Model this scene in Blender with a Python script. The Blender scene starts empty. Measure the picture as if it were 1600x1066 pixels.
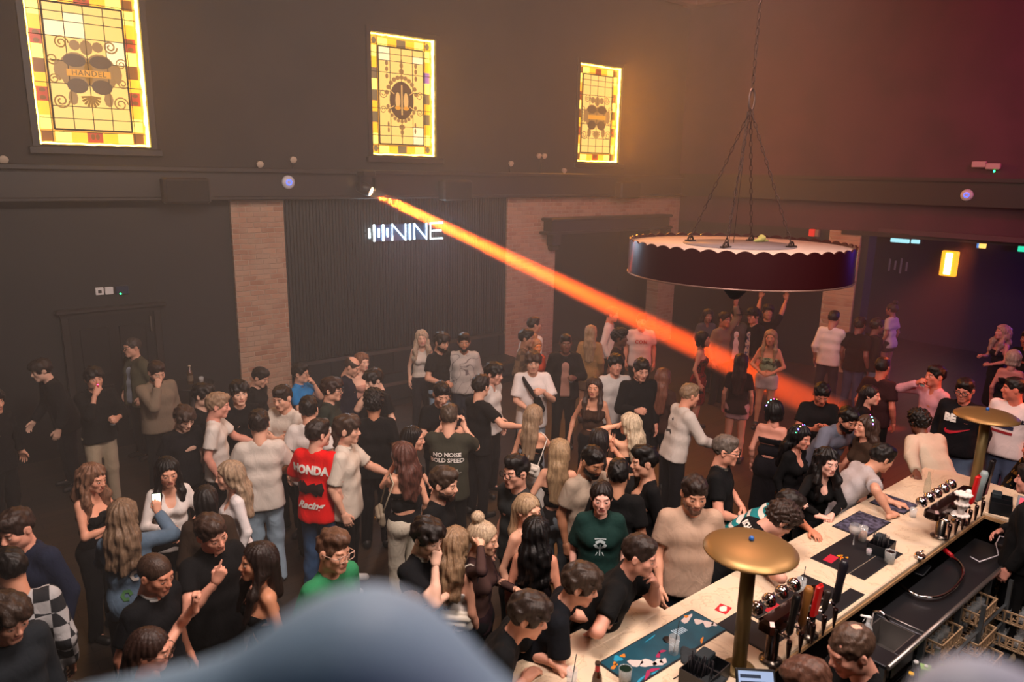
import bpy, bmesh, math, random
import numpy as np
from mathutils import Vector, Matrix
from mathutils.bvhtree import BVHTree

SC = bpy.context.scene
COL = SC.collection
random.seed(7)
PI = math.pi

# ------------------------------------------------------------------ camera
CAM_H = 4.2
FPX = 1148.57
_p, _r, _y = .225533, .0184553, .883123
CF = np.array([math.cos(_y) * math.cos(_p), math.sin(_y) * math.cos(_p), -math.sin(_p)])
_rt = np.array([math.sin(_y), -math.cos(_y), 0.0])
_up = np.cross(_rt, CF)
CR = _rt * math.cos(_r) + _up * math.sin(_r)
CU = -_rt * math.sin(_r) + _up * math.cos(_r)
CPOS = np.array([0, 0, CAM_H])


def ray(px, py):
    return CF + CR * (px - 800) / FPX - CU * (py - 533) / FPX


def atz(px, py, z):
    d = ray(px, py)
    return CPOS + d * ((z - CAM_H) / d[2])


def aty(px, py, Y):
    d = ray(px, py)
    return CPOS + d * (Y / d[1])


cam = bpy.data.cameras.new('camera')
cam.sensor_width = 36
cam.lens = FPX / 1600 * 36
cam.clip_end = 100
cam.clip_start = 0.02
cam.dof.use_dof = True
cam.dof.focus_distance = 7.5
cam.dof.aperture_fstop = 2.0
camo = bpy.data.objects.new('camera', cam)
COL.objects.link(camo)
camo.matrix_world = Matrix(((CR[0], CU[0], -CF[0], 0), (CR[1], CU[1], -CF[1], 0), (CR[2], CU[2], -CF[2], CAM_H), (0, 0, 0, 1)))
SC.camera = camo
SC.view_settings.view_transform = 'Standard'
SC.view_settings.look = 'None'
SC.view_settings.exposure = 0.1
SC.view_settings.gamma = 1.0
SC.view_settings.use_curve_mapping = False
SC.cycles.use_denoising = True
SC.cycles.max_bounces = 5
SC.cycles.diffuse_bounces = 2
SC.cycles.glossy_bounces = 2
SC.cycles.transmission_bounces = 3
SC.cycles.transparent_max_bounces = 6
SC.cycles.volume_bounces = 0
SC.cycles.sample_clamp_indirect = 3.0
SC.cycles.caustics_reflective = False
SC.cycles.caustics_refractive = False
SC.cycles.use_adaptive_sampling = True
SC.cycles.adaptive_threshold = 0.02
world = bpy.data.worlds.new('world')
SC.world = world
world.use_nodes = True
world.node_tree.nodes['Background'].inputs[0].default_value = (0.5, 0.42, 0.4, 1)
world.node_tree.nodes['Background'].inputs[1].default_value = 0.0


# ------------------------------------------------------------------ helpers
def lin(c):
    if isinstance(c, str):
        c = c.lstrip('#')
        c = [int(c[i:i + 2], 16) / 255 for i in (0, 2, 4)]
    return tuple((v / 12.92 if v <= .04045 else ((v + .055) / 1.055) ** 2.4) for v in c)


def area_light(name, loc, target, size, power, col, sy=None, spread=None, shape='RECTANGLE'):
    l = bpy.data.lights.new(name, 'AREA')
    l.shape = shape
    l.size = size
    if sy:
        l.size_y = sy
    elif shape == 'RECTANGLE':
        l.size_y = size
    l.energy = power
    l.color = lin(col)
    if spread:
        l.spread = math.radians(spread)
    o = bpy.data.objects.new(name, l)
    COL.objects.link(o)
    o.location = loc
    o.rotation_euler = (Vector(target) - Vector(loc)).to_track_quat('-Z', 'Y').to_euler()
    return o


def spot(name, loc, target, power, col, angle, blend=.3, radius=.05):
    l = bpy.data.lights.new(name, 'SPOT')
    l.energy = power
    l.color = lin(col) if isinstance(col, str) else col
    l.spot_size = math.radians(angle)
    l.spot_blend = blend
    l.shadow_soft_size = radius
    o = bpy.data.objects.new(name, l)
    COL.objects.link(o)
    o.location = loc
    o.rotation_euler = (Vector(target) - Vector(loc)).to_track_quat('-Z', 'Y').to_euler()
    return o


# ------------------------------------------------------------------ lights
# bar downlights on the mezzanine edge, over the counter
area_light('bar_light', (3.6, .2, 5.4), (4.6, 2.8, 1.0), .8, 150, '#ffeadc', sy=2.0)
area_light('bar_light', (7.0, .6, 5.4), (7.2, 2.9, 1.0), .8, 115, '#ffe0d4', sy=2.0)
# general wash over the floor
area_light('floor_wash', (2.2, 2.5, 7.6), (3.0, 6.0, .5), 1.5, 470, '#ffe6da')
area_light('floor_wash', (7.5, 5.0, 7.8), (7.5, 7.5, .5), 1.6, 200, '#ffc4ac')
area_light('floor_wash', (-.5, 5.5, 7.6), (0, 6.5, 0), 1.5, 26, '#ffe0d0')
# red and orange washes near the far end of the counter
spot('red_wash', (11.2, 1.0, 3.4), (9.3, 3.8, .6), 380, (1, .16, .05), 50, .8, .12)
spot('red_wash', (12.6, 4.3, 3.3), (10.4, 4.8, .4), 420, (1, .14, .05), 60, .8, .12)
# purple wash on the side wall and in the annex
area_light('purple_wash', (12.6, 1.5, 7.4), (16.2, 4.5, 5.0), 1.0, 270, '#c8206c')
area_light('purple_wash', (18.0, 2.5, 2.95), (17.6, 4.5, 0), 1.2, 150, '#7a50ff')
area_light('annex_wash', (18.0, 8.0, 2.95), (17.0, 7.5, 0), 1.2, 22, '#ff6a8c')
# amber light spilling off the stained glass
area_light('window_spill', (12.3, 11.6, 5.5), (11.6, 8.0, 5.5), 1.2, 280, '#ff9a30', sy=1.9)
area_light('window_spill', (7.3, 11.6, 5.5), (7.5, 8.0, 5.5), 1.2, 70, '#ffa440', sy=1.9)
area_light('window_spill', (2.3, 11.6, 5.5), (2.5, 8.0, 5.5), 1.2, 50, '#ffa440', sy=1.9)
# lamp added before the neon sign for its glow in the haze
area_light('neon_glow', (7.24, 11.8, 3.09), (7.1, 8.0, 3.0), 1.6, 34, '#c4e4ff', sy=.3)
# unseen spots added behind the viewer to brighten the rail padding
spot('rail_fill_spot', (-1.6, -.8, 5.2), (.25, .35, 3.9), 13, '#a8c8f0', 40, .8, .2)
spot('rail_fill_spot', (2.2, -1.0, 4.9), (.35, .25, 3.9), 34, '#d8a0e0', 30, .8, .2)
BEAM_A = Vector((6.22, 11.55, 3.86))
BEAM_B = Vector((12.2, 5.75, .15))
spot('beam_light', BEAM_A + (BEAM_B - BEAM_A).normalized() * .12, BEAM_B, 600000, (1, .075, .003), 3.2, .2, .075)


_M = {}


def mat(name, col, rough=.6, metal=0.0, emit=None, es=0.0, bump=None, alpha=1.0, trans=0.0, ior=1.45, coat=0.0, var=None, spec=.5, sheen=0.0):
    """bump = (scale, strength, distance); var = (scale, second colour)"""
    key = (name, str(col))
    if key in _M:
        return _M[key]
    m = bpy.data.materials.new(name)
    m.use_nodes = True
    nt = m.node_tree
    b = nt.nodes['Principled BSDF']
    c = lin(col) if isinstance(col, str) else col
    b.inputs['Base Color'].default_value = (*c, 1)
    b.inputs['Roughness'].default_value = rough
    b.inputs['Metallic'].default_value = metal
    b.inputs['Alpha'].default_value = alpha
    b.inputs['Transmission Weight'].default_value = trans
    b.inputs['IOR'].default_value = ior
    b.inputs['Coat Weight'].default_value = coat
    b.inputs['Specular IOR Level'].default_value = spec
    b.inputs['Sheen Weight'].default_value = sheen
    if emit is not None:
        b.inputs['Emission Color'].default_value = (*(lin(emit) if isinstance(emit, str) else emit), 1)
        b.inputs['Emission Strength'].default_value = es
    if bump or var:
        tc = nt.nodes.new('ShaderNodeTexCoord')
    if bump:
        n = nt.nodes.new('ShaderNodeTexNoise')
        n.inputs['Scale'].default_value = bump[0]
        n.inputs['Detail'].default_value = 3
        bp = nt.nodes.new('ShaderNodeBump')
        bp.inputs['Strength'].default_value = bump[1]
        bp.inputs['Distance'].default_value = bump[2]
        nt.links.new(tc.outputs['Object'], n.inputs['Vector'])
        nt.links.new(n.outputs['Fac'], bp.inputs['Height'])
        nt.links.new(bp.outputs['Normal'], b.inputs['Normal'])
    if var:
        n = nt.nodes.new('ShaderNodeTexNoise')
        n.inputs['Scale'].default_value = var[0]
        n.inputs['Detail'].default_value = 5
        mx = nt.nodes.new('ShaderNodeMix')
        mx.data_type = 'RGBA'
        mx.inputs[6].default_value = (*c, 1)
        mx.inputs[7].default_value = (*lin(var[1]), 1)
        nt.links.new(tc.outputs['Object'], n.inputs['Vector'])
        cr = nt.nodes.new('ShaderNodeMapRange')
        cr.inputs[1].default_value = .4
        cr.inputs[2].default_value = .65
        nt.links.new(n.outputs['Fac'], cr.inputs[0])
        nt.links.new(cr.outputs[0], mx.inputs[0])
        nt.links.new(mx.outputs[2], b.inputs['Base Color'])
    _M[key] = m
    return m


def hair_mat(col):
    key = ('hair', col)
    if key in _M:
        return _M[key]
    m = bpy.data.materials.new('hair')
    m.use_nodes = True
    nt = m.node_tree
    b = nt.nodes['Principled BSDF']
    c = lin(col)
    g = .3 * c[0] + .5 * c[1] + .2 * c[2]
    c = tuple(.66 * v + .34 * g for v in c)
    c = tuple(v * (.8 if c[0] > .15 else .75) for v in c)
    tc = nt.nodes.new('ShaderNodeTexCoord')
    mp = nt.nodes.new('ShaderNodeMapping')
    mp.inputs['Scale'].default_value = (55, 55, 7)
    n = nt.nodes.new('ShaderNodeTexNoise')
    n.inputs['Scale'].default_value = 1.6
    n.inputs['Detail'].default_value = 3
    n.inputs['Distortion'].default_value = .6
    nt.links.new(tc.outputs['Object'], mp.inputs[0])
    nt.links.new(mp.outputs[0], n.inputs['Vector'])
    mx = nt.nodes.new('ShaderNodeMix')
    mx.data_type = 'RGBA'
    mx.inputs[6].default_value = (c[0] * .7, c[1] * .66, c[2] * .64, 1)
    mx.inputs[7].default_value = (min(1, c[0] * 1.3), min(1, c[1] * 1.28), min(1, c[2] * 1.25), 1)
    cr = nt.nodes.new('ShaderNodeMapRange')
    cr.inputs[1].default_value = .35
    cr.inputs[2].default_value = .65
    nt.links.new(n.outputs['Fac'], cr.inputs[0])
    nt.links.new(cr.outputs[0], mx.inputs[0])
    nt.links.new(mx.outputs[2], b.inputs['Base Color'])
    bp = nt.nodes.new('ShaderNodeBump')
    bp.inputs['Strength'].default_value = .7
    bp.inputs['Distance'].default_value = .006
    nt.links.new(n.outputs['Fac'], bp.inputs['Height'])
    nt.links.new(bp.outputs['Normal'], b.inputs['Normal'])
    b.inputs['Roughness'].default_value = .48
    b.inputs['Specular IOR Level'].default_value = .35
    _M[key] = m
    return m


def cloth_mat(col, kind='cloth', rough=.9):
    """woven cloth with soft wrinkles; kind: cloth, denim, check, stripe, sheer, print"""
    key = (kind, str(col))
    if key in _M:
        return _M[key]
    m = bpy.data.materials.new(kind)
    m.use_nodes = True
    nt = m.node_tree
    b = nt.nodes['Principled BSDF']
    cs = [lin(x) for x in (col if isinstance(col, (tuple, list)) else [col])]
    cs = [tuple(v * (.5 if max(c_) < .02 else 1) for v in c_) for c_ in cs]
    b.inputs['Base Color'].default_value = (*cs[0], 1)
    b.inputs['Roughness'].default_value = rough
    b.inputs['Specular IOR Level'].default_value = .25
    b.inputs['Sheen Weight'].default_value = 0.0
    tc = nt.nodes.new('ShaderNodeTexCoord')
    mp = nt.nodes.new('ShaderNodeMapping')
    mp.inputs['Scale'].default_value = (1, 1, .6)
    mp.inputs['Rotation'].default_value = (.5, .3, 0)
    nt.links.new(tc.outputs['Object'], mp.inputs[0])
    n = nt.nodes.new('ShaderNodeTexNoise')
    n.inputs['Scale'].default_value = 11
    n.inputs['Detail'].default_value = 3
    n.inputs['Distortion'].default_value = 1.4
    nt.links.new(mp.outputs[0], n.inputs['Vector'])
    bp = nt.nodes.new('ShaderNodeBump')
    bp.inputs['Strength'].default_value = .5
    bp.inputs['Distance'].default_value = .018
    nt.links.new(n.outputs['Fac'], bp.inputs['Height'])
    nt.links.new(bp.outputs['Normal'], b.inputs['Normal'])

    def mixin(fac, c2):
        mx = nt.nodes.new('ShaderNodeMix')
        mx.data_type = 'RGBA'
        mx.inputs[6].default_value = (*cs[0], 1)
        mx.inputs[7].default_value = (*c2, 1)
        nt.links.new(fac, mx.inputs[0])
        nt.links.new(mx.outputs[2], b.inputs['Base Color'])

    def ramp(src, lo, hi):
        r = nt.nodes.new('ShaderNodeMapRange')
        r.inputs[1].default_value = lo
        r.inputs[2].default_value = hi
        nt.links.new(src, r.inputs[0])
        return r.outputs[0]
    if kind == 'denim':
        n2 = nt.nodes.new('ShaderNodeTexNoise')
        n2.inputs['Scale'].default_value = 5
        n2.inputs['Detail'].default_value = 6
        nt.links.new(tc.outputs['Object'], n2.inputs['Vector'])
        mixin(ramp(n2.outputs['Fac'], .35, .7), tuple(min(1, x * 1.3 + .01) for x in cs[0]))
    elif kind == 'check':
        ck = nt.nodes.new('ShaderNodeTexChecker')
        ck.inputs['Scale'].default_value = 11
        nt.links.new(tc.outputs['Object'], ck.inputs['Vector'])
        mixin(ck.outputs['Fac'], cs[1])
    elif kind == 'stripe':
        w = nt.nodes.new('ShaderNodeTexWave')
        w.bands_direction = 'Z'
        w.inputs['Scale'].default_value = 6
        nt.links.new(tc.outputs['Object'], w.inputs['Vector'])
        mixin(ramp(w.outputs['Fac'], .45, .55), cs[1])
    elif kind in ('print', 'leopard'):
        v = nt.nodes.new('ShaderNodeTexNoise')
        v.inputs['Scale'].default_value = 9 if kind == 'print' else 30
        v.inputs['Detail'].default_value = 1.5
        v.inputs['Distortion'].default_value = 2.0
        nt.links.new(tc.outputs['Object'], v.inputs['Vector'])
        mixin(ramp(v.outputs['Fac'], .56, .6), cs[1])
    elif kind == 'scribble':
        v = nt.nodes.new('ShaderNodeTexNoise')
        v.inputs['Scale'].default_value = 5
        v.inputs['Detail'].default_value = 0
        v.inputs['Distortion'].default_value = 1.0
        nt.links.new(tc.outputs['Object'], v.inputs['Vector'])
        a = nt.nodes.new('ShaderNodeMath')
        a.operation = 'SUBTRACT'
        a.inputs[1].default_value = .5
        nt.links.new(v.outputs['Fac'], a.inputs[0])
        a2 = nt.nodes.new('ShaderNodeMath')
        a2.operation = 'ABSOLUTE'
        nt.links.new(a.outputs[0], a2.inputs[0])
        r = ramp(a2.outputs[0], .008, .016)
        mx = nt.nodes.new('ShaderNodeMix')
        mx.data_type = 'RGBA'
        mx.inputs[6].default_value = (*cs[1], 1)
        mx.inputs[7].default_value = (*cs[0], 1)
        nt.links.new(r, mx.inputs[0])
        nt.links.new(mx.outputs[2], b.inputs['Base Color'])
    elif kind == 'sheer':
        b.inputs['Alpha'].default_value = .78
    elif kind == 'fluffy':
        n.inputs['Scale'].default_value = 45
        n.inputs['Detail'].default_value = 6
        bp.inputs['Distance'].default_value = .02
        bp.inputs['Strength'].default_value = 1
    _M[key] = m
    return m


def link(name, me, m=None, parent=None, loc=None, rot=None):
    o = bpy.data.objects.new(name, me)
    COL.objects.link(o)
    if m is not None and me is not None:
        if me.materials:
            o.material_slots[0].link = 'OBJECT'
            o.material_slots[0].material = m
        else:
            me.materials.append(None)
            o.material_slots[0].link = 'OBJECT'
            o.material_slots[0].material = m
    if parent is not None:
        o.parent = parent
    if loc is not None:
        o.location = loc
    if rot is not None:
        o.rotation_euler = rot
    return o


def tag(o, label=None, cat=None, group=None, kind=None):
    if label:
        o['label'] = label
    if cat:
        o['category'] = cat
    if group:
        o['group'] = group
    if kind:
        o['kind'] = kind
    return o


def empty(name, loc=(0, 0, 0), rz=0.0, label=None, cat=None, group=None, kind=None):
    o = bpy.data.objects.new(name, None)
    o.empty_display_size = .05
    COL.objects.link(o)
    o.location = loc
    o.rotation_euler = (0, 0, rz)
    return tag(o, label, cat, group, kind)


def mesh_np(name, V, F, smooth=True):
    """V (n,3), F (m,4) or list of faces"""
    me = bpy.data.meshes.new(name)
    if isinstance(F, np.ndarray):
        m, k = F.shape
        me.vertices.add(len(V))
        me.vertices.foreach_set('co', np.asarray(V, dtype=np.float32).ravel())
        me.loops.add(m * k)
        me.loops.foreach_set('vertex_index', F.astype(np.int32).ravel())
        me.polygons.add(m)
        me.polygons.foreach_set('loop_start', np.arange(0, m * k, k, dtype=np.int32))
        me.update(calc_edges=True)
    else:
        me.from_pydata([tuple(map(float, v)) for v in V], [], F)
    me.polygons.foreach_set('use_smooth', [smooth] * len(me.polygons))
    me.update()
    return me


class MB:
    """collects simple shapes into one mesh"""

    def __init__(self):
        self.v, self.f, self.s = [], [], []

    def add(self, V, F, smooth=False):
        n = len(self.v)
        self.v += [tuple(p) for p in V]
        self.f += [tuple(i + n for i in q) for q in F]
        self.s += [smooth] * len(F)
        return self

    def box(self, x0, x1, y0, y1, z0, z1, bev=0.0, M=None):
        if bev <= 0:
            V = [(x, y, z) for z in (z0, z1) for y in (y0, y1) for x in (x0, x1)]
            F = [(0, 2, 3, 1), (4, 5, 7, 6), (0, 1, 5, 4), (2, 6, 7, 3), (0, 4, 6, 2), (1, 3, 7, 5)]
        else:
            b = min(bev, (x1 - x0) / 2.01, (y1 - y0) / 2.01, (z1 - z0) / 2.01)
            rings = []
            for z, i in ((z0, b), (z0 + b, 0), (z1 - b, 0), (z1, b)):
                c = b
                rings.append([(x0 + i + c, y0 + i, z), (x1 - i - c, y0 + i, z), (x1 - i, y0 + i + c, z), (x1 - i, y1 - i - c, z),
                              (x1 - i - c, y1 - i, z), (x0 + i + c, y1 - i, z), (x0 + i, y1 - i - c, z), (x0 + i, y0 + i + c, z)])
            V = [p for r in rings for p in r]
            F = [tuple(reversed(range(8))), tuple(range(24, 32))]
            for k in range(3):
                for i in range(8):
                    j = (i + 1) % 8
                    F.append((k * 8 + i, k * 8 + j, k * 8 + 8 + j, k * 8 + 8 + i))
        if M is not None:
            V = [tuple(M @ Vector(p)) for p in V]
        return self.add(V, F)

    def lathe(self, prof, n=24, M=None, cap=True, arc=1.0, smooth=True):
        V = []
        for r, z in prof:
            for i in range(n):
                a = 2 * PI * arc * i / n
                V.append((r * math.cos(a), r * math.sin(a), z))
        F = []
        for k in range(len(prof) - 1):
            for i in range(n):
                j = (i + 1) % n
                F.append((k * n + i, k * n + j, (k + 1) * n + j, (k + 1) * n + i))
        if M is not None:
            V = [tuple(M @ Vector(p)) for p in V]
        self.add(V, F, smooth)
        if cap:
            base = len(self.v) - len(V)
            if prof[0][0] > 1e-5:
                self.f.append(tuple(base + i for i in reversed(range(n))))
                self.s.append(False)
            if prof[-1][0] > 1e-5:
                self.f.append(tuple(base + (len(prof) - 1) * n + i for i in range(n)))
                self.s.append(False)
        return self

    def tube(self, pts, r, n=8, closed=False, smooth=True):
        pts = [Vector(p) for p in pts]
        rr = r if isinstance(r, (list, tuple)) else [r] * len(pts)
        V = []
        N = len(pts)
        up = None
        for i, p in enumerate(pts):
            if closed:
                t = pts[(i + 1) % N] - pts[i - 1]
            else:
                t = pts[min(i + 1, N - 1)] - pts[max(i - 1, 0)]
            t.normalize()
            if up is None:
                up = Vector((0, 0, 1)) if abs(t.z) < .9 else Vector((1, 0, 0))
            a = t.cross(up)
            if a.length < 1e-4:
                a = t.cross(Vector((1, .3, 0)))
            a.normalize()
            b = a.cross(t)
            up = b
            for k in range(n):
                w = 2 * PI * k / n
                V.append(tuple(p + (a * math.cos(w) + b * math.sin(w)) * rr[i]))
        F = []
        for i in range(N if closed else N - 1):
            i2 = (i + 1) % N
            for k in range(n):
                k2 = (k + 1) % n
                F.append((i * n + k2, i * n + k, i2 * n + k, i2 * n + k2))
        self.add(V, F, smooth)
        if not closed:
            base = len(self.v) - len(V)
            self.f.append(tuple(base + k for k in range(n)))
            self.f.append(tuple(base + (N - 1) * n + k for k in reversed(range(n))))
            self.s += [False, False]
        return self

    def prism(self, poly, z0, z1, M=None):
        n = len(poly)
        V = [(x, y, z0) for x, y in poly] + [(x, y, z1) for x, y in poly]
        F = [tuple(reversed(range(n))), tuple(range(n, 2 * n))] + [(i, (i + 1) % n, n + (i + 1) % n, n + i) for i in range(n)]
        if M is not None:
            V = [tuple(M @ Vector(p)) for p in V]
        return self.add(V, F)

    def mesh(self, name):
        me = bpy.data.meshes.new(name)
        me.from_pydata(self.v, [], self.f)
        me.polygons.foreach_set('use_smooth', self.s)
        me.update()
        return me

    def obj(self, name, m, parent=None, loc=None, rot=None):
        return link(name, self.mesh(name), m, parent, loc, rot)


def struct(name, mb, m, parent=None):
    o = mb.obj(name, m, parent)
    if parent is None:
        o['kind'] = 'structure'
    return o


def copy_tree(o, parent=None, label=None, group=None):
    c = o.copy()
    COL.objects.link(c)
    c.parent = parent
    if label:
        c['label'] = label
    if group:
        c['group'] = group
    for ch in list(o.children):
        copy_tree(ch, c)
    return c


def text_mesh(txt, size, ext=0.0, align='CENTER', shear=0.0, space=1.0, sub=0, off=0.0):
    cu = bpy.data.curves.new('lettering', 'FONT')
    cu.body = txt
    cu.size = size
    cu.extrude = ext
    cu.align_x = align
    cu.align_y = 'CENTER'
    cu.shear = shear
    cu.space_character = space
    cu.resolution_u = 2
    cu.offset = off
    o = bpy.data.objects.new('lettering', cu)
    COL.objects.link(o)
    dg = bpy.context.evaluated_depsgraph_get()
    me = bpy.data.meshes.new_from_object(o.evaluated_get(dg))
    bpy.data.objects.remove(o)
    me.name = 'lettering'
    me.materials.clear()
    return me

# ------------------------------------------------------------------ the room
paint = mat('dark_wall_paint', '#2d2824', .75, bump=(3, .2, .01), var=(1.2, '#25211e'))
paint_low = mat('black_wall_paint', '#1b1a19', .6, bump=(4, .2, .01))
trim_m = mat('black_trim_paint', '#26211e', .45)
slate = mat('fluted_panel_paint', '#1c2123', .55)
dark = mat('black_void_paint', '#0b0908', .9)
ceil_m = mat('ceiling_paint', '#8a6a58', .8)


def floor_material():
    m = bpy.data.materials.new('dark_floor_boards')
    m.use_nodes = True
    nt = m.node_tree
    b = nt.nodes['Principled BSDF']
    tc = nt.nodes.new('ShaderNodeTexCoord')
    br = nt.nodes.new('ShaderNodeTexBrick')
    br.inputs['Color1'].default_value = (*lin('#3a2f26'), 1)
    br.inputs['Color2'].default_value = (*lin('#2c2520'), 1)
    br.inputs['Mortar'].default_value = (*lin('#15110e'), 1)
    br.inputs['Scale'].default_value = 1
    br.inputs['Brick Width'].default_value = 1.6
    br.inputs['Row Height'].default_value = .16
    br.inputs['Mortar Size'].default_value = .004
    nt.links.new(tc.outputs['Object'], br.inputs['Vector'])
    nt.links.new(br.outputs['Color'], b.inputs['Base Color'])
    b.inputs['Roughness'].default_value = .5
    return m


def brick_material():
    m = bpy.data.materials.new('old_brickwork')
    m.use_nodes = True
    nt = m.node_tree
    b = nt.nodes['Principled BSDF']
    tc = nt.nodes.new('ShaderNodeTexCoord')
    mp = nt.nodes.new('ShaderNodeMapping')
    mp.inputs['Rotation'].default_value = (PI / 2, 0, 0)
    nt.links.new(tc.outputs['Object'], mp.inputs[0])
    nd = nt.nodes.new('ShaderNodeTexNoise')
    nd.inputs['Scale'].default_value = 6
    va = nt.nodes.new('ShaderNodeVectorMath')
    va.operation = 'MULTIPLY_ADD'
    va.inputs[1].default_value = (.035, .035, .035)
    nt.links.new(tc.outputs['Object'], nd.inputs['Vector'])
    nt.links.new(nd.outputs['Color'], va.inputs[0])
    nt.links.new(mp.outputs[0], va.inputs[2])
    br = nt.nodes.new('ShaderNodeTexBrick')
    br.inputs['Color1'].default_value = (*lin('#b8937a'), 1)
    br.inputs['Color2'].default_value = (*lin('#9e7862'), 1)
    br.inputs['Mortar'].default_value = (*lin('#b8a592'), 1)
    br.inputs['Scale'].default_value = 1
    br.inputs['Brick Width'].default_value = .23
    br.inputs['Row Height'].default_value = .085
    br.inputs['Mortar Size'].default_value = .009
    br.inputs['Mortar Smooth'].default_value = .5
    nt.links.new(va.outputs[0], br.inputs['Vector'])
    n = nt.nodes.new('ShaderNodeTexNoise')
    n.inputs['Scale'].default_value = 3.2
    n.inputs['Detail'].default_value = 6
    nt.links.new(tc.outputs['Object'], n.inputs['Vector'])
    r = nt.nodes.new('ShaderNodeMapRange')
    r.inputs[1].default_value = .42
    r.inputs[2].default_value = .62
    nt.links.new(n.outputs['Fac'], r.inputs[0])
    mx = nt.nodes.new('ShaderNodeMix')
    mx.data_type = 'RGBA'
    mx.inputs[7].default_value = (*lin('#b29a86'), 1)
    mm = nt.nodes.new('ShaderNodeMath')
    mm.operation = 'MULTIPLY'
    mm.inputs[1].default_value = .75
    nt.links.new(r.outputs[0], mm.inputs[0])
    nt.links.new(mm.outputs[0], mx.inputs[0])
    nt.links.new(br.outputs['Color'], mx.inputs[6])
    nt.links.new(mx.outputs[2], b.inputs['Base Color'])
    bp = nt.nodes.new('ShaderNodeBump')
    bp.inputs['Distance'].default_value = .02
    bp.inputs['Strength'].default_value = .8
    nt.links.new(br.outputs['Fac'], bp.inputs['Height'])
    bp.invert = True
    nt.links.new(bp.outputs['Normal'], b.inputs['Normal'])
    b.inputs['Roughness'].default_value = .9
    return m


brick = brick_material()
WY = 12.0
RA, RB = (15.2, 12.0), (16.2, 4.0)


def rwx(Y):
    return RA[0] + (RB[0] - RA[0]) * (Y - RA[1]) / (RB[1] - RA[1])


struct('floor', MB().box(-8, 21, -3, 14, -.1, 0), floor_material())
mb = MB().box(-8, 17.4, -3, 12.4, 8.24, 8.4)
struct('ceiling', mb, ceil_m)
mb = MB().box(-8, 15.6, 11.62, 11.9, 8.08, 8.24, .03)
struct('trim_1', mb, ceil_m)
mb = MB()
P = [(rwx(12), 12), (rwx(12) - .3, 12), (rwx(-3) - .3, -3), (rwx(-3), -3)]
mb.prism(P, 8.08, 8.24)
struct('trim_2', mb, ceil_m)

# back wall with three real window openings
WIN = [(1.54, 2.93), (6.58, 7.91), (11.6, 12.92)]
WZ0, WZ1 = 4.46, 6.52
mb = MB()
xs = [-8] + [x for w in WIN for x in w] + [15.6]
for i in range(len(xs) - 1):
    if i % 2 == 0:
        mb.box(xs[i], xs[i + 1], 12.0, 12.3, 3.6, 8.3)
    else:
        mb.box(xs[i], xs[i + 1], 12.0, 12.3, 3.6, WZ0)
        mb.box(xs[i], xs[i + 1], 12.0, 12.3, WZ1, 8.3)
struct('wall_back', mb, paint)
mb = MB()
for x0, x1, z0, z1 in ((-8, 1.62, 0, 3.75), (1.62, 2.74, 2.06, 3.75), (2.74, 4.02, 0, 3.75), (4.84, 9.63, 0, 3.75), (15.2, 15.6, 0, 3.75)):
    mb.box(x0, x1, 12.0, 12.3, z0, z1)
struct('wall_back_lower', mb, paint_low)
mb = MB()
mb.box(-8, 15.3, 11.78, 12.0, 3.75, 4.12)
mb.box(-8, 15.3, 11.70, 12.0, 4.12, 4.2, .015)
mb.box(-8, 15.3, 11.74, 12.0, 3.70, 3.76, .015)
struct('trim_3', mb, trim_m)
# brick areas
struct('wall_back_brick_pier', MB().box(4.0, 4.86, 11.93, 12.3, 0, 3.72), brick)
mb = MB()
mb.box(9.62, 10.98, 11.93, 12.3, 0, 3.72)
mb.box(10.98, 14.55, 11.93, 12.3, 3.05, 3.72)
mb.box(14.55, 15.2, 11.93, 12.3, 0, 3.72)
struct('wall_back_brick_arch', mb, brick)
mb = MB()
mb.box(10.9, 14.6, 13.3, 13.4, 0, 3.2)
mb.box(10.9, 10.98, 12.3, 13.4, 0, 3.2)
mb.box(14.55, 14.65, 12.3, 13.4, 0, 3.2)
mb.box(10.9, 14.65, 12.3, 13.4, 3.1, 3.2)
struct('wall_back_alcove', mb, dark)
mb = MB()
mb.box(10.62, 14.5, 11.66, 11.95, 2.98, 3.2)
mb.box(10.55, 14.56, 11.6, 11.95, 3.2, 3.27, .02)
mb.box(10.5, 14.6, 11.62, 11.95, 2.92, 2.98, .015)
mb.box(10.72, 10.98, 11.74, 11.95, 2.66, 2.92, .02)
mb.box(10.76, 10.95, 11.78, 11.95, 2.56, 2.66, .02)
mb.box(14.5, 14.7, 11.74, 11.95, 2.66, 2.92, .02)
struct('trim_4', mb, mat('black_cornice', '#1f1a16', .5))
# fluted panelling between the brick piers
mb = MB()
x = 4.86
prof = []
while x < 9.6:
    prof += [(x, 12.0), (x, 11.975), (x + .035, 11.968), (x + .04, 11.975), (x + .055, 11.99)]
    x += .06
prof.append((9.62, 12.0))
V = [(a, b, .9) for a, b in prof] + [(a, b, 3.7) for a, b in prof]
n = len(prof)
mb.add(V, [(i, i + 1, n + i + 1, n + i) for i in range(n - 1)])
struct('wall_back_panelling', mb, slate)

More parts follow.
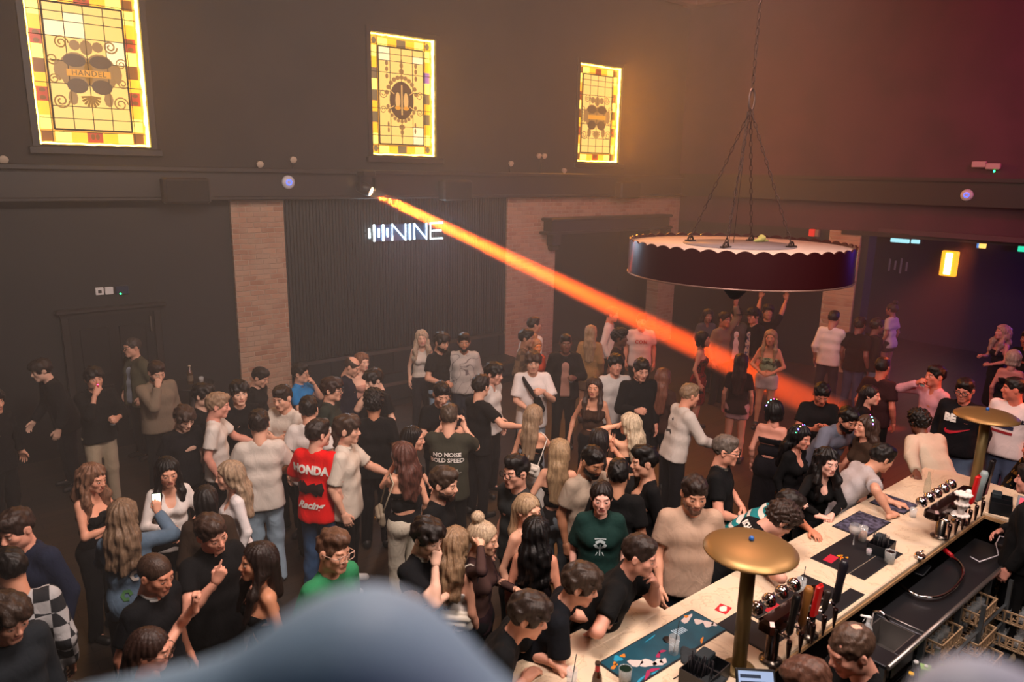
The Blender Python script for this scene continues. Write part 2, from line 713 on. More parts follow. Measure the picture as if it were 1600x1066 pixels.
# door in the back wall
d = empty('door_1', (2.18, 11.97, 0))
d['kind'] = 'structure'
dm = mat('black_door_paint', '#191716', .4)
MB().box(-.56, .56, -.02, .03, 0, 2.06).obj('door_leaf', dm, d)
for x0, x1 in ((-.44, -.07), (.07, .44)):
    MB().box(x0, x1, -.035, -.015, 1.15, 1.88, .012).obj('door_panel', dm, d)
    MB().box(x0, x1, -.035, -.015, .25, 1.0, .012).obj('door_panel', dm, d)
mb = MB().box(-.66, -.56, -.05, .03, 0, 2.1, .01).box(.56, .66, -.05, .03, 0, 2.1, .01).box(-.66, .66, -.05, .03, 2.06, 2.12)
mb.box(-.72, .74, -.11, .03, 2.12, 2.18, .015)
mb.obj('door_frame', trim_m, d)
MB().box(.5, .52, -.06, -.04, 1.75, 1.98).obj('hinge', mat('steel', '#9a938c', .3, 1), d)

# ------------------------------------------------------------------ stained glass windows
def glow(name, col, s):
    c = lin(col)
    return mat(name, tuple(v * .3 for v in c), .3, emit=c, es=s)


G = dict(cream=glow('cream_glass', '#ffd070', 1.05), pale=glow('pale_glass', '#ffe6ae', 1.2), gold=glow('gold_glass', '#ffb020', 1.5),
         lemon=glow('lemon_glass', '#ffdc60', 2.0), red=glow('red_glass', '#c8461a', .8), amber=glow('amber_glass', '#8c5208', .8),
         edge=glow('orange_edge_glass', '#f0a834', .9), grey=glow('grey_glass', '#8f7a55', .6), violet=glow('violet_glass', '#b07ac0', .8),
         orn=glow('brown_glass_paint', '#b5864a', .62), orn2=glow('dark_glass_paint', '#745838', .42), orn3=glow('banner_glass_paint', '#e59a2c', .9),
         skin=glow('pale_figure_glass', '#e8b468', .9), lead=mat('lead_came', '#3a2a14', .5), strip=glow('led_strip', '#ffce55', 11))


def disc(mb, cx, cz, rx, rz, y0, y1, n=20, a0=0, a1=2 * PI):
    pts = [(cx + rx * math.cos(a0 + (a1 - a0) * i / n), cz + rz * math.sin(a0 + (a1 - a0) * i / n)) for i in range(n)]
    V = [(x, y0, z) for x, z in pts] + [(x, y1, z) for x, z in pts]
    mb.add(V, [tuple(range(n))] + [(i, n + i, n + (i + 1) % n, (i + 1) % n) for i in range(n)])


def scroll(mb, cx, cz, r, turns, s, r0=.011, start=0):
    pts = []
    for i in range(int(14 * turns)):
        a = start + s * 2 * PI * i / 14
        rr = r * (1 - .8 * i / (14 * turns))
        pts.append((cx + rr * math.cos(a), -.006, cz + rr * math.sin(a)))
    mb.tube(pts, r0, 5)


def stained(idx, x0, x1, style):
    W, H = x1 - x0, WZ1 - WZ0
    t = empty('window_%d' % idx, (x0, 12.1, WZ0))
    t['kind'] = 'structure'
    bd, e = .2 * W / 1.33, .035
    P = {k: MB() for k in G}

    def pane(k, a, b, c, d_, y=0.0):
        P[k].box(a, b, y - .006, y + .006, c, d_)
    # inner field, four columns
    ix0, ix1, iz0, iz1 = bd, W - bd, bd, H - bd
    nc, rows = 4, [0, .115, .23, .39, .545, .70, .80, .9, 1.0]
    rows = [0, .09, .19, .37, .55, .74, .86, .93, 1.0]
    for j in range(len(rows) - 1):
        for i in range(nc):
            k = 'cream'
            if style == 1 and (i, j) in ((0, 5), (1, 5), (1, 6), (3, 4)):
                k = 'pale'
            if style == 2 and (i, j) in ((0, 7), (0, 6), (3, 6), (3, 0), (3, 1)):
                k = 'pale'
            pane(k, ix0 + (ix1 - ix0) * i / nc, ix0 + (ix1 - ix0) * (i + 1) / nc, iz0 + (iz1 - iz0) * rows[j], iz0 + (iz1 - iz0) * rows[j + 1])
    # border
    sq = bd - e
    n = 9
    for side in range(4):
        L = (W if side < 2 else H)
        n = 5 if side < 2 else 9
        lim = L - 2 * bd
        for i in range(n):
            a, b = bd + lim * i / n, bd + lim * (i + 1) / n
            if side < 2:
                k = 'red' if i == 2 else ('gold' if i in (1, 3) else 'lemon')
                if style == 2 and i == 2:
                    k = 'grey'
                z0 = e if side == 0 else H - bd
                pane(k, a, b, z0 + .01, z0 + sq - .03)
                if k == 'red':
                    for q in (-1, 1):
                        disc(P['amber'], (a + b) / 2 + q * .03, z0 + sq / 2, .025, .04, -.012, -.006, 10)
            else:
                k = {0: 'lemon', 1: 'gold', 2: 'red', 3: 'gold', 4: 'amber', 5: 'lemon', 6: 'red', 7: 'gold', 8: 'lemon'}[i]
                if style == 2:
                    k = {2: 'grey', 4: 'grey', 6: 'grey' if side == 2 else 'violet'}.get(i, k)
                xx = e if side == 2 else W - bd
                pane(k, xx + .01, xx + sq - .03, a, b)
                if k == 'red':
                    for q in (-1, 1):
                        disc(P['amber'], xx + sq / 2 - .01, (a + b) / 2 + q * .05, .04, .028, -.012, -.006, 10)
    for cx in (e, W - bd):
        for cz in (e, H - bd):
            pane('amber' if style != 2 else 'gold', cx + .01, cx + sq - .03, cz + .01, cz + sq - .03)
            if style == 2:
                disc(P['grey'], cx + sq / 2, cz + sq / 2, .045, .055, -.012, -.006, 12)
    # gold backing visible between the panes
    P['edge'].box(0, W, .008, .02, 0, H)
    # leads
    ld = P['lead']
    for i in range(nc + 1):
        xx = ix0 + (ix1 - ix0) * i / nc
        w = .012 if i in (0, nc) else .005
        ld.box(xx - w, xx + w, -.012, -.004, iz0, iz1)
    for j, r in enumerate(rows):
        z = iz0 + (iz1 - iz0) * r
        w = .012 if j in (0, len(rows) - 1) else .005
        full = j in (1, 3, 5, 7)
        ld.box(0 if full else ix0, W if full else ix1, -.012, -.004, z - w, z + w)
    for xx in (bd - .03, W - bd + .03):
        ld.box(xx - .004, xx + .004, -.012, -.004, 0, H)
    for zz in (bd - .03, H - bd + .03):
        ld.box(0, W, -.012, -.004, zz - .004, zz + .004)
    # painted ornament
    cx, cz = W / 2, H * .47
    o, o2 = P['orn'], P['orn2']
    if style == 2:
        disc(o2, cx, cz, .25, .33, -.012, -.004, 28)
        for s in (-1, 1):
            disc(P['skin'], cx + s * .085, cz, .05, .14, -.018, -.012, 12)
            disc(P['orn3'], cx + s * .085, cz - .13, .06, .035, -.02, -.012, 10)
        P['skin'].box(cx - .012, cx + .012, -.018, -.012, cz - .25, cz + .27)
        for s in (-1, 1):
            for q in (.18, -.16):
                P['skin'].tube([(cx + s * .16, -.016, cz + q * .6), (cx + s * .24, -.016, cz + q * .9)], .008, 5)
        for k in range(11):
            a = PI * (.1 + .8 * k / 10)
            disc(o, cx + .32 * math.cos(a), cz + .40 * math.sin(a), .045, .04, -.012, -.004, 8)
            disc(o, cx + .3 * math.cos(a), cz - .36 * math.sin(a), .035, .035, -.012, -.004, 8)
        for s in (-1, 1):
            for zz in (.40, .52, .62):
                disc(o, cx + s * .30, cz + zz, .03, .045, -.012, -.004, 8)
            for zz in (-.42, -.52):
                disc(o, cx + s * .28, cz + zz, .02, .05, -.012, -.004, 8)
            scroll(o, cx + s * .38, cz + .1, .08, 1.6, s, .008)
            scroll(o, cx + s * .38, cz - .18, .07, 1.6, -s, .008)
        for zz, r in ((.5, .05), (.6, .035), (.66, .02), (-.46, .06), (-.55, .035), (-.62, .015)):
            disc(o, cx, cz + zz, r, .05, -.012, -.004, 10)
    else:
        for s in (-1, 1):
            disc(o, cx + s * .15, cz + .02, .21, .25, -.008, -.004, 18)
            disc(o2, cx + s * .16, cz + .16, .14, .085, -.014, -.008, 14)
            disc(o2, cx + s * .15, cz - .17, .13, .1, -.014, -.008, 14)
            disc(o, cx + s * .36, cz + .02, .06, .14, -.012, -.004, 8)
            scroll(o, cx + s * .37, cz - .38, .1, 1.8, s, .011)
            scroll(o, cx + s * .30, cz + .38, .09, 1.8, -s, .011)
            scroll(o, cx + s * .42, cz + .16, .08, 1.6, s, .009)
            scroll(o, cx + s * .42, cz - .1, .07, 1.6, -s, .009)
            disc(o, cx + s * .22, cz - .33, .06, .1, -.012, -.004, 8)
            disc(o, cx + s * .14, cz + .36, .07, .07, -.012, -.004, 8)
        P['orn3'].box(cx - .27, cx + .27, -.022, -.014, cz - .045, cz + .045)
        for k in range(9):
            a = PI + PI * k / 8
            o.tube([(cx, -.008, cz - .3), (cx + .12 * math.cos(a), -.008, cz - .32 + .13 * math.sin(a))], [.01, .018], 5)
        disc(o, cx, cz + .34, .08, .1, -.012, -.004, 10)
        if style == 1:
            tm = text_mesh('HANDEL', .1, .002, space=1.15)
            to = link('lettering', tm, G['orn2'], t, (cx, -.026, cz), (PI / 2, 0, 0))
    names = dict(cream='field_glass', pale='replaced_panes', gold='gold_glass', lemon='lemon_glass', red='red_glass', amber='amber_glass', edge='backing_glass', grey='grey_glass',
                 violet='violet_glass', orn='painted_scrollwork', orn2='painted_cartouche', orn3='painted_banner', skin='painted_figures', lead='leading')
    for k, mbx in P.items():
        if mbx.v and k != 'strip':
            mbx.obj(names[k], G[k], t)
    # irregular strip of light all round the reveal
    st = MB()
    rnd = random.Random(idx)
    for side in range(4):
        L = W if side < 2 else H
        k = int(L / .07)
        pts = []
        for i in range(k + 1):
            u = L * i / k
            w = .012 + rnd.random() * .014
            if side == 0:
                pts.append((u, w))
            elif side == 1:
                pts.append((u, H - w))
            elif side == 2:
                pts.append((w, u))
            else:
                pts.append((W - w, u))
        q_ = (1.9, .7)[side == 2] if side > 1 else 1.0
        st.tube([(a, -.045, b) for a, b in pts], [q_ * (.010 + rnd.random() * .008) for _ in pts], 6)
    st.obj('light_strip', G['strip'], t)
    fr = MB()
    for a, b, c, d_ in ((-.09, 0, -.1, H + .09), (W, W + .09, -.1, H + .09), (0, W, H, H + .09)):
        fr.box(a, b, -.135, -.1, c, d_, .008)
    fr.box(-.14, W + .14, -.19, -.1, -.13, -.03, .012)
    fr.obj('window_frame', trim_m, t)


for i, (w, s) in enumerate(zip(WIN, (1, 2, 3))):
    stained(i + 1, w[0], w[1], s)

# ------------------------------------------------------------------ side wall with the opening to the annex
def along(Y, off):
    """point on the side wall line, off metres into the hall"""
    return (rwx(Y) - off, Y)


def wallbox(Y0, Y1, off0, off1, z0, z1):
    a, b, c, d_ = along(Y0, off0), along(Y1, off0), along(Y1, off1), along(Y0, off1)
    return MB().prism([a, b, c, d_], z0, z1)


struct('wall_side', wallbox(12.3, -3, 0, -.35, 3.05, 8.3), mat('aubergine_wall_paint', '#4a2838', .75, bump=(3, .2, .01), var=(1.2, '#3e2230')))
struct('wall_side_lower', wallbox(12.3, 7.35, 0, -.35, 0, 3.1), paint_low)
struct('trim_5', wallbox(11.8, -3, .22, 0, 3.72, 4.18), trim_m)
struct('trim_6', wallbox(11.8, -3, .28, 0, 4.18, 4.25), trim_m)
struct('trim_7', wallbox(7.9, -3, .08, 0, 3.03, 3.12), trim_m)
struct('wall_side_brick_pier', wallbox(8.15, 7.5, .06, 0, 0, 3.1), brick)
struct('wall_annex_back', MB().box(20.5, 20.8, -3, 13, 0, 3.2), mat('plum_wall_paint', '#3c2a30', .8))
struct('wall_annex_end', MB().box(15.8, 20.8, 10.2, 10.4, 0, 3.2), mat('plum_wall_paint', '#3c2a30', .8))
struct('wall_annex_column', MB().box(16.6, 17.1, 8.3, 8.8, 0, 3.1), mat('blue_grey_paint', '#2e3440', .7))
struct('ceiling_annex', MB().box(15.8, 20.8, -3, 13, 3.1, 3.2), mat('annex_ceiling_paint', '#4a3540', .8))

# haze that fills the hall
hz = MB().box(-7.9, 15.05, 3.9, 11.58, .03, 8.0).obj('haze', None)
hz.data.materials.clear()
hm = bpy.data.materials.new('thin_haze')
hm.use_nodes = True
nt = hm.node_tree
nt.nodes.remove(nt.nodes['Principled BSDF'])
vs = nt.nodes.new('ShaderNodeVolumeScatter')
vs.inputs['Color'].default_value = (.9, .9, .9, 1)
vs.inputs['Density'].default_value = .0165
vs.inputs['Anisotropy'].default_value = .15
nt.links.new(vs.outputs[0], nt.nodes['Material Output'].inputs['Volume'])
hz.data.materials.append(hm)
tag(hz, 'thin smoke haze hanging in the whole hall', 'haze', kind='stuff')

# ------------------------------------------------------------------ organic shapes: distance fields meshed with surface nets
def _cap(a, b, ra, rb, k=.03, clip=None):
    return ('c', np.array(a, float), np.array(b, float), ra, rb, k, clip)


def _ell(c, r, k=.02, rot=None, clip=None):
    return ('e', np.array(c, float), np.array(r, float), rot, None, k, clip)


def field(prims, h, neg=(), disp=None):
    lo = np.full(3, 9e9)
    hi = -lo
    for p in prims:
        if p[0] == 'c':
            r = max(p[3], p[4])
            lo = np.minimum(lo, np.minimum(p[1], p[2]) - r)
            hi = np.maximum(hi, np.maximum(p[1], p[2]) + r)
        else:
            r = max(p[2])if p[3] is not None else p[2]
            lo = np.minimum(lo, p[1] - r)
            hi = np.maximum(hi, p[1] + r)
    lo -= 3 * h + .012
    hi += 3 * h + .012
    n = np.ceil((hi - lo) / h).astype(int) + 1
    ax = [lo[i] + h * np.arange(n[i]) for i in range(3)]
    F = np.full(n, .5, dtype=np.float32)
    for sgn, lst in ((1, prims), (-1, neg)):
        for p in lst:
            k = p[5]
            if p[0] == 'c':
                r = max(p[3], p[4])
                a0, a1 = np.minimum(p[1], p[2]) - r, np.maximum(p[1], p[2]) + r
            else:
                r = max(p[2]) if p[3] is not None else p[2]
                a0, a1 = p[1] - r, p[1] + r
            m = k + 2.5 * h
            i0 = np.maximum(((a0 - m - lo) / h).astype(int), 0)
            i1 = np.minimum(((a1 + m - lo) / h).astype(int) + 2, n)
            if (i1 <= i0).any():
                continue
            X = ax[0][i0[0]:i1[0], None, None]
            Y = ax[1][None, i0[1]:i1[1], None]
            Z = ax[2][None, None, i0[2]:i1[2]]
            if p[0] == 'c':
                a, b = p[1], p[2]
                ba = b - a
                L = max(float(ba @ ba), 1e-9)
                t = np.clip(((X - a[0]) * ba[0] + (Y - a[1]) * ba[1] + (Z - a[2]) * ba[2]) / L, 0, 1)
                d = np.sqrt((X - a[0] - t * ba[0]) ** 2 + (Y - a[1] - t * ba[1]) ** 2 + (Z - a[2] - t * ba[2]) ** 2) - (p[3] + (p[4] - p[3]) * t)
            else:
                x, y, z = X - p[1][0], Y - p[1][1], Z - p[1][2]
                if p[3] is not None:
                    R = p[3]
                    x, y, z = (x * R[0][0] + y * R[0][1] + z * R[0][2], x * R[1][0] + y * R[1][1] + z * R[1][2], x * R[2][0] + y * R[2][1] + z * R[2][2])
                rr = p[2]
                k0 = np.sqrt((x / rr[0]) ** 2 + (y / rr[1]) ** 2 + (z / rr[2]) ** 2)
                k1 = np.sqrt((x / rr[0] ** 2) ** 2 + (y / rr[1] ** 2) ** 2 + (z / rr[2] ** 2) ** 2)
                d = k0 * (k0 - 1) / np.maximum(k1, 1e-6)
            if p[6] is not None:
                cl = p[6] if isinstance(p[6], list) else [p[6]]
                for q, nn in cl:
                    d = np.maximum(d, (X - q[0]) * nn[0] + (Y - q[1]) * nn[1] + (Z - q[2]) * nn[2])
            W = F[i0[0]:i1[0], i0[1]:i1[1], i0[2]:i1[2]]
            if sgn > 0:
                hh = np.maximum(k - np.abs(W - d), 0) / k
                F[i0[0]:i1[0], i0[1]:i1[1], i0[2]:i1[2]] = np.minimum(W, d) - hh * hh * k * .25
            else:
                d = -d
                hh = np.maximum(k - np.abs(W - d), 0) / k
                F[i0[0]:i1[0], i0[1]:i1[1], i0[2]:i1[2]] = np.maximum(W, d) + hh * hh * k * .25
    if disp is not None:
        F = F + disp(ax[0][:, None, None], ax[1][None, :, None], ax[2][None, None, :])
    return F, lo


_ED = [((0, 0, 0), (1, 0, 0)), ((0, 1, 0), (1, 1, 0)), ((0, 0, 1), (1, 0, 1)), ((0, 1, 1), (1, 1, 1)),
       ((0, 0, 0), (0, 1, 0)), ((1, 0, 0), (1, 1, 0)), ((0, 0, 1), (0, 1, 1)), ((1, 0, 1), (1, 1, 1)),
       ((0, 0, 0), (0, 0, 1)), ((1, 0, 0), (1, 0, 1)), ((0, 1, 0), (0, 1, 1)), ((1, 1, 0), (1, 1, 1))]


def nets(F, lo, h):
    S = F < 0
    c = np.zeros(tuple(s - 1 for s in F.shape), np.int8)
    for dx in (0, 1):
        for dy in (0, 1):
            for dz in (0, 1):
                c += S[dx:F.shape[0] - 1 + dx, dy:F.shape[1] - 1 + dy, dz:F.shape[2] - 1 + dz]
    mask = (c > 0) & (c < 8)
    ids = np.argwhere(mask)
    idx = np.full(mask.shape, -1, np.int64)
    idx[mask] = np.arange(len(ids))
    pos = np.zeros((len(ids), 3))
    num = np.zeros(len(ids))
    for a, b in _ED:
        a, b = np.array(a), np.array(b)
        ia, ib = ids + a, ids + b
        fa, fb = F[ia[:, 0], ia[:, 1], ia[:, 2]], F[ib[:, 0], ib[:, 1], ib[:, 2]]
        m = (fa < 0) != (fb < 0)
        t = np.where(m, fa / np.where(m, fa - fb, 1), 0)
        pos += np.where(m[:, None], a + t[:, None] * (b - a), 0)
        num += m
    V = lo + h * (ids + pos / np.maximum(num, 1)[:, None])
    Q = []
    for A in range(3):
        B, C = (A + 1) % 3, (A + 2) % 3
        sl0 = [slice(None)] * 3
        sl1 = [slice(None)] * 3
        sl0[A] = slice(0, -1)
        sl1[A] = slice(1, None)
        ch = S[tuple(sl0)] != S[tuple(sl1)]
        pts = np.argwhere(ch)
        ok = (pts[:, B] > 0) & (pts[:, C] > 0) & (pts[:, B] < F.shape[B] - 1) & (pts[:, C] < F.shape[C] - 1)
        pts = pts[ok]
        if not len(pts):
            continue
        ins = S[pts[:, 0], pts[:, 1], pts[:, 2]]
        q = []
        for db, dc in ((-1, -1), (0, -1), (0, 0), (-1, 0)):
            p = pts.copy()
            p[:, B] += db
            p[:, C] += dc
            q.append(idx[p[:, 0], p[:, 1], p[:, 2]])
        q = np.stack(q, 1)
        q[~ins] = q[~ins][:, ::-1]
        Q.append(q)
    Q = np.concatenate(Q)
    Q = Q[(Q >= 0).all(1)]
    return V, Q


def blob(prims, h, neg=(), disp=None):
    F, lo = field(prims, h, neg, disp)
    return nets(F, lo, h)


def rotx(a):
    c, s = math.cos(a), math.sin(a)
    return np.array([[1, 0, 0], [0, c, -s], [0, s, c]])


def roty(a):
    c, s = math.cos(a), math.sin(a)
    return np.array([[c, 0, s], [0, 1, 0], [-s, 0, c]])


def rotz(a):
    c, s = math.cos(a), math.sin(a)
    return np.array([[c, -s, 0], [s, c, 0], [0, 0, 1]])


def wig(amp, fx, fy, fz, ph=0.0):
    def f(x, y, z):
        return amp * (np.sin(fx * x + 2.1 * np.sin(fz * .7 * z + ph)) * np.sin(fy * y + 1.3 + ph) + .7 * np.sin(fz * z + 1.7 * np.sin(fx * .8 * x + ph) + ph) * np.sin(fx * .9 * x + 2 + fy * .6 * y))
    return f


def folds(a, ph):
    """cloth folds: a few slanting ripples of different size"""
    def f(x, y, z):
        w = 1.6 * np.sin(5 * x + 4 * z + ph) + 1.2 * np.sin(6 * y - 5 * z + 2 * ph)
        return a * (np.sin(17 * x + 9 * z + w + ph) * .6 + .5 * np.sin(14 * z - 19 * y - 8 * x + 1.7 * w) + .45 * np.sin(31 * (x + .6 * z) + 2.2 * w))
    return f


# ------------------------------------------------------------------ head
def head_data(h, male=True):
    m = 1.0 if male else .94
    P = [_ell((0, -.018, .03), (.076 * m, .096, .086), .02), _ell((0, .018, -.03), (.062 * m, .074, .088 * m), .03),
         _cap((-.014, .066, -.098 * m), (.014, .066, -.098 * m), .017, .017, .03),
         _ell((.043 * m, .005, -.062), (.02, .03, .03), .03), _ell((-.043 * m, .005, -.062), (.02, .03, .03), .03),
         _cap((-.034, .074, .024), (.034, .074, .024), .012 * m, .012 * m, .02),
         _ell((.042 * m, .058, -.02), (.02, .02, .02), .025), _ell((-.042 * m, .058, -.02), (.02, .02, .02), .025)]
    N = [_ell((.032, .098, .002), (.019, .017, .012), .014), _ell((-.032, .098, .002), (.019, .017, .012), .014)]
    F, lo = field(P, h, N)
    P2 = [_cap((0, .086, .01), (0, .104, -.028), .007, .0115 * m, .012), _ell((.011, .097, -.034), (.008, .009, .007), .01), _ell((-.011, .097, -.034), (.008, .009, .007), .01),
          _cap((-.017, .084, -.058), (.017, .084, -.058), .0075, .0075, .01), _cap((-.014, .083, -.068), (.014, .083, -.068), .009, .009, .008),
          _ell((.031, .076, .0), (.014, .0135, .012), .003), _ell((-.031, .076, .0), (.014, .0135, .012), .003),
          _ell((.080 * m, -.012, -.002), (.009, .019, .031), .008, rotz(-.35)), _ell((-.080 * m, -.012, -.002), (.009, .019, .031), .008, rotz(.35)),
          _cap((0, -.022, -.05), (0, -.045, -.16), .054 * m, .055 * m, .03)]
    N2 = [_ell((.090 * m, -.006, .0), (.006, .010, .018), .004), _ell((-.090 * m, -.006, .0), (.006, .010, .018), .004)]
    allp = P + P2
    lo2 = None
    # one pass with ordered union then carving
    F, lo = field(P + [], h)
    V, Q = None, None
    FF, lo = field(P, h, N)
    # enlarge: evaluate everything on one grid instead
    G, lo = _ordered(h, P, N, P2, N2)
    return nets(G, lo, h)


def _ordered(h, P, N, P2, N2):
    """union P, carve N, union P2, carve N2 on a common grid"""
    box = [_ell((0, 0, -.03), (.11, .14, .17), .01)]
    base, lo = field(P + P2, h, N2)
    # carve the sockets first, then put the eyes back
    A, lo2 = field(P + P2[:1] + P2[3:5] + P2[7:], h, N + N2)
    e, lo3 = field([P2[5], P2[6], P2[1], P2[2]], h)
    off = np.round((lo3 - lo2) / h).astype(int)
    # align small grid by re-evaluating at aligned origin
    s = tuple(slice(off[i], off[i] + e.shape[i]) for i in range(3))
    ax = [lo2[i] + h * np.arange(A.shape[i]) for i in range(3)]
    for c, r in ((P2[5][1], P2[5][2]), (P2[6][1], P2[6][2]), (P2[1][1], P2[1][2]), (P2[2][1], P2[2][2])):
        x, y, z = ax[0][:, None, None] - c[0], ax[1][None, :, None] - c[1], ax[2][None, None, :] - c[2]
        k0 = np.sqrt((x / r[0]) ** 2 + (y / r[1]) ** 2 + (z / r[2]) ** 2)
        d = (k0 - 1) * min(r)
        kk = .004
        hh = np.maximum(kk - np.abs(A - d), 0) / kk
        A = np.minimum(A, d) - hh * hh * kk * .25
    return A, lo2


def head_paint(V, skin, lip, brow, eye='#2a1c12', male=True):
    """colour of each head vertex: lips, brows, eyes are their own colours"""
    c = np.tile(np.array(lin(skin)), (len(V), 1))
    x, y, z = np.abs(V[:, 0]), V[:, 1], V[:, 2]

    def put(m, col, a=1.0):
        c[m] = c[m] * (1 - a) + np.array(lin(col)) * a
    if not male:
        put((y > .06) & (((x - .04) / .022) ** 2 + ((z + .022) / .018) ** 2 < 1), '#c9705c', .25)
    put((y > .075) & (z < -.051) & (z > -.075) & (x < .024 - .25 * np.abs(z + .063)), lip, .7)
    put((y > .08) & (np.abs(z + .063) < .0022) & (x < .023), '#4a1c16', .8)
    put((y > .066) & (x > .013) & (x < .052) & (np.abs(z - (.021 + .1 * (x - .013) - 2.6 * (x - .032) ** 2)) < (.0052 if male else .0038)), brow, .9)
    put((y > .068) & (((x - .031) / .0165) ** 2 + (z / .008) ** 2 < 1), '#5a3a2c' if male else '#3a241c', .55)
    put((y > .068) & (((x - .031) / .012) ** 2 + (z / .0055) ** 2 < 1), '#e6ddd2', .9)
    put((y > .068) & (((x - .031) / .0058) ** 2 + (z / .0058) ** 2 < 1), eye, 1)
    return c


# ------------------------------------------------------------------ hand: wrist at the origin, fingers along +y, back of the hand +z, thumb on -x (right hand)
def hand_data(pose, h):
    r0 = 1.0 if h < .0065 else 1.12
    curls = {'relax': [(18, 25, 15)] * 4, 'grip': [(48, 58, 38)] * 4, 'fist': [(80, 95, 60)] * 4, 'open': [(3, 6, 4)] * 4,
             'point': [(5, 6, 4), (78, 95, 60), (80, 95, 60), (82, 95, 60)], 'peace': [(0, 4, 4), (0, 4, 4), (80, 95, 60), (82, 95, 60)],
             'soft': [(30, 38, 22), (36, 42, 25), (42, 46, 28), (48, 50, 30)]}[pose]
    P = [_cap((0, -.05, 0), (0, .01, 0), .026, .024, .02)]
    kx = [-.031, -.010, .011, .030]
    ky = [.090, .095, .091, .081]
    ln = [.074, .082, .076, .060]
    for i in range(4):
        P.append(_cap((kx[i] * .55, .012, 0), (kx[i], ky[i], 0), .0165, .0125, .02))
    P.append(_cap((-.02, .03, -.008), (.02, .035, -.008), .014, .014, .02))
    for i in range(4):
        p = np.array([kx[i], ky[i], 0.0])
        a = 0.0
        sx = [-.12, -.03, .05, .14][i] * (1.3 if pose in ('open', 'peace') else .5)
        for j, (fr, rr) in enumerate(((.44, .0098), (.31, .0088), (.25, .0076))):
            a += math.radians(curls[i][j])
            d = np.array([sx, math.cos(a), -math.sin(a)])
            d /= np.linalg.norm(d)
            q = p + d * ln[i] * fr
            P.append(_cap(p, q, rr * r0, (rr - .0008) * r0, .004 if j else .008))
            p = q
    if pose in ('grip', 'fist', 'soft', 'peace', 'point'):
        T = [(-.022, .022, -.006), (-.040, .052, -.026), (-.034, .078, -.040), (-.016, .098 if pose == 'grip' else .088, -.046)]
        if pose == 'grip':
            T = [(-.022, .022, -.006), (-.044, .050, -.026), (-.040, .078, -.050), (-.022, .092, -.066)]
    else:
        T = [(-.022, .022, -.004), (-.048, .048, -.012), (-.060, .074, -.018), (-.064, .098, -.022)]
    for j, rr in enumerate((.0145, .0115, .010)):
        P.append(_cap(T[j], T[j + 1], rr * r0, (rr - .0015) * r0, .01))
    return blob(P, h)


_TPL = {}


def tpl(key, fn):
    if key not in _TPL:
        _TPL[key] = fn()
    return _TPL[key]


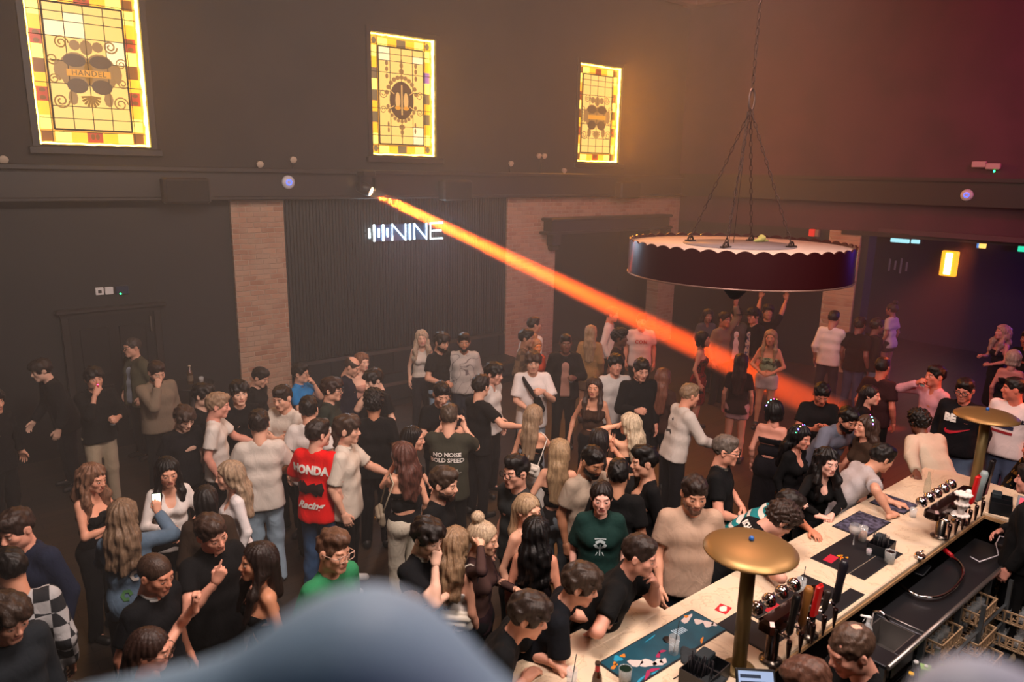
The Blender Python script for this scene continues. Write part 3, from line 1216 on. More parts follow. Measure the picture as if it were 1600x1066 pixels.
# ------------------------------------------------------------------ hair, in head coordinates
def hair_data(style, h):
    hl = [((0, .088, .058), (0, .80, -.60))]           # hairline: drops the face
    nape = ((0, 0, -.062), (0, 0, -1))
    if style in ('bun', 'pony', 'tucked', 'long', 'wavy', 'front', 'frontwavy', 'bob'):
        hl = [((0, .092, .082), (0, .84, -.54))]
    cap = lambda e, k=.012, nz=-.062: _ell((0, -.018, .034), (.079 + e, .100 + e, .089 + e), k, clip=hl + [((0, 0, nz), (0, 0, -1))])
    ears = [_ell((.088, .0, -.012), (.022, .026, .036), .01), _ell((-.088, .0, -.012), (.022, .026, .036), .01)]
    tuft = wig(.0045, 95, 80, 70)
    if style == 'buzz':
        return blob([cap(.002, nz=-.045)], h, ears, wig(.0008, 200, 180, 160))
    if style == 'fade':
        return blob([cap(.003, nz=-.045), _ell((0, .0, .085), (.068, .088, .045), .02, clip=hl)], h, ears, wig(.0035, 110, 100, 90))
    if style == 'short':
        return blob([cap(.008), _ell((0, .012, .088), (.072, .092, .045), .02, clip=[((0, .100, .06), (0, .75, -.66))])], h, ears, tuft)
    if style == 'quiff':
        return blob([cap(.006), _ell((0, .035, .105), (.064, .072, .042), .02, rot=rotx(.25)), _ell((0, -.01, .10), (.066, .08, .036), .02)], h, ears + [_ell((0, .13, .02), (.09, .06, .035), .01)], wig(.006, 80, 60, 60))
    if style == 'mop':
        return blob([cap(.012), _ell((0, .02, .083), (.082, .090, .050), .03), _cap((-.045, .082, .06), (.045, .082, .06), .025, .025, .02),
                     _ell((.078, .01, .03), (.022, .05, .045), .02), _ell((-.078, .01, .03), (.022, .05, .045), .02)], h, ears + [_ell((0, .125, .005), (.07, .05, .034), .008)], wig(.0065, 75, 62, 60, .5))
    if style == 'curly':
        return blob([cap(.018), _ell((0, .015, .09), (.088, .094, .055), .03)], h, ears + [_ell((0, .12, .01), (.07, .045, .036), .01)], wig(.009, 120, 120, 120, 1))
    if style == 'mullet':
        return blob([cap(.014), _ell((0, .02, .085), (.084, .09, .05), .03), _cap((-.04, .08, .055), (.04, .08, .055), .024, .024, .02),
                     _cap((-.04, -.09, -.03), (-.035, -.095, -.12), .035, .022, .03), _cap((.04, -.09, -.03), (.035, -.095, -.12), .035, .022, .03)], h, ears + [_ell((0, .125, .0), (.07, .05, .034), .008)], wig(.006, 75, 62, 50, .8))
    if style == 'bald':
        return blob([cap(.003, nz=-.045)], h, ears + [_ell((0, .03, .115), (.075, .115, .055), .01)], wig(.001, 180, 180, 120))
    if style == 'thin':
        return blob([cap(.004, nz=-.045)], h, ears + [_ell((0, -.07, .125), (.035, .035, .03), .01), _ell((.045, .07, .1), (.022, .03, .04), .01), _ell((-.045, .07, .1), (.022, .03, .04), .01)], wig(.0035, 120, 100, 100))

    def strands(a, f, ph=0.0):
        def g(x, y, z):
            th = np.arctan2(x, -y - .02)
            return a * np.sin(f * th + 2.5 * np.sin(9 * z + ph) + ph) + a * .5 * np.sin(2.3 * f * th + 3 * np.sin(14 * z))
        return g
    face = [_ell((0, .13, -.02), (.055, .085, .105), .012)]
    if style == 'bun':
        return blob([cap(.009), _ell((0, -.065, .150), (.050, .046, .044), .012), _cap((.078, .03, .0), (.082, .04, -.09), .006, .003, .01), _cap((-.078, .03, .0), (-.082, .04, -.09), .006, .003, .01)], h, ears, strands(.003, 20))
    if style == 'pony':
        return blob([cap(.008), _cap((0, -.11, .05), (0, -.16, -.0), .026, .034, .02), _cap((0, -.16, .0), (0, -.15, -.28), .036, .02, .02)], h, ears, strands(.0025, 22))
    if style == 'bob':
        return blob([cap(.016), _cap((.068, -.01, .03), (.072, .0, -.09), .030, .026, .03), _cap((-.068, -.01, .03), (-.072, .0, -.09), .030, .026, .03), _cap((-.04, -.075, .0), (.04, -.075, .0), .045, .045, .03), _cap((-.04, -.075, -.07), (.04, -.075, -.07), .038, .038, .03)], h, face, strands(.003, 18))
    side = [_cap((.058, .012, .075), (.075, -.005, -.06), .026, .028, .03), _cap((-.058, .012, .075), (-.075, -.005, -.06), .026, .028, .03)]
    back = [_cap((-.04, -.075, .0), (-.05, -.115, -.20), .050, .044, .04), _cap((.04, -.075, .0), (.05, -.115, -.20), .050, .044, .04)]
    if style == 'tucked':
        return blob([cap(.008), _cap((-.035, -.08, .0), (-.04, -.11, -.2), .046, .04, .04), _cap((.035, -.08, .0), (.04, -.11, -.2), .046, .04, .04),
                     _cap((-.04, -.11, -.2), (-.03, -.125, -.36), .038, .022, .04), _cap((.04, -.11, -.2), (.03, -.125, -.36), .038, .022, .04)], h, face, strands(.003, 18))
    tailL = [_cap((-.05, -.115, -.20), (-.045, -.135, -.42), .042, .024, .04), _cap((.05, -.115, -.20), (.045, -.135, -.42), .042, .024, .04), _cap((0, -.12, -.1), (0, -.14, -.44), .045, .022, .04)]
    if style == 'long':
        return blob([cap(.010)] + side + back + tailL, h, face, strands(.0028, 20))
    if style == 'wavy':
        T = [_cap((-.075, -.09, -.12), (-.085, -.12, -.34), .050, .034, .05), _cap((.075, -.09, -.12), (.085, -.12, -.34), .050, .034, .05), _cap((0, -.12, -.12), (0, -.14, -.38), .055, .035, .05)]
        return blob([cap(.014)] + side + back + T, h, face, lambda x, y, z: strands(.0045, 16, .7)(x, y, z) + wig(.005, 40, 40, 45)(x, y, z))
    if style == 'front':
        T = [_cap((-.075, -.01, -.06), (-.095, .045, -.18), .028, .028, .04), _cap((-.095, .045, -.18), (-.085, .085, -.36), .028, .016, .04),
             _cap((.075, -.01, -.06), (.095, .045, -.18), .028, .028, .04), _cap((.095, .045, -.18), (.085, .085, -.36), .028, .016, .04)]
        return blob([cap(.010)] + side + back + T, h, face, strands(.003, 20))
    if style == 'frontwavy':
        T = [_cap((-.080, -.01, -.06), (-.105, .04, -.18), .036, .038, .04), _cap((-.105, .04, -.18), (-.095, .07, -.34), .038, .022, .04),
             _cap((.080, -.01, -.06), (.105, .04, -.18), .036, .038, .04), _cap((.105, .04, -.18), (.095, .07, -.34), .038, .022, .04)]
        return blob([cap(.016)] + side + back + T, h, face, lambda x, y, z: strands(.005, 14, .7)(x, y, z) + wig(.007, 45, 45, 50)(x, y, z))
    raise ValueError(style)


def hair_mesh(style, h):
    def mk():
        V, Q = hair_data(style, h)
        return mesh_np('hair', V, Q)
    return tpl(('hair', style, h), mk)


def beard_mesh(h):
    def mk():
        V, Q = blob([_ell((0, .018, -.032), (.066, .079, .094), .03), _cap((-.014, .069, -.1), (.014, .069, -.1), .019, .019, .03), _ell((.045, .004, -.062), (.023, .033, .032), .03), _ell((-.045, .004, -.062), (.023, .033, .032), .03)], h,
                    [_ell((0, .08, .03), (.2, .2, .07), .012), _ell((0, .1, -.036), (.034, .06, .010), .006), _ell((0, .1, -.064), (.021, .05, .011), .005),
                     _ell((.042, .07, -.02), (.028, .05, .03), .012), _ell((-.042, .07, -.02), (.028, .05, .03), .012), _ell((0, -.12, -.05), (.2, .115, .3), .01)], wig(.0015, 200, 160, 160))
        return mesh_np('beard', V, Q)
    return tpl(('beard', h), mk)


def glasses_mesh():
    def mk():
        b = MB()
        for s in (-1, 1):
            pts = [(s * .033 + .025 * max(-1, min(1, 1.15 * math.cos(a))), .108, .0 + .019 * max(-1, min(1, 1.15 * math.sin(a)))) for a in [2 * PI * i / 18 for i in range(18)]]
            b.tube(pts, .0032, 6, True)
            b.tube([(s * .058, .107, .006), (s * .079, .085, .008), (s * .086, .0, .008), (s * .084, -.02, -.004)], .0026, 5)
        b.tube([(-.008, .109, .004), (0, .112, .007), (.008, .109, .004)], .0028, 5)
        return b.mesh('glasses')
    return tpl('glasses', mk)


def skin_mat():
    if 'skin' in _M:
        return _M['skin']
    m = bpy.data.materials.new('skin')
    m.use_nodes = True
    nt = m.node_tree
    b = nt.nodes['Principled BSDF']
    a = nt.nodes.new('ShaderNodeAttribute')
    a.attribute_name = 'tone'
    nt.links.new(a.outputs['Color'], b.inputs['Base Color'])
    b.inputs['Roughness'].default_value = .52
    b.inputs['Specular IOR Level'].default_value = .4
    tc = nt.nodes.new('ShaderNodeTexCoord')
    n = nt.nodes.new('ShaderNodeTexNoise')
    n.inputs['Scale'].default_value = 60
    bp = nt.nodes.new('ShaderNodeBump')
    bp.inputs['Distance'].default_value = .002
    bp.inputs['Strength'].default_value = .25
    nt.links.new(tc.outputs['Object'], n.inputs['Vector'])
    nt.links.new(n.outputs['Fac'], bp.inputs['Height'])
    nt.links.new(bp.outputs['Normal'], b.inputs['Normal'])
    _M['skin'] = m
    return m


def unit(v):
    return v / max(np.linalg.norm(v), 1e-9)


def ik(S, T, l1, l2, pole):
    d = T - S
    L = np.linalg.norm(d)
    mx = (l1 + l2) * .995
    if L > mx:
        T = S + d / L * mx
        d = T - S
        L = mx
    L = max(L, abs(l1 - l2) + .02)
    a = (l1 * l1 - l2 * l2 + L * L) / (2 * L)
    hh = math.sqrt(max(l1 * l1 - a * a, 0))
    u = unit(d)
    p = pole - u * (pole @ u)
    return S + u * a + unit(p) * hh, T


# arm presets for the right arm: wrist relative to the shoulder (metres, upright), elbow pole, hand pose, finger direction (None = forearm), back-of-hand direction
ARM = {
    'down': ((.075, .04, -.53), (.3, -1, 0), 'relax', None, (1, .3, 0)),
    'out': ((.16, .06, -.50), (.5, -1, 0), 'relax', None, (1, .3, 0)),
    'swing': ((.06, .18, -.50), (.3, -1, 0), 'relax', None, (1, .2, .2)),
    'back': ((.03, -.20, -.46), (.5, -1, 0), 'relax', None, (1, -.3, 0)),
    'pocket': ((.045, .09, -.46), (.8, -1, 0), 'relax', (-.2, .3, -.9), (.9, .4, 0)),
    'hip': ((.03, .03, -.36), (1, -.8, 0), 'relax', (-.8, .5, -.3), (.3, .6, .6)),
    'hold': ((-.05, .30, -.24), (.7, -.3, -1), 'grip', (-.55, .75, .1), (.75, .45, .25)),
    'holdhigh': ((-.06, .28, -.10), (.7, -.3, -1), 'grip', (-.55, .75, .1), (.75, .45, .25)),
    'phone': ((-.09, .29, -.20), (.7, -.3, -1), 'grip', (-.5, .75, .35), (.6, .25, -.6)),
    'phonehigh': ((-.06, .36, .02), (.7, -.3, -1), 'grip', (-.35, .6, .6), (.6, .5, -.4)),
    'clasp': ((-.13, .27, -.36), (.8, -.4, -.6), 'soft', (-.8, .5, 0), (.4, .6, .6)),
    'waist': ((-.06, .22, -.36), (1, -.4, -.5), 'relax', (-.85, .4, -.2), (.4, .6, .5)),
    'chin': ((-.135, .16, .055), (.5, .2, -1), 'soft', (-.25, -.05, .95), (.5, .8, 0)),
    'mouth': ((-.11, .19, .07), (.5, .1, -1), 'soft', (-.55, -.15, .8), (.5, .8, .1)),
    'face': ((-.09, .15, .16), (.6, .1, -1), 'relax', (-.5, -.2, .85), (.6, .7, .1)),
    'hair': ((-.03, .06, .23), (1, .5, .1), 'relax', (-.6, -.3, .7), (.7, .3, .5)),
    'up': ((.02, .10, .50), (.9, .3, 0), 'open', (0, .1, 1), (.2, -.9, 0)),
    'cheer': ((.10, .18, .38), (.9, .2, -.4), 'point', (-.1, .2, 1), (.3, -.9, .2)),
    'fwd': ((.0, .52, -.10), (.6, 0, -1), 'relax', None, (.2, .1, 1)),
    'fwdlow': ((.0, .42, -.30), (.8, -.2, -1), 'relax', None, (.4, .1, 1)),
    'side': ((.50, .14, -.12), (.1, -.6, -.8), 'relax', None, (.1, .1, 1)),
    'cross': ((-.20, .20, -.22), (1, .1, -.7), 'relax', (-1, .1, .05), (.1, 1, .2)),
    'drink': ((-.10, .20, .12), (.9, .2, -.6), 'grip', (-.7, .1, .5), (.6, .7, .2)),
    'gesture': ((-.02, .30, .0), (.7, -.2, -1), 'point', (-.35, .35, .85), (.4, .9, 0)),
    'peace': ((-.02, .22, .10), (.7, -.2, -1), 'peace', (-.1, .15, 1), (.2, .9, 0)),
}

NP = [0]


def person(px, py, face, label, hair='short', hc='#2b1d15', skin='#d9a58c', sex='m', h=None, look=None, pitch=8, roll=0, lean=0,
           top='tee', tc='#1b1b1e', tk='cloth', bot='trousers', bc='#16161a', bk='cloth', ra='down', la='down', fat=1.0, sit=False,
           inner=None, beard=None, glasses=None, z=None, world=None, collar=None, sleeve=None, hem=None, shoes='#1a1a1a', waist_bag=None, extra=None, hat=None, stance=.0, loose=1.0, side=0, smile=False, lod=None):
    """px, py: the head's centre in the photograph; face: 0 looks at the viewer, 90 to the viewer's right, 180 away; angles in degrees"""
    male = sex == 'm'
    h = h or (1.78 if male else 1.66)
    s = h / 1.78
    NP[0] += 1
    rnd = random.Random(NP[0] * 13)
    # skeleton, local: x the figure's right, y forward
    ln = math.radians(lean)
    R = rotx(-ln) @ roty(math.radians(side))
    hz0 = (.47 if sit else .95)
    hip = np.array([0, 0, hz0])
    HS = 1.13
    sw = (.169 if male else .146) * (.5 + .5 * fat)
    B = lambda x, y, zz: hip + R @ np.array([x, y, zz])
    neck = B(0, .0, .555)
    look = face if look is None else look
    pitch = pitch - (7 if pitch > 5 else 3)
    hyaw = math.radians(look - face)            # + turns towards the viewer's right-hand side
    Rh = rotx(-ln * .35) @ rotz(-hyaw if False else hyaw) @ rotx(-math.radians(pitch)) @ roty(math.radians(roll))
    HC = neck + R @ np.array([0, .012, .06]) + Rh @ np.array([0, .024, .107])
    hl = HC * s
    # world placement
    W = atz(px, py, hl[2]) if z is None else atz(px, py, z)
    dist = float(np.hypot(W[0], W[1]))
    v = np.array([W[0], W[1]]) / dist
    rt = np.array([v[1], -v[0]])
    if world is not None:
        fw = np.array([math.cos(math.radians(world)), math.sin(math.radians(world))])
    else:
        f_ = math.radians(face)
        fw = -v * math.cos(f_) + rt * math.sin(f_)
    yaw = math.atan2(-fw[0], fw[1])
    Rz = rotz(yaw)
    root = np.array([W[0], W[1], 0.0 if z is None else z - hl[2]]) - np.array([*(Rz @ np.array([hl[0], hl[1], 0]))[:2], 0])

    def to_local(P):
        return (Rz.T @ (np.asarray(P, float) - root)) / s
    t = empty('person', root, yaw, label, 'person', 'crowd in the hall')
    t.scale = (s, s, s)
    far = dist > 9.5 if lod is None else lod
    hb = .027 if far else .020
    hcl = .023 if far else .0165
    hh = .009 if far else .0055
    hhand = .0085 if far else .0055
    b = fat
    # arms
    arms = []
    for sd, spec in ((1, ra), (-1, la)):
        S = B(sd * sw, 0, .495)
        pose, fd, bk_ = 'relax', None, (sd, .3, 0)
        pole = np.array([sd * .3, -1.0, 0])
        if isinstance(spec, str):
            tgt, pole, pose, fd, bk_ = ARM[spec]
            m = np.array([sd, 1, 1])
            T = S + np.array(tgt) * m
            pole = np.array(pole, float) * m
            bk_ = np.array(bk_, float) * m
            if fd is not None:
                fd = np.array(fd, float) * m
            if spec not in ('down', 'out', 'swing', 'back', 'pocket', 'hip') and lean:
                T = S + R @ (np.array(tgt) * m)
        else:
            # (px, py, z, pose[, options]) : wrist seen at a pixel, at a height
            T = to_local(atz(spec[0], spec[1], spec[2]))
            pose = spec[3]
            o = spec[4] if len(spec) > 4 else {}
            pole = np.array(o.get('pole', (.8, -.5, -.8)), float) * np.array([sd, 1, 1])
            bk_ = np.array(o.get('back', (0, 0, 1)), float) * np.array([sd, 1, 1])
            if 'dir' in o:
                fd = np.array(o['dir'], float) * np.array([sd, 1, 1])
        E, T = ik(S, T, .30, .265, np.array(pole, float))
        if fd is None:
            fd = T - E
        arms.append((sd, S, E, T, pose, unit(np.array(fd, float)), np.array(bk_, float)))
    # legs
    legs = []
    for sd in (1, -1):
        H = hip + np.array([sd * .088, 0, -.03])
        if sit:
            K = H + np.array([sd * .06, .43, .03])
            A = np.array([K[0] + sd * .02, K[1] + .02, .09])
        else:
            off = stance * sd
            K = np.array([sd * .10, .035 + off * .5 - .02, .50])
            A = np.array([sd * .115, off - .02, .085])
        legs.append((sd, H, K, A))
    # ---- body
    P = [_cap(B(-.065, 0, 0), B(.065, 0, 0), .108 * b, .108 * b, .05), _cap(B(-.05, .0, .16), B(.05, .0, .16), (.092 if male else .078) * b, (.092 if male else .078) * b, .07),
         _cap(B(-.075, .005, .36), B(.075, .005, .36), (.108 if male else .094) * b, (.108 if male else .094) * b, .08),
         _cap(B(-sw * .72, -.01, .485), B(sw * .72, -.01, .485), .058, .058, .05), _cap(B(0, -.01, .50), B(0, .01, .62), .062 if male else .05, .052 if male else .044, .04)]
    if not male:
        P += [_ell(B(.068, .085, .33), (.058, .055, .058), .03), _ell(B(-.068, .085, .33), (.058, .055, .058), .03), _ell(B(.07, -.05, -.03), (.085, .08, .09), .04), _ell(B(-.07, -.05, -.03), (.085, .08, .09), .04)]
    P.append(_cap(B(0, -.005, .56), HC + Rh @ np.array([0, -.02, -.05]), .053 if male else .044, .052 if male else .044, .03))
    am = 1.0 if male else .82
    for sd, S, E, T, pose, fd, bk_ in arms:
        P += [_cap(S, E, .052 * am * (.4 + .6 * b), .041 * am * (.4 + .6 * b), .03), _cap(E, E + (T - E) * .4, .043 * am, .041 * am, .02), _cap(E + (T - E) * .3, T, .041 * am, .0265 * (.9 + .1 * am), .02)]
    for sd, H, K, A in legs:
        P += [_cap(H, K, .088 * b, .054, .04), _cap(K, K + (A - K) * .35 + np.array([0, -.01, 0]), .049, .050, .03), _cap(K + (A - K) * .3 + np.array([0, -.008, 0]), A, .049, .034, .03), _cap(A, A + np.array([0, .11, -.055]), .034, .022, .02)]
    V, Q = blob(P, hb)
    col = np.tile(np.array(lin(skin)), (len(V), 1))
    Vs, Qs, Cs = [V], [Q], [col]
    n = len(V)
    hv, hq = tpl(('head', male, hh), lambda: head_data(hh, male))
    lipc = {'m': '#b06a5c'}.get(sex, '#b04a4c')
    hcol = tpl(('paint', male, hh, skin, hc), lambda: head_paint(hv, skin, lipc if lin(skin)[0] > .35 else '#7a4038', hc if lin(hc)[0] < .2 else '#7a5a3c', male=male))
    Vs.append((hv * HS) @ Rh.T + HC)
    Qs.append(hq + n)
    Cs.append(hcol)
    n += len(hv)
    for sd, S, E, T, pose, fd, bk_ in arms:
        av, aq = tpl(('hand', pose, hhand), lambda: hand_data(pose, hhand))
        a = av.copy()
        q = aq
        if sd < 0:
            a[:, 0] *= -1
            q = aq[:, ::-1]
        yv = fd
        zv = bk_ - yv * (bk_ @ yv)
        if np.linalg.norm(zv) < .05:
            zv = np.array([0, 0, 1.0]) - yv * yv[2]
        zv = unit(zv)
        xv = np.cross(yv, zv)
        sc = (1.0 if male else .9) * .98
        Vs.append((a * sc) @ np.stack([xv, yv, zv]) + T)
        Qs.append(q + n)
        Cs.append(np.tile(np.array(lin(skin)), (len(a), 1)))
        n += len(a)
    V, Q, C = np.concatenate(Vs), np.concatenate(Qs), np.concatenate(Cs)
    me = mesh_np('body', V, Q)
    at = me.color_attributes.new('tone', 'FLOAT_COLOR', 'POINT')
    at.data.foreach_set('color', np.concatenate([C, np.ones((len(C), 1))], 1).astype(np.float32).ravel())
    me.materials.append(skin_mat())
    body = link('body', me, None, t)
    # ---- hair
    RhM = Matrix(Rh.tolist()).to_4x4()
    HM = Matrix.Translation(Vector(HC)) @ RhM @ Matrix.Scale(HS, 4)

    def on_head(name, me_, m_):
        o = link(name, me_, m_, t)
        o.matrix_local = HM
        return o
    if hair:
        on_head('hair', hair_mesh(hair, .010 if far else .0072), hair_mat(hc))
    if beard:
        on_head('beard', beard_mesh(.008 if far else .005), hair_mat(beard if beard is not True else hc))
    if glasses:
        on_head('glasses', glasses_mesh(), mat('spectacle_frame', glasses, .3))
    if hat == 'cap':
        def mk():
            bb = blob([_ell((0, -.012, .055), (.092, .112, .078), .01, clip=((0, 0, .035), (0, 0, -1))), _ell((0, .10, .042), (.07, .085, .009), .012)], .006)
            return mesh_np('cap', *bb)
        on_head('cap', tpl('cap', mk), cloth_mat('#1c1a1a'))
    if hat == 'lights':
        b_ = MB()
        pts = [(.097 * math.cos(a), -.01, .03 + .105 * math.sin(a)) for a in [PI * i / 16 for i in range(17)]]
        b_.tube(pts, .004, 5)
        hbnd = on_head('headband', b_.mesh('headband'), mat('headband_wire', '#332a33', .5))
        for i, cc in enumerate(('#40ff9a', '#7a6bff', '#ffd060', '#ff60d0', '#5fb8ff', '#8affc0', '#c080ff')):
            q = pts[2 + i * 2]
            bl = MB().lathe([(0, -.008), (.007, -.004), (.008, 0), (.007, .005), (0, .008)], 8, Matrix.Translation(q), cap=False)
            bl.obj('bulb', mat('bulb_glow', cc, .3, emit=cc, es=9), hbnd)
    # ---- clothes
    def prim_t(xs, y, zz, r, k=.06, clip=None):
        return _cap(B(-xs, y, zz), B(xs, y, zz), r, r, k, clip)
    ph = rnd.random() * 6
    fold = folds(.0029 if male else .0025, ph)
    up = R @ np.array([0, 0, 1.0])
    fwd = R @ np.array([0, 1.0, 0])
    tops = {}
    L = loose

    def torso(extra_r, hemz, topz=None, k=.06):
        cl = [(B(0, 0, hemz), -up)]
        if topz is not None:
            cl.append((B(0, 0, topz), up))
        w_ = .116 * b if male else .102 * b
        wh = .129 * b if male else .116 * b
        out = [prim_t(.078, .003, .37, ((.101 if male else .094) * b + extra_r), k, cl), prim_t(.06, .0, .2, (w_ * .96 if male else .086 * b) + extra_r * 1.1, k, cl), prim_t(.062, .0, .04, (wh - .008 if male else .104 * b) + extra_r * .8, k, cl), prim_t(.064, 0, -.10, wh + extra_r * .9, k, cl)]
        if not male:
            out += [_ell(B(.068, .088, .33), (.064, .06, .064), .04, clip=cl), _ell(B(-.068, .088, .33), (.064, .06, .064), .04, clip=cl), _ell(B(.07, -.05, -.03), (.103, .098, .108), .04, clip=cl), _ell(B(-.07, -.05, -.03), (.103, .098, .108), .04, clip=cl)]
        return out

    def shoulders(r):
        return [_cap(B(-sw * .78, -.008, .487), B(sw * .78, -.008, .487), .062 + r, .062 + r, .05), _cap(B(-.03, -.012, .53), B(.03, -.012, .53), .06 + r, .06 + r, .05)]

    def sleeves(frac, r):
        out = []
        for sd, S, E, T, pose, fd, bk_ in arms:
            if frac <= 1:
                q = S + (E - S) * frac
                out.append(_cap(S, q, .060 * am + r, .064 * am + r * 1.35, .035, (q, unit(E - S))))
            else:
                q = E + (T - E) * (frac - 1)
                out += [_cap(S, E, .058 * am + r, .052 * am + r, .035), _cap(E, q, .050 * am + r, .036 * am + r, .02, (q, unit(T - E)))]
        return out

    def neckhole(r=.066, deep=.0, low=0.0):
        N_ = [_cap(B(0, .012, .575 - low), B(0, .03, .72), r, r + .02, .012)]
        if deep:
            N_.append(_ell(B(0, .11, .53 - deep * .5), (r * .8, .09, deep), .01))
        return N_
    e = .012 * L
    clip_top = None
    nm, prims, negs = None, [], []
    if top == 'tee':
        nm, prims, negs = 't_shirt', torso(e, hem if hem is not None else -.10) + shoulders(.004) + sleeves((sleeve or .68) if inner is None else .3, .008 * L if inner is None else 0), neckhole()
    elif top == 'polo':
        nm, prims, negs = 'polo_shirt', torso(e, hem if hem is not None else -.10) + shoulders(.004) + sleeves(sleeve or .62, .006), neckhole(.058)
    elif top in ('sweat', 'sheer', 'shirt'):
        nm, prims, negs = {'sweat': 'sweatshirt', 'sheer': 'sheer_top', 'shirt': 'shirt'}[top], torso(e, hem if hem is not None else -.07) + shoulders(.006 if top != 'sheer' else .0) + sleeves(sleeve or 1.93, .012 * L if top != 'sheer' else .003), neckhole(.06 if top != 'shirt' else .056, .04 if top == 'shirt' else 0)
    elif top == 'vneck':
        nm, prims, negs = 'long_sleeved_top', torso(e * .5, hem if hem is not None else -.08) + shoulders(.0) + sleeves(sleeve or 1.9, .003), neckhole(.075, .11, .03)
    elif top == 'halter':
        nm, prims, negs = 'halter_top', torso(.004, .0 if hem is None else hem, .42, .03) + [_cap(B(.06, .09, .40), B(.03, -.01, .555), .008, .008, .01), _cap(B(-.06, .09, .40), B(-.03, -.01, .555), .008, .008, .01)], []
    elif top == 'cami':
        nm, prims, negs = 'strappy_top', torso(.004, -.02 if hem is None else hem, .37, .03) + [_cap(B(q * .075, .10, .36), B(q * .09, .0, .55), .006, .006, .01) for q in (1, -1)] + [_cap(B(q * .09, .0, .55), B(q * .07, -.10, .36), .006, .006, .01) for q in (1, -1)], []
    elif top == 'band':
        nm, prims, negs = 'bandeau_top', torso(.004, .05 if hem is None else hem, .37, .03), []
    elif top == 'tank':
        nm, prims, negs = 'sleeveless_top', torso(.006, -.02 if hem is None else hem) + [_cap(B(-sw * .62, -.005, .487), B(sw * .62, -.005, .487), .060, .060, .04)], neckhole(.07, .03)
    elif top == 'dress':
        nm, prims, negs = 'dress', torso(.006, -.1, .39, .03) + [_cap(B(q * .075, .10, .36), B(q * .09, .0, .55), .006, .006, .01) for q in (1, -1)] + [_cap(B(q * .09, .0, .55), B(q * .07, -.10, .36), .006, .006, .01) for q in (1, -1)], []
        lo_ = (0, 0, .42 if hem is None else hem)
        cl = (np.array(lo_), np.array([0, 0, -1.0]))
        prims += [_cap((-.05, 0, .93), (-.07, 0, .35), .118 * b, .13 * b, .05, cl), _cap((.05, 0, .93), (.07, 0, .35), .118 * b, .13 * b, .05, cl)]
    if nm:
        V, Q = blob(prims, hcl, negs, fold)
        to = link(nm, mesh_np(nm, V, Q), cloth_mat(tc, tk), t)
        tops['m'] = (V, Q, to)
    if top == 'polo' or collar:
        b_ = MB()
        for rr, dz in ((.060, 0), (.066, -.012)):
            pts = [B(rr * 1.05 * math.sin(a), rr * math.cos(a) * 1.0 + .008, .572 + dz - .022 * math.cos(a)) for a in [.28 + (2 * PI - .56) * i / 18 for i in range(19)]]
            b_.tube(pts, [.009] * 19, 6)
        c_ = b_.obj('collar', cloth_mat(collar or tc, tk), t)
    if inner is not None:   # open jacket over a top
        V, Q = blob(torso(.032, -.14) + shoulders(.020) + sleeves(1.95, .020), hcl, neckhole(.075) + [_cap(B(0, .17, .60), B(0, .19, -.2), .075, .085, .01)], fold)
        link('jacket', mesh_np('jacket', V, Q), cloth_mat(*inner), t)
    # lower half
    if bot in ('trousers', 'jeans', 'shorts'):
        wc = (B(0, 0, .07), up)
        PP = [prim_t(.066, 0, -.005, (.117 if male else .118) * b, .05, wc)]
        if not male:
            PP += [_ell(B(.07, -.05, -.03), (.101, .097, .107), .04), _ell(B(-.07, -.05, -.03), (.101, .097, .107), .04)]
        PP.append(prim_t(.05, 0, .06, (.112 if male else .092) * b, .04, wc))
        for sd, H, K, A in legs:
            if bot == 'shorts':
                q = H + (K - H) * .42
                PP.append(_cap(H, q, .104 * b, .104 * b, .04, (q, unit(K - H))))
            else:
                lw = .012 * (L - 1)
                PP += [_cap(H, K, .102 * b, .074 + lw, .04), _cap(K, A + np.array([0, 0, -.05]), .072 + lw, .064 + lw, .03, (A + np.array([0, 0, -.05]), np.array([0, 0, -1.0])))]
        V, Q = blob(PP, hcl * 1.2, (), folds(.0045, ph + 2))
        nm2 = bot
        link(nm2, mesh_np(nm2, V, Q), cloth_mat(bc, 'denim' if bot == 'jeans' else bk), t)
    elif bot == 'skirt':
        cl = [(B(0, 0, .07), up), ((0, 0, .62), (0, 0, -1.0))]
        V, Q = blob([prim_t(.06, 0, .05, .1 * b, .05, cl[0]), _cap((-.06, 0, .93), (-.08, 0, .5), .118 * b, .125 * b, .05, cl), _cap((.06, 0, .93), (.08, 0, .5), .118 * b, .125 * b, .05, cl), _ell(B(.07, -.05, -.03), (.101, .097, .107), .04), _ell(B(-.07, -.05, -.03), (.101, .097, .107), .04)], hcl * 1.2, (), fold)
        link('skirt', mesh_np('skirt', V, Q), cloth_mat(bc, bk), t)

    def shoe():
        V, Q = blob([_cap((0, -.055, .038), (0, .15, .030), .044, .038, .03), _cap((0, -.035, .06), (0, .0, .085), .045, .043, .03)], .011, [_ell((0, 0, -.10), (.3, .4, .1), .005)])
        return mesh_np('shoe', V, Q)
    for sd, H, K, A in legs:
        o = link('shoe', tpl('shoe', shoe), mat('shoe_leather', shoes, .5), t)
        o.location = (A[0], A[1] + .01, 0)
        o.rotation_euler = (0, 0, -sd * .15)
    info = dict(t=t, s=s, root=root, Rz=Rz, B=B, arms=arms, HC=HC, Rh=Rh, tops=tops, R=R, yaw=yaw, dist=dist, body=body)

    def toworld(P):
        return root + Rz @ (np.asarray(P, float) * s)
    info['w'] = toworld
    return info


def hand_point(info, sd, fwd=.075, down=.04):
    """world point inside the curled fingers of a hand"""
    a = [q for q in info['arms'] if q[0] == sd][0]
    _, S, E, T, pose, fd, bk_ = a
    zv = unit(bk_ - fd * (bk_ @ fd))
    return info['w'](T + fd * fwd - zv * down)


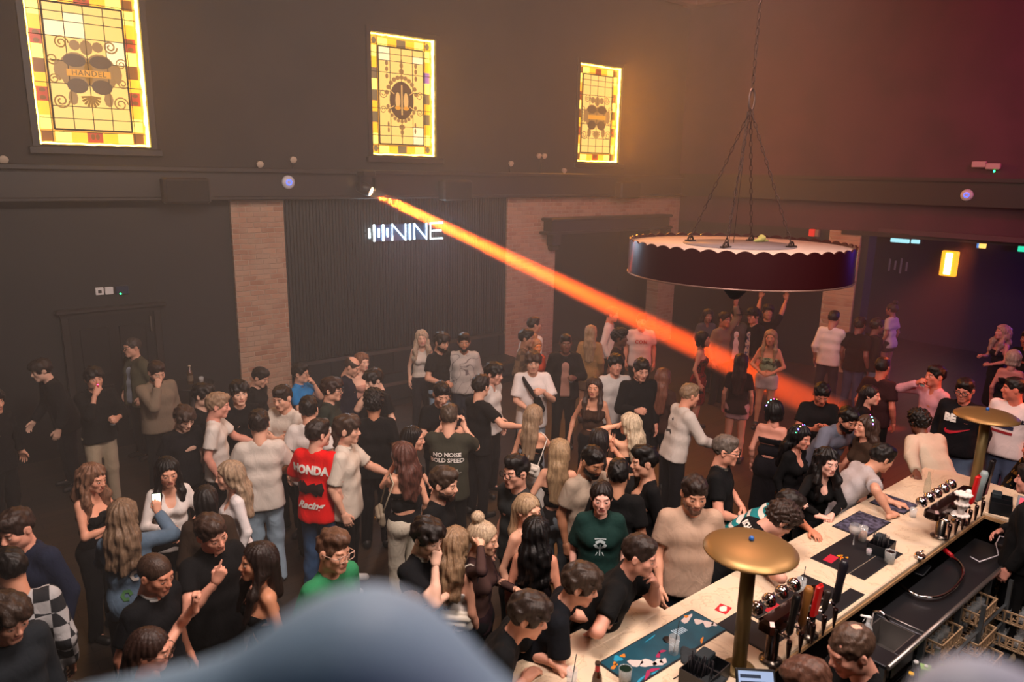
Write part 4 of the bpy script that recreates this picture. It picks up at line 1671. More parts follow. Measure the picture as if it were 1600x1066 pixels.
def decal(info, mesh, origin, ax_x, ax_z, m, name='print', off=.007, scale=1.0):
    """lays a flat mesh (drawn in its own x,y) on the garment: origin and axes in body coordinates (torso frame)"""
    V, Q, to = info['tops']['m']
    bvh = BVHTree.FromPolygons([tuple(v) for v in V], [tuple(map(int, q)) for q in Q])
    B, R = info['B'], info['R']
    o = B(*origin)
    X = R @ np.array(ax_x, float)
    Z = R @ np.array(ax_z, float)
    n = unit(np.cross(X, Z))
    bm = bmesh.new()
    bm.from_mesh(mesh)
    for _ in range(3):
        le = [e_ for e_ in bm.edges if e_.calc_length() * scale > .016]
        if not le:
            break
        bmesh.ops.subdivide_edges(bm, edges=le, cuts=1)
        bmesh.ops.triangulate(bm, faces=bm.faces[:])
    bm.to_mesh(mesh)
    bm.free()
    bad = False
    for v in mesh.vertices:
        p = o + (X * v.co.x + Z * v.co.y) * scale + n * .35
        hit = bvh.ray_cast(Vector(p), Vector(-n), .6)
        if hit[0] is not None:
            v.co = hit[0] + Vector(n) * (off + v.co.z)
        else:
            v.co = Vector(p - n * .3)
            bad = True
    ob = link(name, mesh, m, to)
    return ob

# ------------------------------------------------------------------ small things people hold
clear = mat('clear_glass', '#e8eef0', .05, alpha=.28, spec=.9)
phone_m = mat('phone_glass', '#0c0d10', .15)


def tumbler(label, loc, drink='#5a3418', r=.035, hh=.10, fill=.6, group=None, straw=False, lean=(0, 0), name='drinking_glass', ice=False):
    t = empty(name, loc, 0, label, 'glass', group)
    MB().lathe([(r * .82, 0), (r * .9, .003), (r, hh), (r * .93, hh), (r * .84, .008), (0.0001, .006)], 16).obj('glass_wall', clear, t)
    if drink:
        MB().lathe([(r * .8, .008), (r * (.83 + .1 * fill), hh * fill)], 14).obj('drink', mat('drink_liquid', drink, .15, alpha=.9), t)
    if ice:
        for k in range(3):
            MB().box(-.010, .010, -.010, .010, 0, .02, .003, Matrix.Translation((.012 * math.cos(k * 2.1), .012 * math.sin(k * 2.1), hh * fill * .6 + k * .008)) @ Matrix.Rotation(k, 4, 'Z')).obj('ice_cube', mat('ice', '#c8d4da', .1, alpha=.6), t)
    if straw:
        MB().tube([(0, 0, .01), (r * .9 + lean[0], lean[1], hh + .09)], .0032, 6).obj('straw', mat('black_straw', '#17151a', .4), t)
    return t


def phone(label, loc, yaw, tilt=60, lit=None, roll=0):
    t = empty('mobile_phone', loc, yaw, label, 'phone')
    M = Matrix.Rotation(math.radians(roll), 4, 'Y') @ Matrix.Rotation(math.radians(tilt), 4, 'X')
    MB().box(-.036, .036, -.074, .074, -.004, .004, .003, M).obj('case', phone_m, t)
    if lit:
        MB().box(-.032, .032, -.068, .068, .0042, .0052, 0, M).obj('screen', mat('lit_screen', lit, .2, emit=lit, es=1.6), t)
    else:
        MB().box(-.032, .032, -.068, .068, .0042, .0052, 0, M).obj('screen', mat('dark_screen', '#10131a', .08), t)
    return t


def handbag(label, loc, yaw, top, col, strapcol=None, w=.24):
    """small flap bag: loc = centre of the bag, top = world point its strap passes over"""
    t = empty('shoulder_bag', loc, yaw, label, 'bag')
    m = mat('bag_leather', col, .5)
    V, Q = blob([_cap((-w * .36, 0, -.02), (w * .36, 0, -.02), .045, .045, .02), _cap((-w * .40, 0, .035), (w * .40, 0, .035), .034, .034, .03)], .010)
    link('bag_body', mesh_np('bag_body', V * np.array([1, .75, 1.15]), Q), m, t)
    V, Q = blob([_cap((-w * .38, .026, .035), (w * .38, .026, .035), .026, .026, .02), _cap((-w * .25, .036, -.01), (w * .25, .036, -.01), .020, .020, .02)], .009)
    link('flap', mesh_np('flap', V, Q), m, t)
    MB().tube([(.018 * math.cos(a), .058, -.02 + .018 * math.sin(a)) for a in [2 * PI * i / 12 for i in range(12)]], .004, 5, True).obj('clasp', mat('gold_clasp', '#c9a25a', .25, 1), t)
    c, s_ = math.cos(-yaw), math.sin(-yaw)
    d = np.array(top) - np.array(loc)
    T = np.array([c * d[0] - s_ * d[1], s_ * d[0] + c * d[1], d[2]])
    sm = mat('bag_strap', strapcol or col, .5)
    pts = []
    for k in range(13):
        u = k / 12
        a = np.array([-w * .36, 0, .06]) * (1 - u) ** 2 + 2 * u * (1 - u) * (T * 1.6 + np.array([0, 0, .02])) * .62 * 1.0 + np.array([w * .36, 0, .06]) * u ** 2
        pts.append(a)
    pts = [np.array([-w * .38, 0, .05])] + [T + np.array([x, y, zz]) for x, y, zz in ((-.07, -.02, -.06), (-.03, -.0, -.01), (.0, 0, .004), (.03, 0, -.01), (.07, .02, -.06))] + [np.array([w * .38, 0, .05])]
    MB().tube(pts, .007, 6).obj('strap', sm, t)
    return t


def put_glass(i, sd, label, **k):
    p = hand_point(i, sd, .062, .035)
    return tumbler(label, (p[0], p[1], p[2] - .055), **k)


def put_phone(i, sd, label, yaw=None, **k):
    p = hand_point(i, sd, .085, .02)
    return phone(label, tuple(p), i['yaw'] if yaw is None else yaw, **k)


S1, S2, S3, S4, S5 = '#dda98f', '#d19a80', '#b57f62', '#7c5340', '#e6b9a2'
# ------------------------------------------------------------------ along the back wall, door side
q = person
q(-12, 628, 40, 'man at the edge of the picture in black, one arm hanging', 'mop', '#1c1512', S2, tc='#141318', top='sweat', ra='down', la=(37, 712, .86, 'relax'))
q(64, 579, -75, 'young man in black jacket and jeans leaning towards the edge of the room', 'mop', '#2a1a12', S5, tc='#16151c', top='sweat', lean=14, pitch=14, bot='jeans', bc='#20222a', inner=('#15141a', 'cloth'), ra='swing', la='down')
i = q(147, 592, 18, 'man in black long-sleeved top and beige trousers vaping beside the door', 'mop', '#1f1511', S2, tc='#111113', top='sweat', sleeve=1.6, bc='#b3a48c', ra='mouth', la='hold', pitch=6, loose=1.3)
p = hand_point(i, 1, .08, .0)
v_ = empty('vape', (p[0], p[1], p[2] + .02), i['yaw'], 'small pink lit vape held at the lips by the man in beige trousers', 'vape')
MB().lathe([(.009, -.04), (.009, .03), (.005, .036), (.005, .05)], 10).obj('vape_body', mat('vape_plastic', '#c03050', .3), v_)
MB().lathe([(.0092, .028), (.0092, .036)], 10).obj('vape_light', mat('vape_led', '#ff4070', .3, emit='#ff4070', es=6), v_)
put_glass(i, -1, 'clear drinking glass in the hand of the man in beige trousers', drink='#8a8f95', fill=.4)
q(206, 543, -62, 'balding man in black glasses and olive jacket over pale blue shirt', 'thin', '#4a3f38', S1, tc='#b8c0d0', top='tee', inner=('#4c4a38', 'cloth'), glasses='#141210', ra='pocket', la='pocket', pitch=4, fat=1.1)
i = q(245, 582, 22, 'bearded man in taupe sweatshirt looking down with a hand at his mouth', 'short', '#3a2419', S1, tc='#7d6f5f', top='sweat', beard=True, ra='chin', la='down', pitch=24, fat=1.12, loose=1.5)
q(288, 654, 30, 'boy with brown fringe looking down in dark top below the taupe sweatshirt', 'mop', '#4a3020', S5, tc='#15141a', pitch=30, h=1.70)
q(318, 618, 60, 'dark-haired boy half hidden behind the blond man in white', 'mop', '#1e1613', S5, tc='#141416', pitch=10, h=1.72)
q(341, 634, 82, 'blond man in white T-shirt in profile with red light on his ear', 'short', '#a88258', '#e0a08c', tc='#d8d2cc', ra='down', la='fwdlow', pitch=14, bc='#1c1c20')
q(374, 614, 12, 'young man with heavy dark fringe in black T-shirt', 'mop', '#181210', S5, tc='#121214', pitch=8)
q(407, 590, 60, 'seated man in black looking down in front of the brick pier', 'short', '#211813', S1, tc='#121216', top='sweat', pitch=28, z=1.28, sit=True)
i = q(470, 584, 66, 'seated man in glasses and bright blue polo shirt', 'short', '#1c1613', S1, tc='#1f7fc4', top='polo', glasses='#222222', z=1.32, sit=True, ra='clasp', la='mouth', pitch=6, fat=1.1, bc='#222222')
q(441, 622, -38, 'smiling man in white T-shirt with folded arms below the blue polo shirt', 'short', '#2c1d15', S1, tc='#d8cfc4', ra='cross', la='cross', pitch=16)
q(405, 663, 176, 'man seen from behind in off-white T-shirt and light blue jeans', 'short', '#2a1c15', S1, tc='#cfc6bd', bot='jeans', bc='#8296a6', ra='waist', la='waist', pitch=10, h=1.82, loose=1.5, hem=-.12)
q(482, 640, 168, 'man in white T-shirt turned away behind the red T-shirt', 'short', '#17110f', S1, tc='#d6d0cc', pitch=8, look=178)
# red tee
ired = q(498, 678, 150, 'man in bright red T-shirt with printed back', 'short', '#2e1c14', '#e0a790', tc='#e01010', bot='jeans', bc='#2a4668', look=118, pitch=4, h=1.80, loose=1.6, hem=-.14, ra='down', la='waist', sleeve=.8)
q(519, 609, 70, 'young man in glasses and dark green top with a curly fringe', 'mop', '#3a2218', S1, tc='#28302a', top='sweat', glasses='#2a2420', pitch=8)
q(543, 672, 76, 'person with brown mullet in cream polo shirt and black trousers', 'mullet', '#4a3222', '#d9a58c', tc='#cdc3b6', top='polo', ra='down', la='fwdlow', loose=1.7, hem=-.14, sleeve=.85, h=1.82, pitch=4, bc='#101014', shoes='#d8d8d8', fat=1.05)
q(551, 573, 64, 'bald man in dark navy top with a pale badge looking down', 'bald', '#4a3a30', S1, tc='#1a1d2c', top='sweat', pitch=30, z=1.46, fat=1.1)
q(566, 566, 40, 'woman with reddish hair mostly hidden behind the bald man', 'wavy', '#8a5634', S5, sex='f', tc='#c09080', top='cami', z=1.50)
q(584, 594, -60, 'dark-haired young man in black with his chin in his hand', 'mop', '#1c1411', S5, tc='#131216', ra='chin', pitch=20, z=1.55)
q(584, 630, 178, 'man with dark curly hair in black T-shirt seen from behind', 'curly', '#16100e', S3, tc='#101012', pitch=6, h=1.80)
q(659, 529, 4, 'blonde woman in white sleeveless top beside the panelled wall', 'frontwavy', '#c9b090', S5, sex='f', tc='#d8d4cc', top='tank', bc='#20242c', pitch=2)
q(690, 535, 46, 'dark-haired bearded man in black T-shirt with bare forearms', 'mop', '#15100e', '#c8957c', tc='#17181a', bot='jeans', bc='#7a92a8', beard=True, ra='waist', la='down', pitch=16, h=1.82)
q(725, 535, 2, 'bearded man in pale grey sweatshirt with drawn pattern', 'short', '#14100e', S3, tc=('#b7b0ac', '#6f6668'), tk='scribble', top='sweat', bot='jeans', bc='#1c2634', beard='#100c0a', pitch=8, loose=1.5)
q(772, 584, 62, 'man in white shirt and dark cap behind the outstretched arm', 'mop', '#16110f', '#d09a86', tc='#c8c4c0', top='shirt', pitch=14)
q(752, 604, 128, 'man in black T-shirt with one arm stretched out to the side', 'short', '#231812', S1, tc='#131316', ra='side', la='fwdlow', pitch=10, look=140)
q(690, 616, 16, 'dark-haired man in black looking down at his hands', 'short', '#1a1311', S1, tc='#121214', pitch=26, ra='phone', la='phone')
ino = q(702, 652, 172, 'man seen from behind in olive T-shirt with printed lettering', 'fade', '#54402c', S1, tc='#34342a', ra='phonehigh', la='phonehigh', pitch=12, loose=1.7, hem=-.14, h=1.80, fat=1.1, bc='#121212')
put_phone(ino, 1, 'black phone raised beside the cheek of the man in the olive T-shirt')
q(646, 686, 80, 'woman with long black hair and bare arm in a black top', 'long', '#17100e', '#d29a80', sex='f', tc='#101010', top='cami', ra='down', la='waist', pitch=4)
ibag = q(628, 712, -158, 'woman with long auburn hair, black bandeau top and cream trousers', 'wavy', '#6a3320', '#dba184', sex='f', tc='#0e0e10', top='band', bc='#c6bfae', ra='down', la='mouth', look=-130, pitch=6, hem=-.02, loose=1.6)
# ------------------------------------------------------------------ middle of the hall
ijoy = q(694, 756, 66, 'bearded man in black T-shirt with white print, looking down in profile', 'short', '#46301f', S1, tc='#121214', beard='#4a2e1e', pitch=14, ra='down', la='down', loose=1.4)
i = q(668, 840, 48, 'boy with thick dark hair and black polo shirt holding his chin', 'mop', '#231611', S5, tc='#121318', top='polo', collar='#8a8478', ra='chin', la='cross', pitch=18, h=1.76)
q(712, 850, 150, 'woman with curly dark blonde hair and thin white straps behind the polo shirt', 'wavy', '#a07848', '#d59a80', sex='f', tc='#d8d0cc', top='cami', pitch=10, h=1.62)
ibun = q(756, 842, 72, 'woman with blonde bun in a sheer dark long-sleeved top', 'bun', '#c9a87c', '#e0ab8e', sex='f', tc='#2a1a20', tk='sheer', top='sheer', ra='hair', la='hold', pitch=14, h=1.66)
put_phone(ibun, -1, 'dark phone in the hand of the woman with the blonde bun', tilt=40)
q(522, 862, 42, 'young man with ginger-brown hair and clear glasses in a green T-shirt', 'quiff', '#6e4426', '#dfa488', tc='#2c7a50', glasses='#b09080', pitch=10, h=1.80, roll=-4)
q(402, 878, -78, 'woman with very long dark brown hair in black off-shoulder top', 'front', '#2c1a13', '#c78a6a', sex='f', tc='#121212', top='band', pitch=-2, ra='down', la='down', h=1.70)
i = q(331, 834, 30, 'laughing man in black polo shirt gesturing with both hands', 'short', '#4a3022', '#e0a088', tc='#101014', top='polo', ra='gesture', la='hold', pitch=20, roll=10, h=1.80, fat=1.1)
q(244, 898, 44, 'boy with cropped brown hair and dark T-shirt with white collar trim', 'buzz', '#4a3020', '#c9876c', tc='#101218', collar='#d8d8d8', pitch=20, h=1.74)
q(322, 782, 178, 'woman with straight black hair in brown jacket seen from behind', 'tucked', '#1c1412', '#d9a58c', sex='f', tc='#2e2018', top='sweat', inner=('#33251b', 'cloth'), pitch=6, h=1.66)
q(358, 744, -84, 'smiling blonde woman in profile wearing a white top', 'wavy', '#b08e66', '#e8b096', sex='f', tc='#ded8d8', top='vneck', pitch=4, h=1.64)
i = q(262, 738, 8, 'woman with black hair in white blouse looking down at her drink', 'front', '#120d0c', '#dca084', sex='f', tc='#ddd6d2', top='vneck', ra='hold', la='waist', pitch=16, loose=1.5, h=1.66)
put_glass(i, -1 if False else 1, 'short clear glass held by the woman in the white blouse', drink='#a0a0a0', fill=.4, ice=True)
q(146, 748, 46, 'woman with wavy strawberry blonde hair in black strappy top', 'frontwavy', '#8f5c36', '#dfa084', sex='f', tc='#141214', top='cami', ra='phone', la='phone', pitch=18, h=1.64)
ij = q(192, 806, 168, 'woman with very long light brown hair in denim jacket holding up a phone', 'wavy', '#8a6844', '#dca084', sex='f', tc='#4f6478', tk='denim', top='sweat', ra=(246, 800, 1.42, 'grip', {'back': (.3, -1, 0), 'dir': (0, .2, 1)}), la='fwdlow', pitch=4, h=1.66, hem=-.16, loose=1.6, bc='#141414')
put_phone(ij, 1, 'phone with bright screen held up by the woman in the denim jacket', tilt=75, lit='#cfe0c8')
q(24, 828, -46, 'man in navy jacket over white T-shirt at the edge looking down', 'short', '#3a2419', '#dfa088', tc='#d0cccc', inner=('#1b2236', 'cloth'), pitch=18, h=1.82, fat=1.08)
q(14, 890, 172, 'man with cropped black hair in black and white checked shirt', 'fade', '#1c1513', '#c98f74', tc=('#26282c', '#a8a8aa'), tk='check', top='shirt', pitch=16, h=1.78, loose=1.5, look=-150)
q(12, 966, 26, 'boy with brown mop hair in dark slate sweatshirt looking down', 'mop', '#3e2a1c', '#dca088', tc='#1c2228', top='sweat', pitch=24, h=1.80, loose=1.4)
i = q(236, 1016, 70, 'woman with glasses and long brown hair raising a bare arm', 'tucked', '#3c2218', '#d99c84', sex='f', tc='#141318', top='cami', glasses='#2a1c18', pitch=16, h=1.64, ra='phone', la=(305, 945, 1.62, 'fist', {'back': (0, -1, 0), 'dir': (0, 0, 1)}))
q(641, 956, 176, 'person with streaked brown hair seen from above behind the parapet', 'tucked', '#5c4632', '#cf977c', sex='f', tc='#15141a', pitch=10, h=1.64)
# ------------------------------------------------------------------ far middle
q(835, 508, 130, 'man in white shirt turned away near the brick pier', 'fade', '#2a1f18', '#b98870', tc='#cfc6c4', top='shirt', look=110, pitch=6)
q(823, 529, 76, 'man in brown checked shirt in profile near the brick pier', 'short', '#1c1411', '#b08068', tc=('#4a3a2e', '#6f5a46'), tk='check', top='shirt', pitch=4)
i = q(884, 537, 6, 'dark-skinned person in black jacket and mauve T-shirt holding a drink', 'fade', '#16100e', '#6e4838', tc='#9a7468', inner=('#161214', 'cloth'), ra='down', la='hold', pitch=2, fat=1.1)
put_glass(i, -1, 'dark drink held at chest height by the person in the mauve T-shirt', drink='#3a1c12', fill=.8)
q(923, 520, 176, 'woman with long blonde hair in fluffy tan jacket and bare legs', 'long', '#b08a58', '#d2987a', sex='f', tc='#a07c50', tk='fluffy', top='sweat', bot='skirt', bc='#5a4434', hem=-.24, loose=1.8, pitch=2, h=1.68)
q(956, 492, 84, 'person in white shirt standing where the orange beam passes', 'short', '#2a1c16', '#e09070', tc='#d8ccc8', top='shirt', pitch=4)
i = q(833, 566, 4, 'young man in oversized white T-shirt with black cross-body bag', 'mop', '#4a2e20', '#d9a58c', tc='#dcd4d2', ra='clasp', la='holdhigh', pitch=12, loose=2.0, hem=-.16, sleeve=.85, bc='#8a94a0', bot='jeans', h=1.84)
put_glass(i, -1, 'clear drink held up by the young man in the oversized white T-shirt', drink='#9a9a98', fill=.5)
isl = i
q(838, 542, 30, 'woman with orange-lit hair in an orange jacket behind the white T-shirt', 'bun', '#c87828', '#e0854a', sex='f', tc='#b0442a', top='sweat', pitch=4, h=1.62)
i835 = q(834, 650, 150, 'woman with straight fair hair and bare back carrying a white bag', 'long', '#a88458', '#dca082', sex='f', tc='#141214', top='cami', bc='#c8c4be', pitch=6, h=1.66, ra='fwdlow', la='down', look=158)
q(874, 706, 176, 'woman with straight golden hair, white straps and grey jeans', 'long', '#b08a52', '#dca488', sex='f', tc='#121012', top='cami', bot='jeans', bc='#4a5258', pitch=2, h=1.68, la='out')
q(928, 606, -10, 'smiling woman with long chestnut hair in brown halter top', 'front', '#4a2c1c', '#d4987a', sex='f', tc='#3a2418', top='halter', pitch=0, ra='out', la='down', h=1.68)
q(936, 688, 172, 'woman with long dark hair raising two fingers', 'long', '#1e1412', '#d4987a', sex='f', tc='#161214', top='cami', pitch=2, h=1.64, la='down', ra='peace')
q(962, 570, 16, 'dark-haired man in white T-shirt with orange light on his shoulder', 'mop', '#15100e', '#dd9c84', tc='#d4ccc8', pitch=6)
q(1002, 578, 22, 'tall man in black quarter-zip top looking down', 'short', '#2c1b14', '#dca088', tc='#121013', top='sweat', collar='#16141a', ra='hold', la='down', pitch=20, h=1.84, fat=1.08, loose=1.4)
icon = q(1003, 502, 4, 'man in white T-shirt with red lettering beyond the beam', 'fade', '#1c1411', '#c08870', tc='#d4c6c2', pitch=4, fat=1.1)
q(969, 528, 78, 'man with short curly black hair and dark top in profile', 'curly', '#120d0b', '#6a4230', tc='#1c1614', pitch=6)
q(1036, 590, 168, 'woman with copper hair in brown top seen from behind', 'long', '#8a4420', '#d08a6a', sex='f', tc='#3c241c', top='sweat', pitch=4, h=1.66)
q(983, 664, -150, 'platinum blonde woman with bare back and thin straps', 'wavy', '#d8bf92', '#dfa888', sex='f', tc='#1a1618', top='cami', pitch=4, h=1.64, look=-120, ra='waist', la='hair')
ics = q(1078, 618, 118, 'man with cropped fair hair in cream sweatshirt leaning forward', 'fade', '#9a7448', '#e09c80', tc='#cdc2ba', top='sweat', lean=10, ra='fwdlow', la='fwdlow', pitch=12, loose=1.4, bc='#14121a')
q(1099, 531, 84, 'woman with short dark bob in red patterned dress', 'bob', '#1c1210', '#e0a088', sex='f', tc=('#7a1a18', '#1c1010'), tk='print', top='dress', bot=None, hem=.50, pitch=-2, h=1.66)
q(1151, 493, 22, 'man in grey jacket over white T-shirt with dark cap', 'short', '#1c1411', '#c88c74', tc='#cfc8c6', inner=('#4c4844', 'cloth'), hat='cap', pitch=4)
q(1177, 494, -42, 'man in navy jacket over white printed T-shirt', 'curly', '#16100e', '#c88c74', tc=('#d8d0cc', '#4a5a9a'), tk='print', inner=('#171722', 'cloth'), hat='cap', pitch=4)
q(1204, 528, -6, 'woman with very long blonde hair in pale green top and shorts', 'front', '#b88a58', '#cf8c6e', sex='f', tc=('#9aa888', '#4c5a44'), tk='print', top='band', bot='shorts', bc='#c8b0b0', ra='waist', la='waist', pitch=6, h=1.70)
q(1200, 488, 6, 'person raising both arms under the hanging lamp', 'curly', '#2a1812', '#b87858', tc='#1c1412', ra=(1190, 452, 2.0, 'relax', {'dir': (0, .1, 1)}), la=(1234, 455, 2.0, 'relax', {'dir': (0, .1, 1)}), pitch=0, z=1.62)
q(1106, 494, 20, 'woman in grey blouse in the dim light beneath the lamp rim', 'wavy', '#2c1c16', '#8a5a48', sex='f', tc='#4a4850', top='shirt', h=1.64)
q(1132, 500, 50, 'person in beige top raising an arm beneath the hanging lamp', 'short', '#2a1c16', '#a06a50', tc='#7a6a5a', top='sweat', la='up', pitch=0, z=1.62)
q(1158, 566, 176, 'woman with long dark red hair and pale pink shorts seen from behind', 'long', '#4a1a14', '#cf8a74', sex='f', tc='#2c1614', top='tee', bot='shorts', bc='#b0848a', h=1.64)
i = q(1207, 642, 168, 'woman with dark hair, black straps and a glowing headband seen from behind', 'bob', '#140e10', '#d2907c', sex='f', tc='#14101a', top='dress', bot=None, hat='lights', pitch=10, look=-140, h=1.64, hem=.3)
q(926, 722, 40, 'man with close-cropped black hair and trimmed beard in taupe T-shirt', 'fade', '#120d0b', '#a87456', tc='#a09080', beard='#1c120e', pitch=24, loose=1.3, h=1.80)
itree = q(940, 778, 4, 'woman with centre-parted dark hair in bottle green T-shirt', 'tucked', '#221614', '#e4ae9c', sex='f', tc='#12302c', top='tee', pitch=8, loose=2.0, h=1.70, bc='#101214', fat=1.1, sleeve=.85)
q(966, 742, 178, 'man with black hair and black T-shirt seen from behind', 'fade', '#120e0d', '#c08c70', tc='#0f0f11', pitch=8)
q(1006, 722, -70, 'man with black wavy hair and moustache in black top', 'quiff', '#120d0c', '#cf9a80', tc='#0f0f12', top='vneck', pitch=10)
q(806, 738, -48, 'young man in thick black glasses and charcoal T-shirt', 'quiff', '#171110', '#dca28a', tc='#26292a', glasses='#0c0c0c', pitch=6, h=1.80)
q(826, 798, 52, 'woman with straight blonde hair looking to the bar', 'tucked', '#b8925e', '#e2ac90', sex='f', tc='#141316', top='cami', pitch=4, h=1.66, look=48)
q(838, 832, 176, 'woman with very long black hair seen from behind', 'wavy', '#100c0e', '#c98a70', sex='f', tc='#1c1016', top='cami', pitch=4, h=1.62)

# ------------------------------------------------------------------ at the bar and beyond it
BT = 1.13   # wrist height of a forearm resting on the counter
q(1085, 772, 16, 'broad man with stubble in beige T-shirt standing at the counter', 'short', '#2f1d15', '#d59a7e', tc='#b09480', beard='#8a5e46', pitch=16, h=1.86, fat=1.16, loose=1.2, ra='swing', la='down', bc='#1a2030')
q(1000, 868, 34, 'man in black T-shirt leaning on the counter with a hand over his mouth', 'fade', '#332118', '#dfa08a', tc='#0f1012', pitch=10, lean=24, ra=(925, 990, BT, 'relax', {'pole': (1, -.2, -.6)}), la='mouth', fat=1.15, h=1.82, world=-62)
iphone = q(907, 914, 40, 'boy with thick brown hair in navy printed T-shirt looking at a phone on the counter', 'mop', '#3f2b1d', '#dfa48c', tc='#0f141e', pitch=14, lean=28, ra=(868, 1000, BT, 'relax', {'pole': (1, .2, -.5), 'dir': (-.8, .5, 0)}), la=(938, 972, BT + .05, 'grip', {'dir': (-.5, .8, .3), 'back': (.5, .3, -.6)}), h=1.78, world=-48)
i4 = q(826, 962, 40, 'boy with brown hair in black T-shirt with pink and white number reaching for a glass', 'mop', '#35241a', '#dca088', tc='#101216', pitch=14, lean=28, ra=(820, 1062, BT, 'relax', {}), la=(872, 1040, BT + .02, 'soft', {'dir': (0, .8, -.4)}), h=1.78, world=-50)
phone('dark phone held over the counter by the boy in the navy T-shirt', tuple(hand_point(iphone, -1, .08, .02)), iphone['yaw'], tilt=25)
q(1135, 704, 84, 'grey-haired man in glasses and black polo shirt', 'fade', '#6a5c52', '#dc9c84', tc='#101114', top='polo', collar='#4a4640', glasses='#1c1816', ra='waist', la='waist', pitch=10, fat=1.15, h=1.82)
iy = q(1220, 812, 50, 'man with brown curly hair bending low over the counter with folded arms', 'curly', '#3c261a', '#d9a08c', tc='#0f1114', pitch=34, lean=46, ra=(1195, 890, BT, 'relax', {'dir': (-.9, .4, 0), 'pole': (1, .2, .1)}), la=(1225, 868, BT, 'relax', {'dir': (-.9, .4, 0), 'pole': (1, .2, .1)}), world=-42, h=1.84)
q(1233, 790, 20, 'man in teal and white striped T-shirt behind the bending man', 'short', '#241812', '#c88468', tc=('#d8d4cc', '#177a80'), tk='stripe', pitch=12, lean=52, ra='clasp', la=(1268, 830, BT, 'relax', {'pole': (1, .2, -.3)}), world=-60, h=1.72)
q(1293, 722, 14, 'woman with black curly hair in low-cut black top with clasped hands on the counter', 'frontwavy', '#120c0e', '#e8b4a2', sex='f', tc='#0c0b0d', top='vneck', pitch=4, lean=10, ra=(1283, 808, BT, 'soft', {'dir': (-.8, .5, 0), 'pole': (1, -.1, -.2)}), la=(1299, 806, BT, 'soft', {'dir': (-.8, .5, 0), 'pole': (1, -.1, -.2)}), world=-112, look=10, h=1.66)
q(1378, 716, 66, 'young man in pale grey T-shirt leaning over the counter with joined hands', 'short', '#17100e', '#d29a80', tc='#a8a2a4', pitch=14, lean=44, ra=(1392, 806, BT, 'soft', {'dir': (-.6, .8, 0), 'pole': (1, -.2, -.2)}), la=(1398, 786, BT, 'soft', {'dir': (-.6, .8, 0), 'pole': (1, -.2, -.2)}), world=-38, h=1.80, look=70)
q(1325, 656, 40, 'bearded man in blue-grey T-shirt bending towards a woman', 'short', '#1c1310', '#c4846c', tc='#6e7080', beard='#1a110e', pitch=14, lean=32, ra='fwdlow', la='waist', fat=1.12)
q(1352, 668, -60, 'woman with brown hair and glowing headband speaking to the bearded man', 'wavy', '#4a2f22', '#d2947c', sex='f', tc='#3a2a20', top='sweat', hat='lights', pitch=-8, h=1.66)
q(1251, 684, 60, 'woman with black hair and glowing headband beside the blue-grey T-shirt', 'wavy', '#120c10', '#c98874', sex='f', tc='#0e0c10', top='vneck', hat='lights', pitch=14, h=1.62)
i = q(1284, 616, 10, 'boy in black T-shirt looking down at a phone', 'short', '#140e0d', '#c07058', tc='#121014', ra='phone', la='phone', pitch=34, h=1.74)
put_phone(i, 1, 'phone held low by the boy in black near the orange light', tilt=30)
q(1361, 618, 78, 'woman with long brown hair and dark top in profile', 'tucked', '#26161a', '#d89884', sex='f', tc='#1a1016', top='tee', pitch=8, h=1.64)
q(1379, 574, 158, 'man with cropped dark hair in maroon T-shirt turned away', 'fade', '#1c1012', '#c06a58', tc='#2e1216', pitch=6, h=1.78)
q(1303, 498, 162, 'man in white long T-shirt and dark jeans walking away beside the brick pier', 'fade', '#221614', '#a87060', tc='#d6c6c4', sleeve=1.5, bot='jeans', bc='#1a1a2c', pitch=14, h=1.84, stance=.1, ra='fwdlow')
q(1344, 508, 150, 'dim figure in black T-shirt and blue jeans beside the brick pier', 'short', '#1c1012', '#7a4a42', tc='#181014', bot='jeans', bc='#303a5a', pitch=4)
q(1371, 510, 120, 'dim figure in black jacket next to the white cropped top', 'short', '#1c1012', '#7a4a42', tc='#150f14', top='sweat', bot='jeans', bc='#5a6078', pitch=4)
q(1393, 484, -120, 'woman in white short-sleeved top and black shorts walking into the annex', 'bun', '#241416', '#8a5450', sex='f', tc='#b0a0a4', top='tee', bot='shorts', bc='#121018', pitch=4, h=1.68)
i = q(1461, 588, -52, 'man in pink shirt raising a drink to his mouth', 'short', '#1a100f', '#c8705c', tc='#c88a94', top='shirt', ra='drink', la='down', pitch=0, h=1.80, fat=1.08)
put_glass(i, 1, 'glass raised to the lips of the man in the pink shirt', drink='#3a4038', fill=.4)
ibe = q(1507, 610, -14, 'heavy man in glasses and black sweatshirt with white letters and red swoosh', 'short', '#1c1210', '#c87866', tc='#14121a', top='sweat', glasses='#101010', fat=1.28, pitch=16, h=1.84, bot='jeans', bc='#5a6a84', ra='down', la='down')
q(1436, 660, -140, 'person with short black curls in cream shirt leaning at the counter corner', 'curly', '#0e0b0c', '#6a4030', tc='#c6b7a4', top='shirt', lean=42, pitch=8, ra='fwdlow', la=(1432, 741, BT, 'relax', {'pole': (1, 0, -.2)}), h=1.76, loose=1.8, hem=-.14)
itj = q(1584, 608, -24, 'big man in white T-shirt with dark block lettering', 'fade', '#1c1210', '#c8705c', tc='#d8c6c6', fat=1.26, pitch=8, look=-80, h=1.84, bot='jeans', bc='#46506a')
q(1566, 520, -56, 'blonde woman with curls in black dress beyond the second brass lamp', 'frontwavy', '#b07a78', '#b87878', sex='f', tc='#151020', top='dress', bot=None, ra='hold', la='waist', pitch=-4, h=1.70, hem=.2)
q(1584, 560, 168, 'woman with short fair hair in black dress with bare back', 'bob', '#b08880', '#b06a68', sex='f', tc='#15101c', top='dress', bot=None, pitch=4, h=1.66, hem=.2)
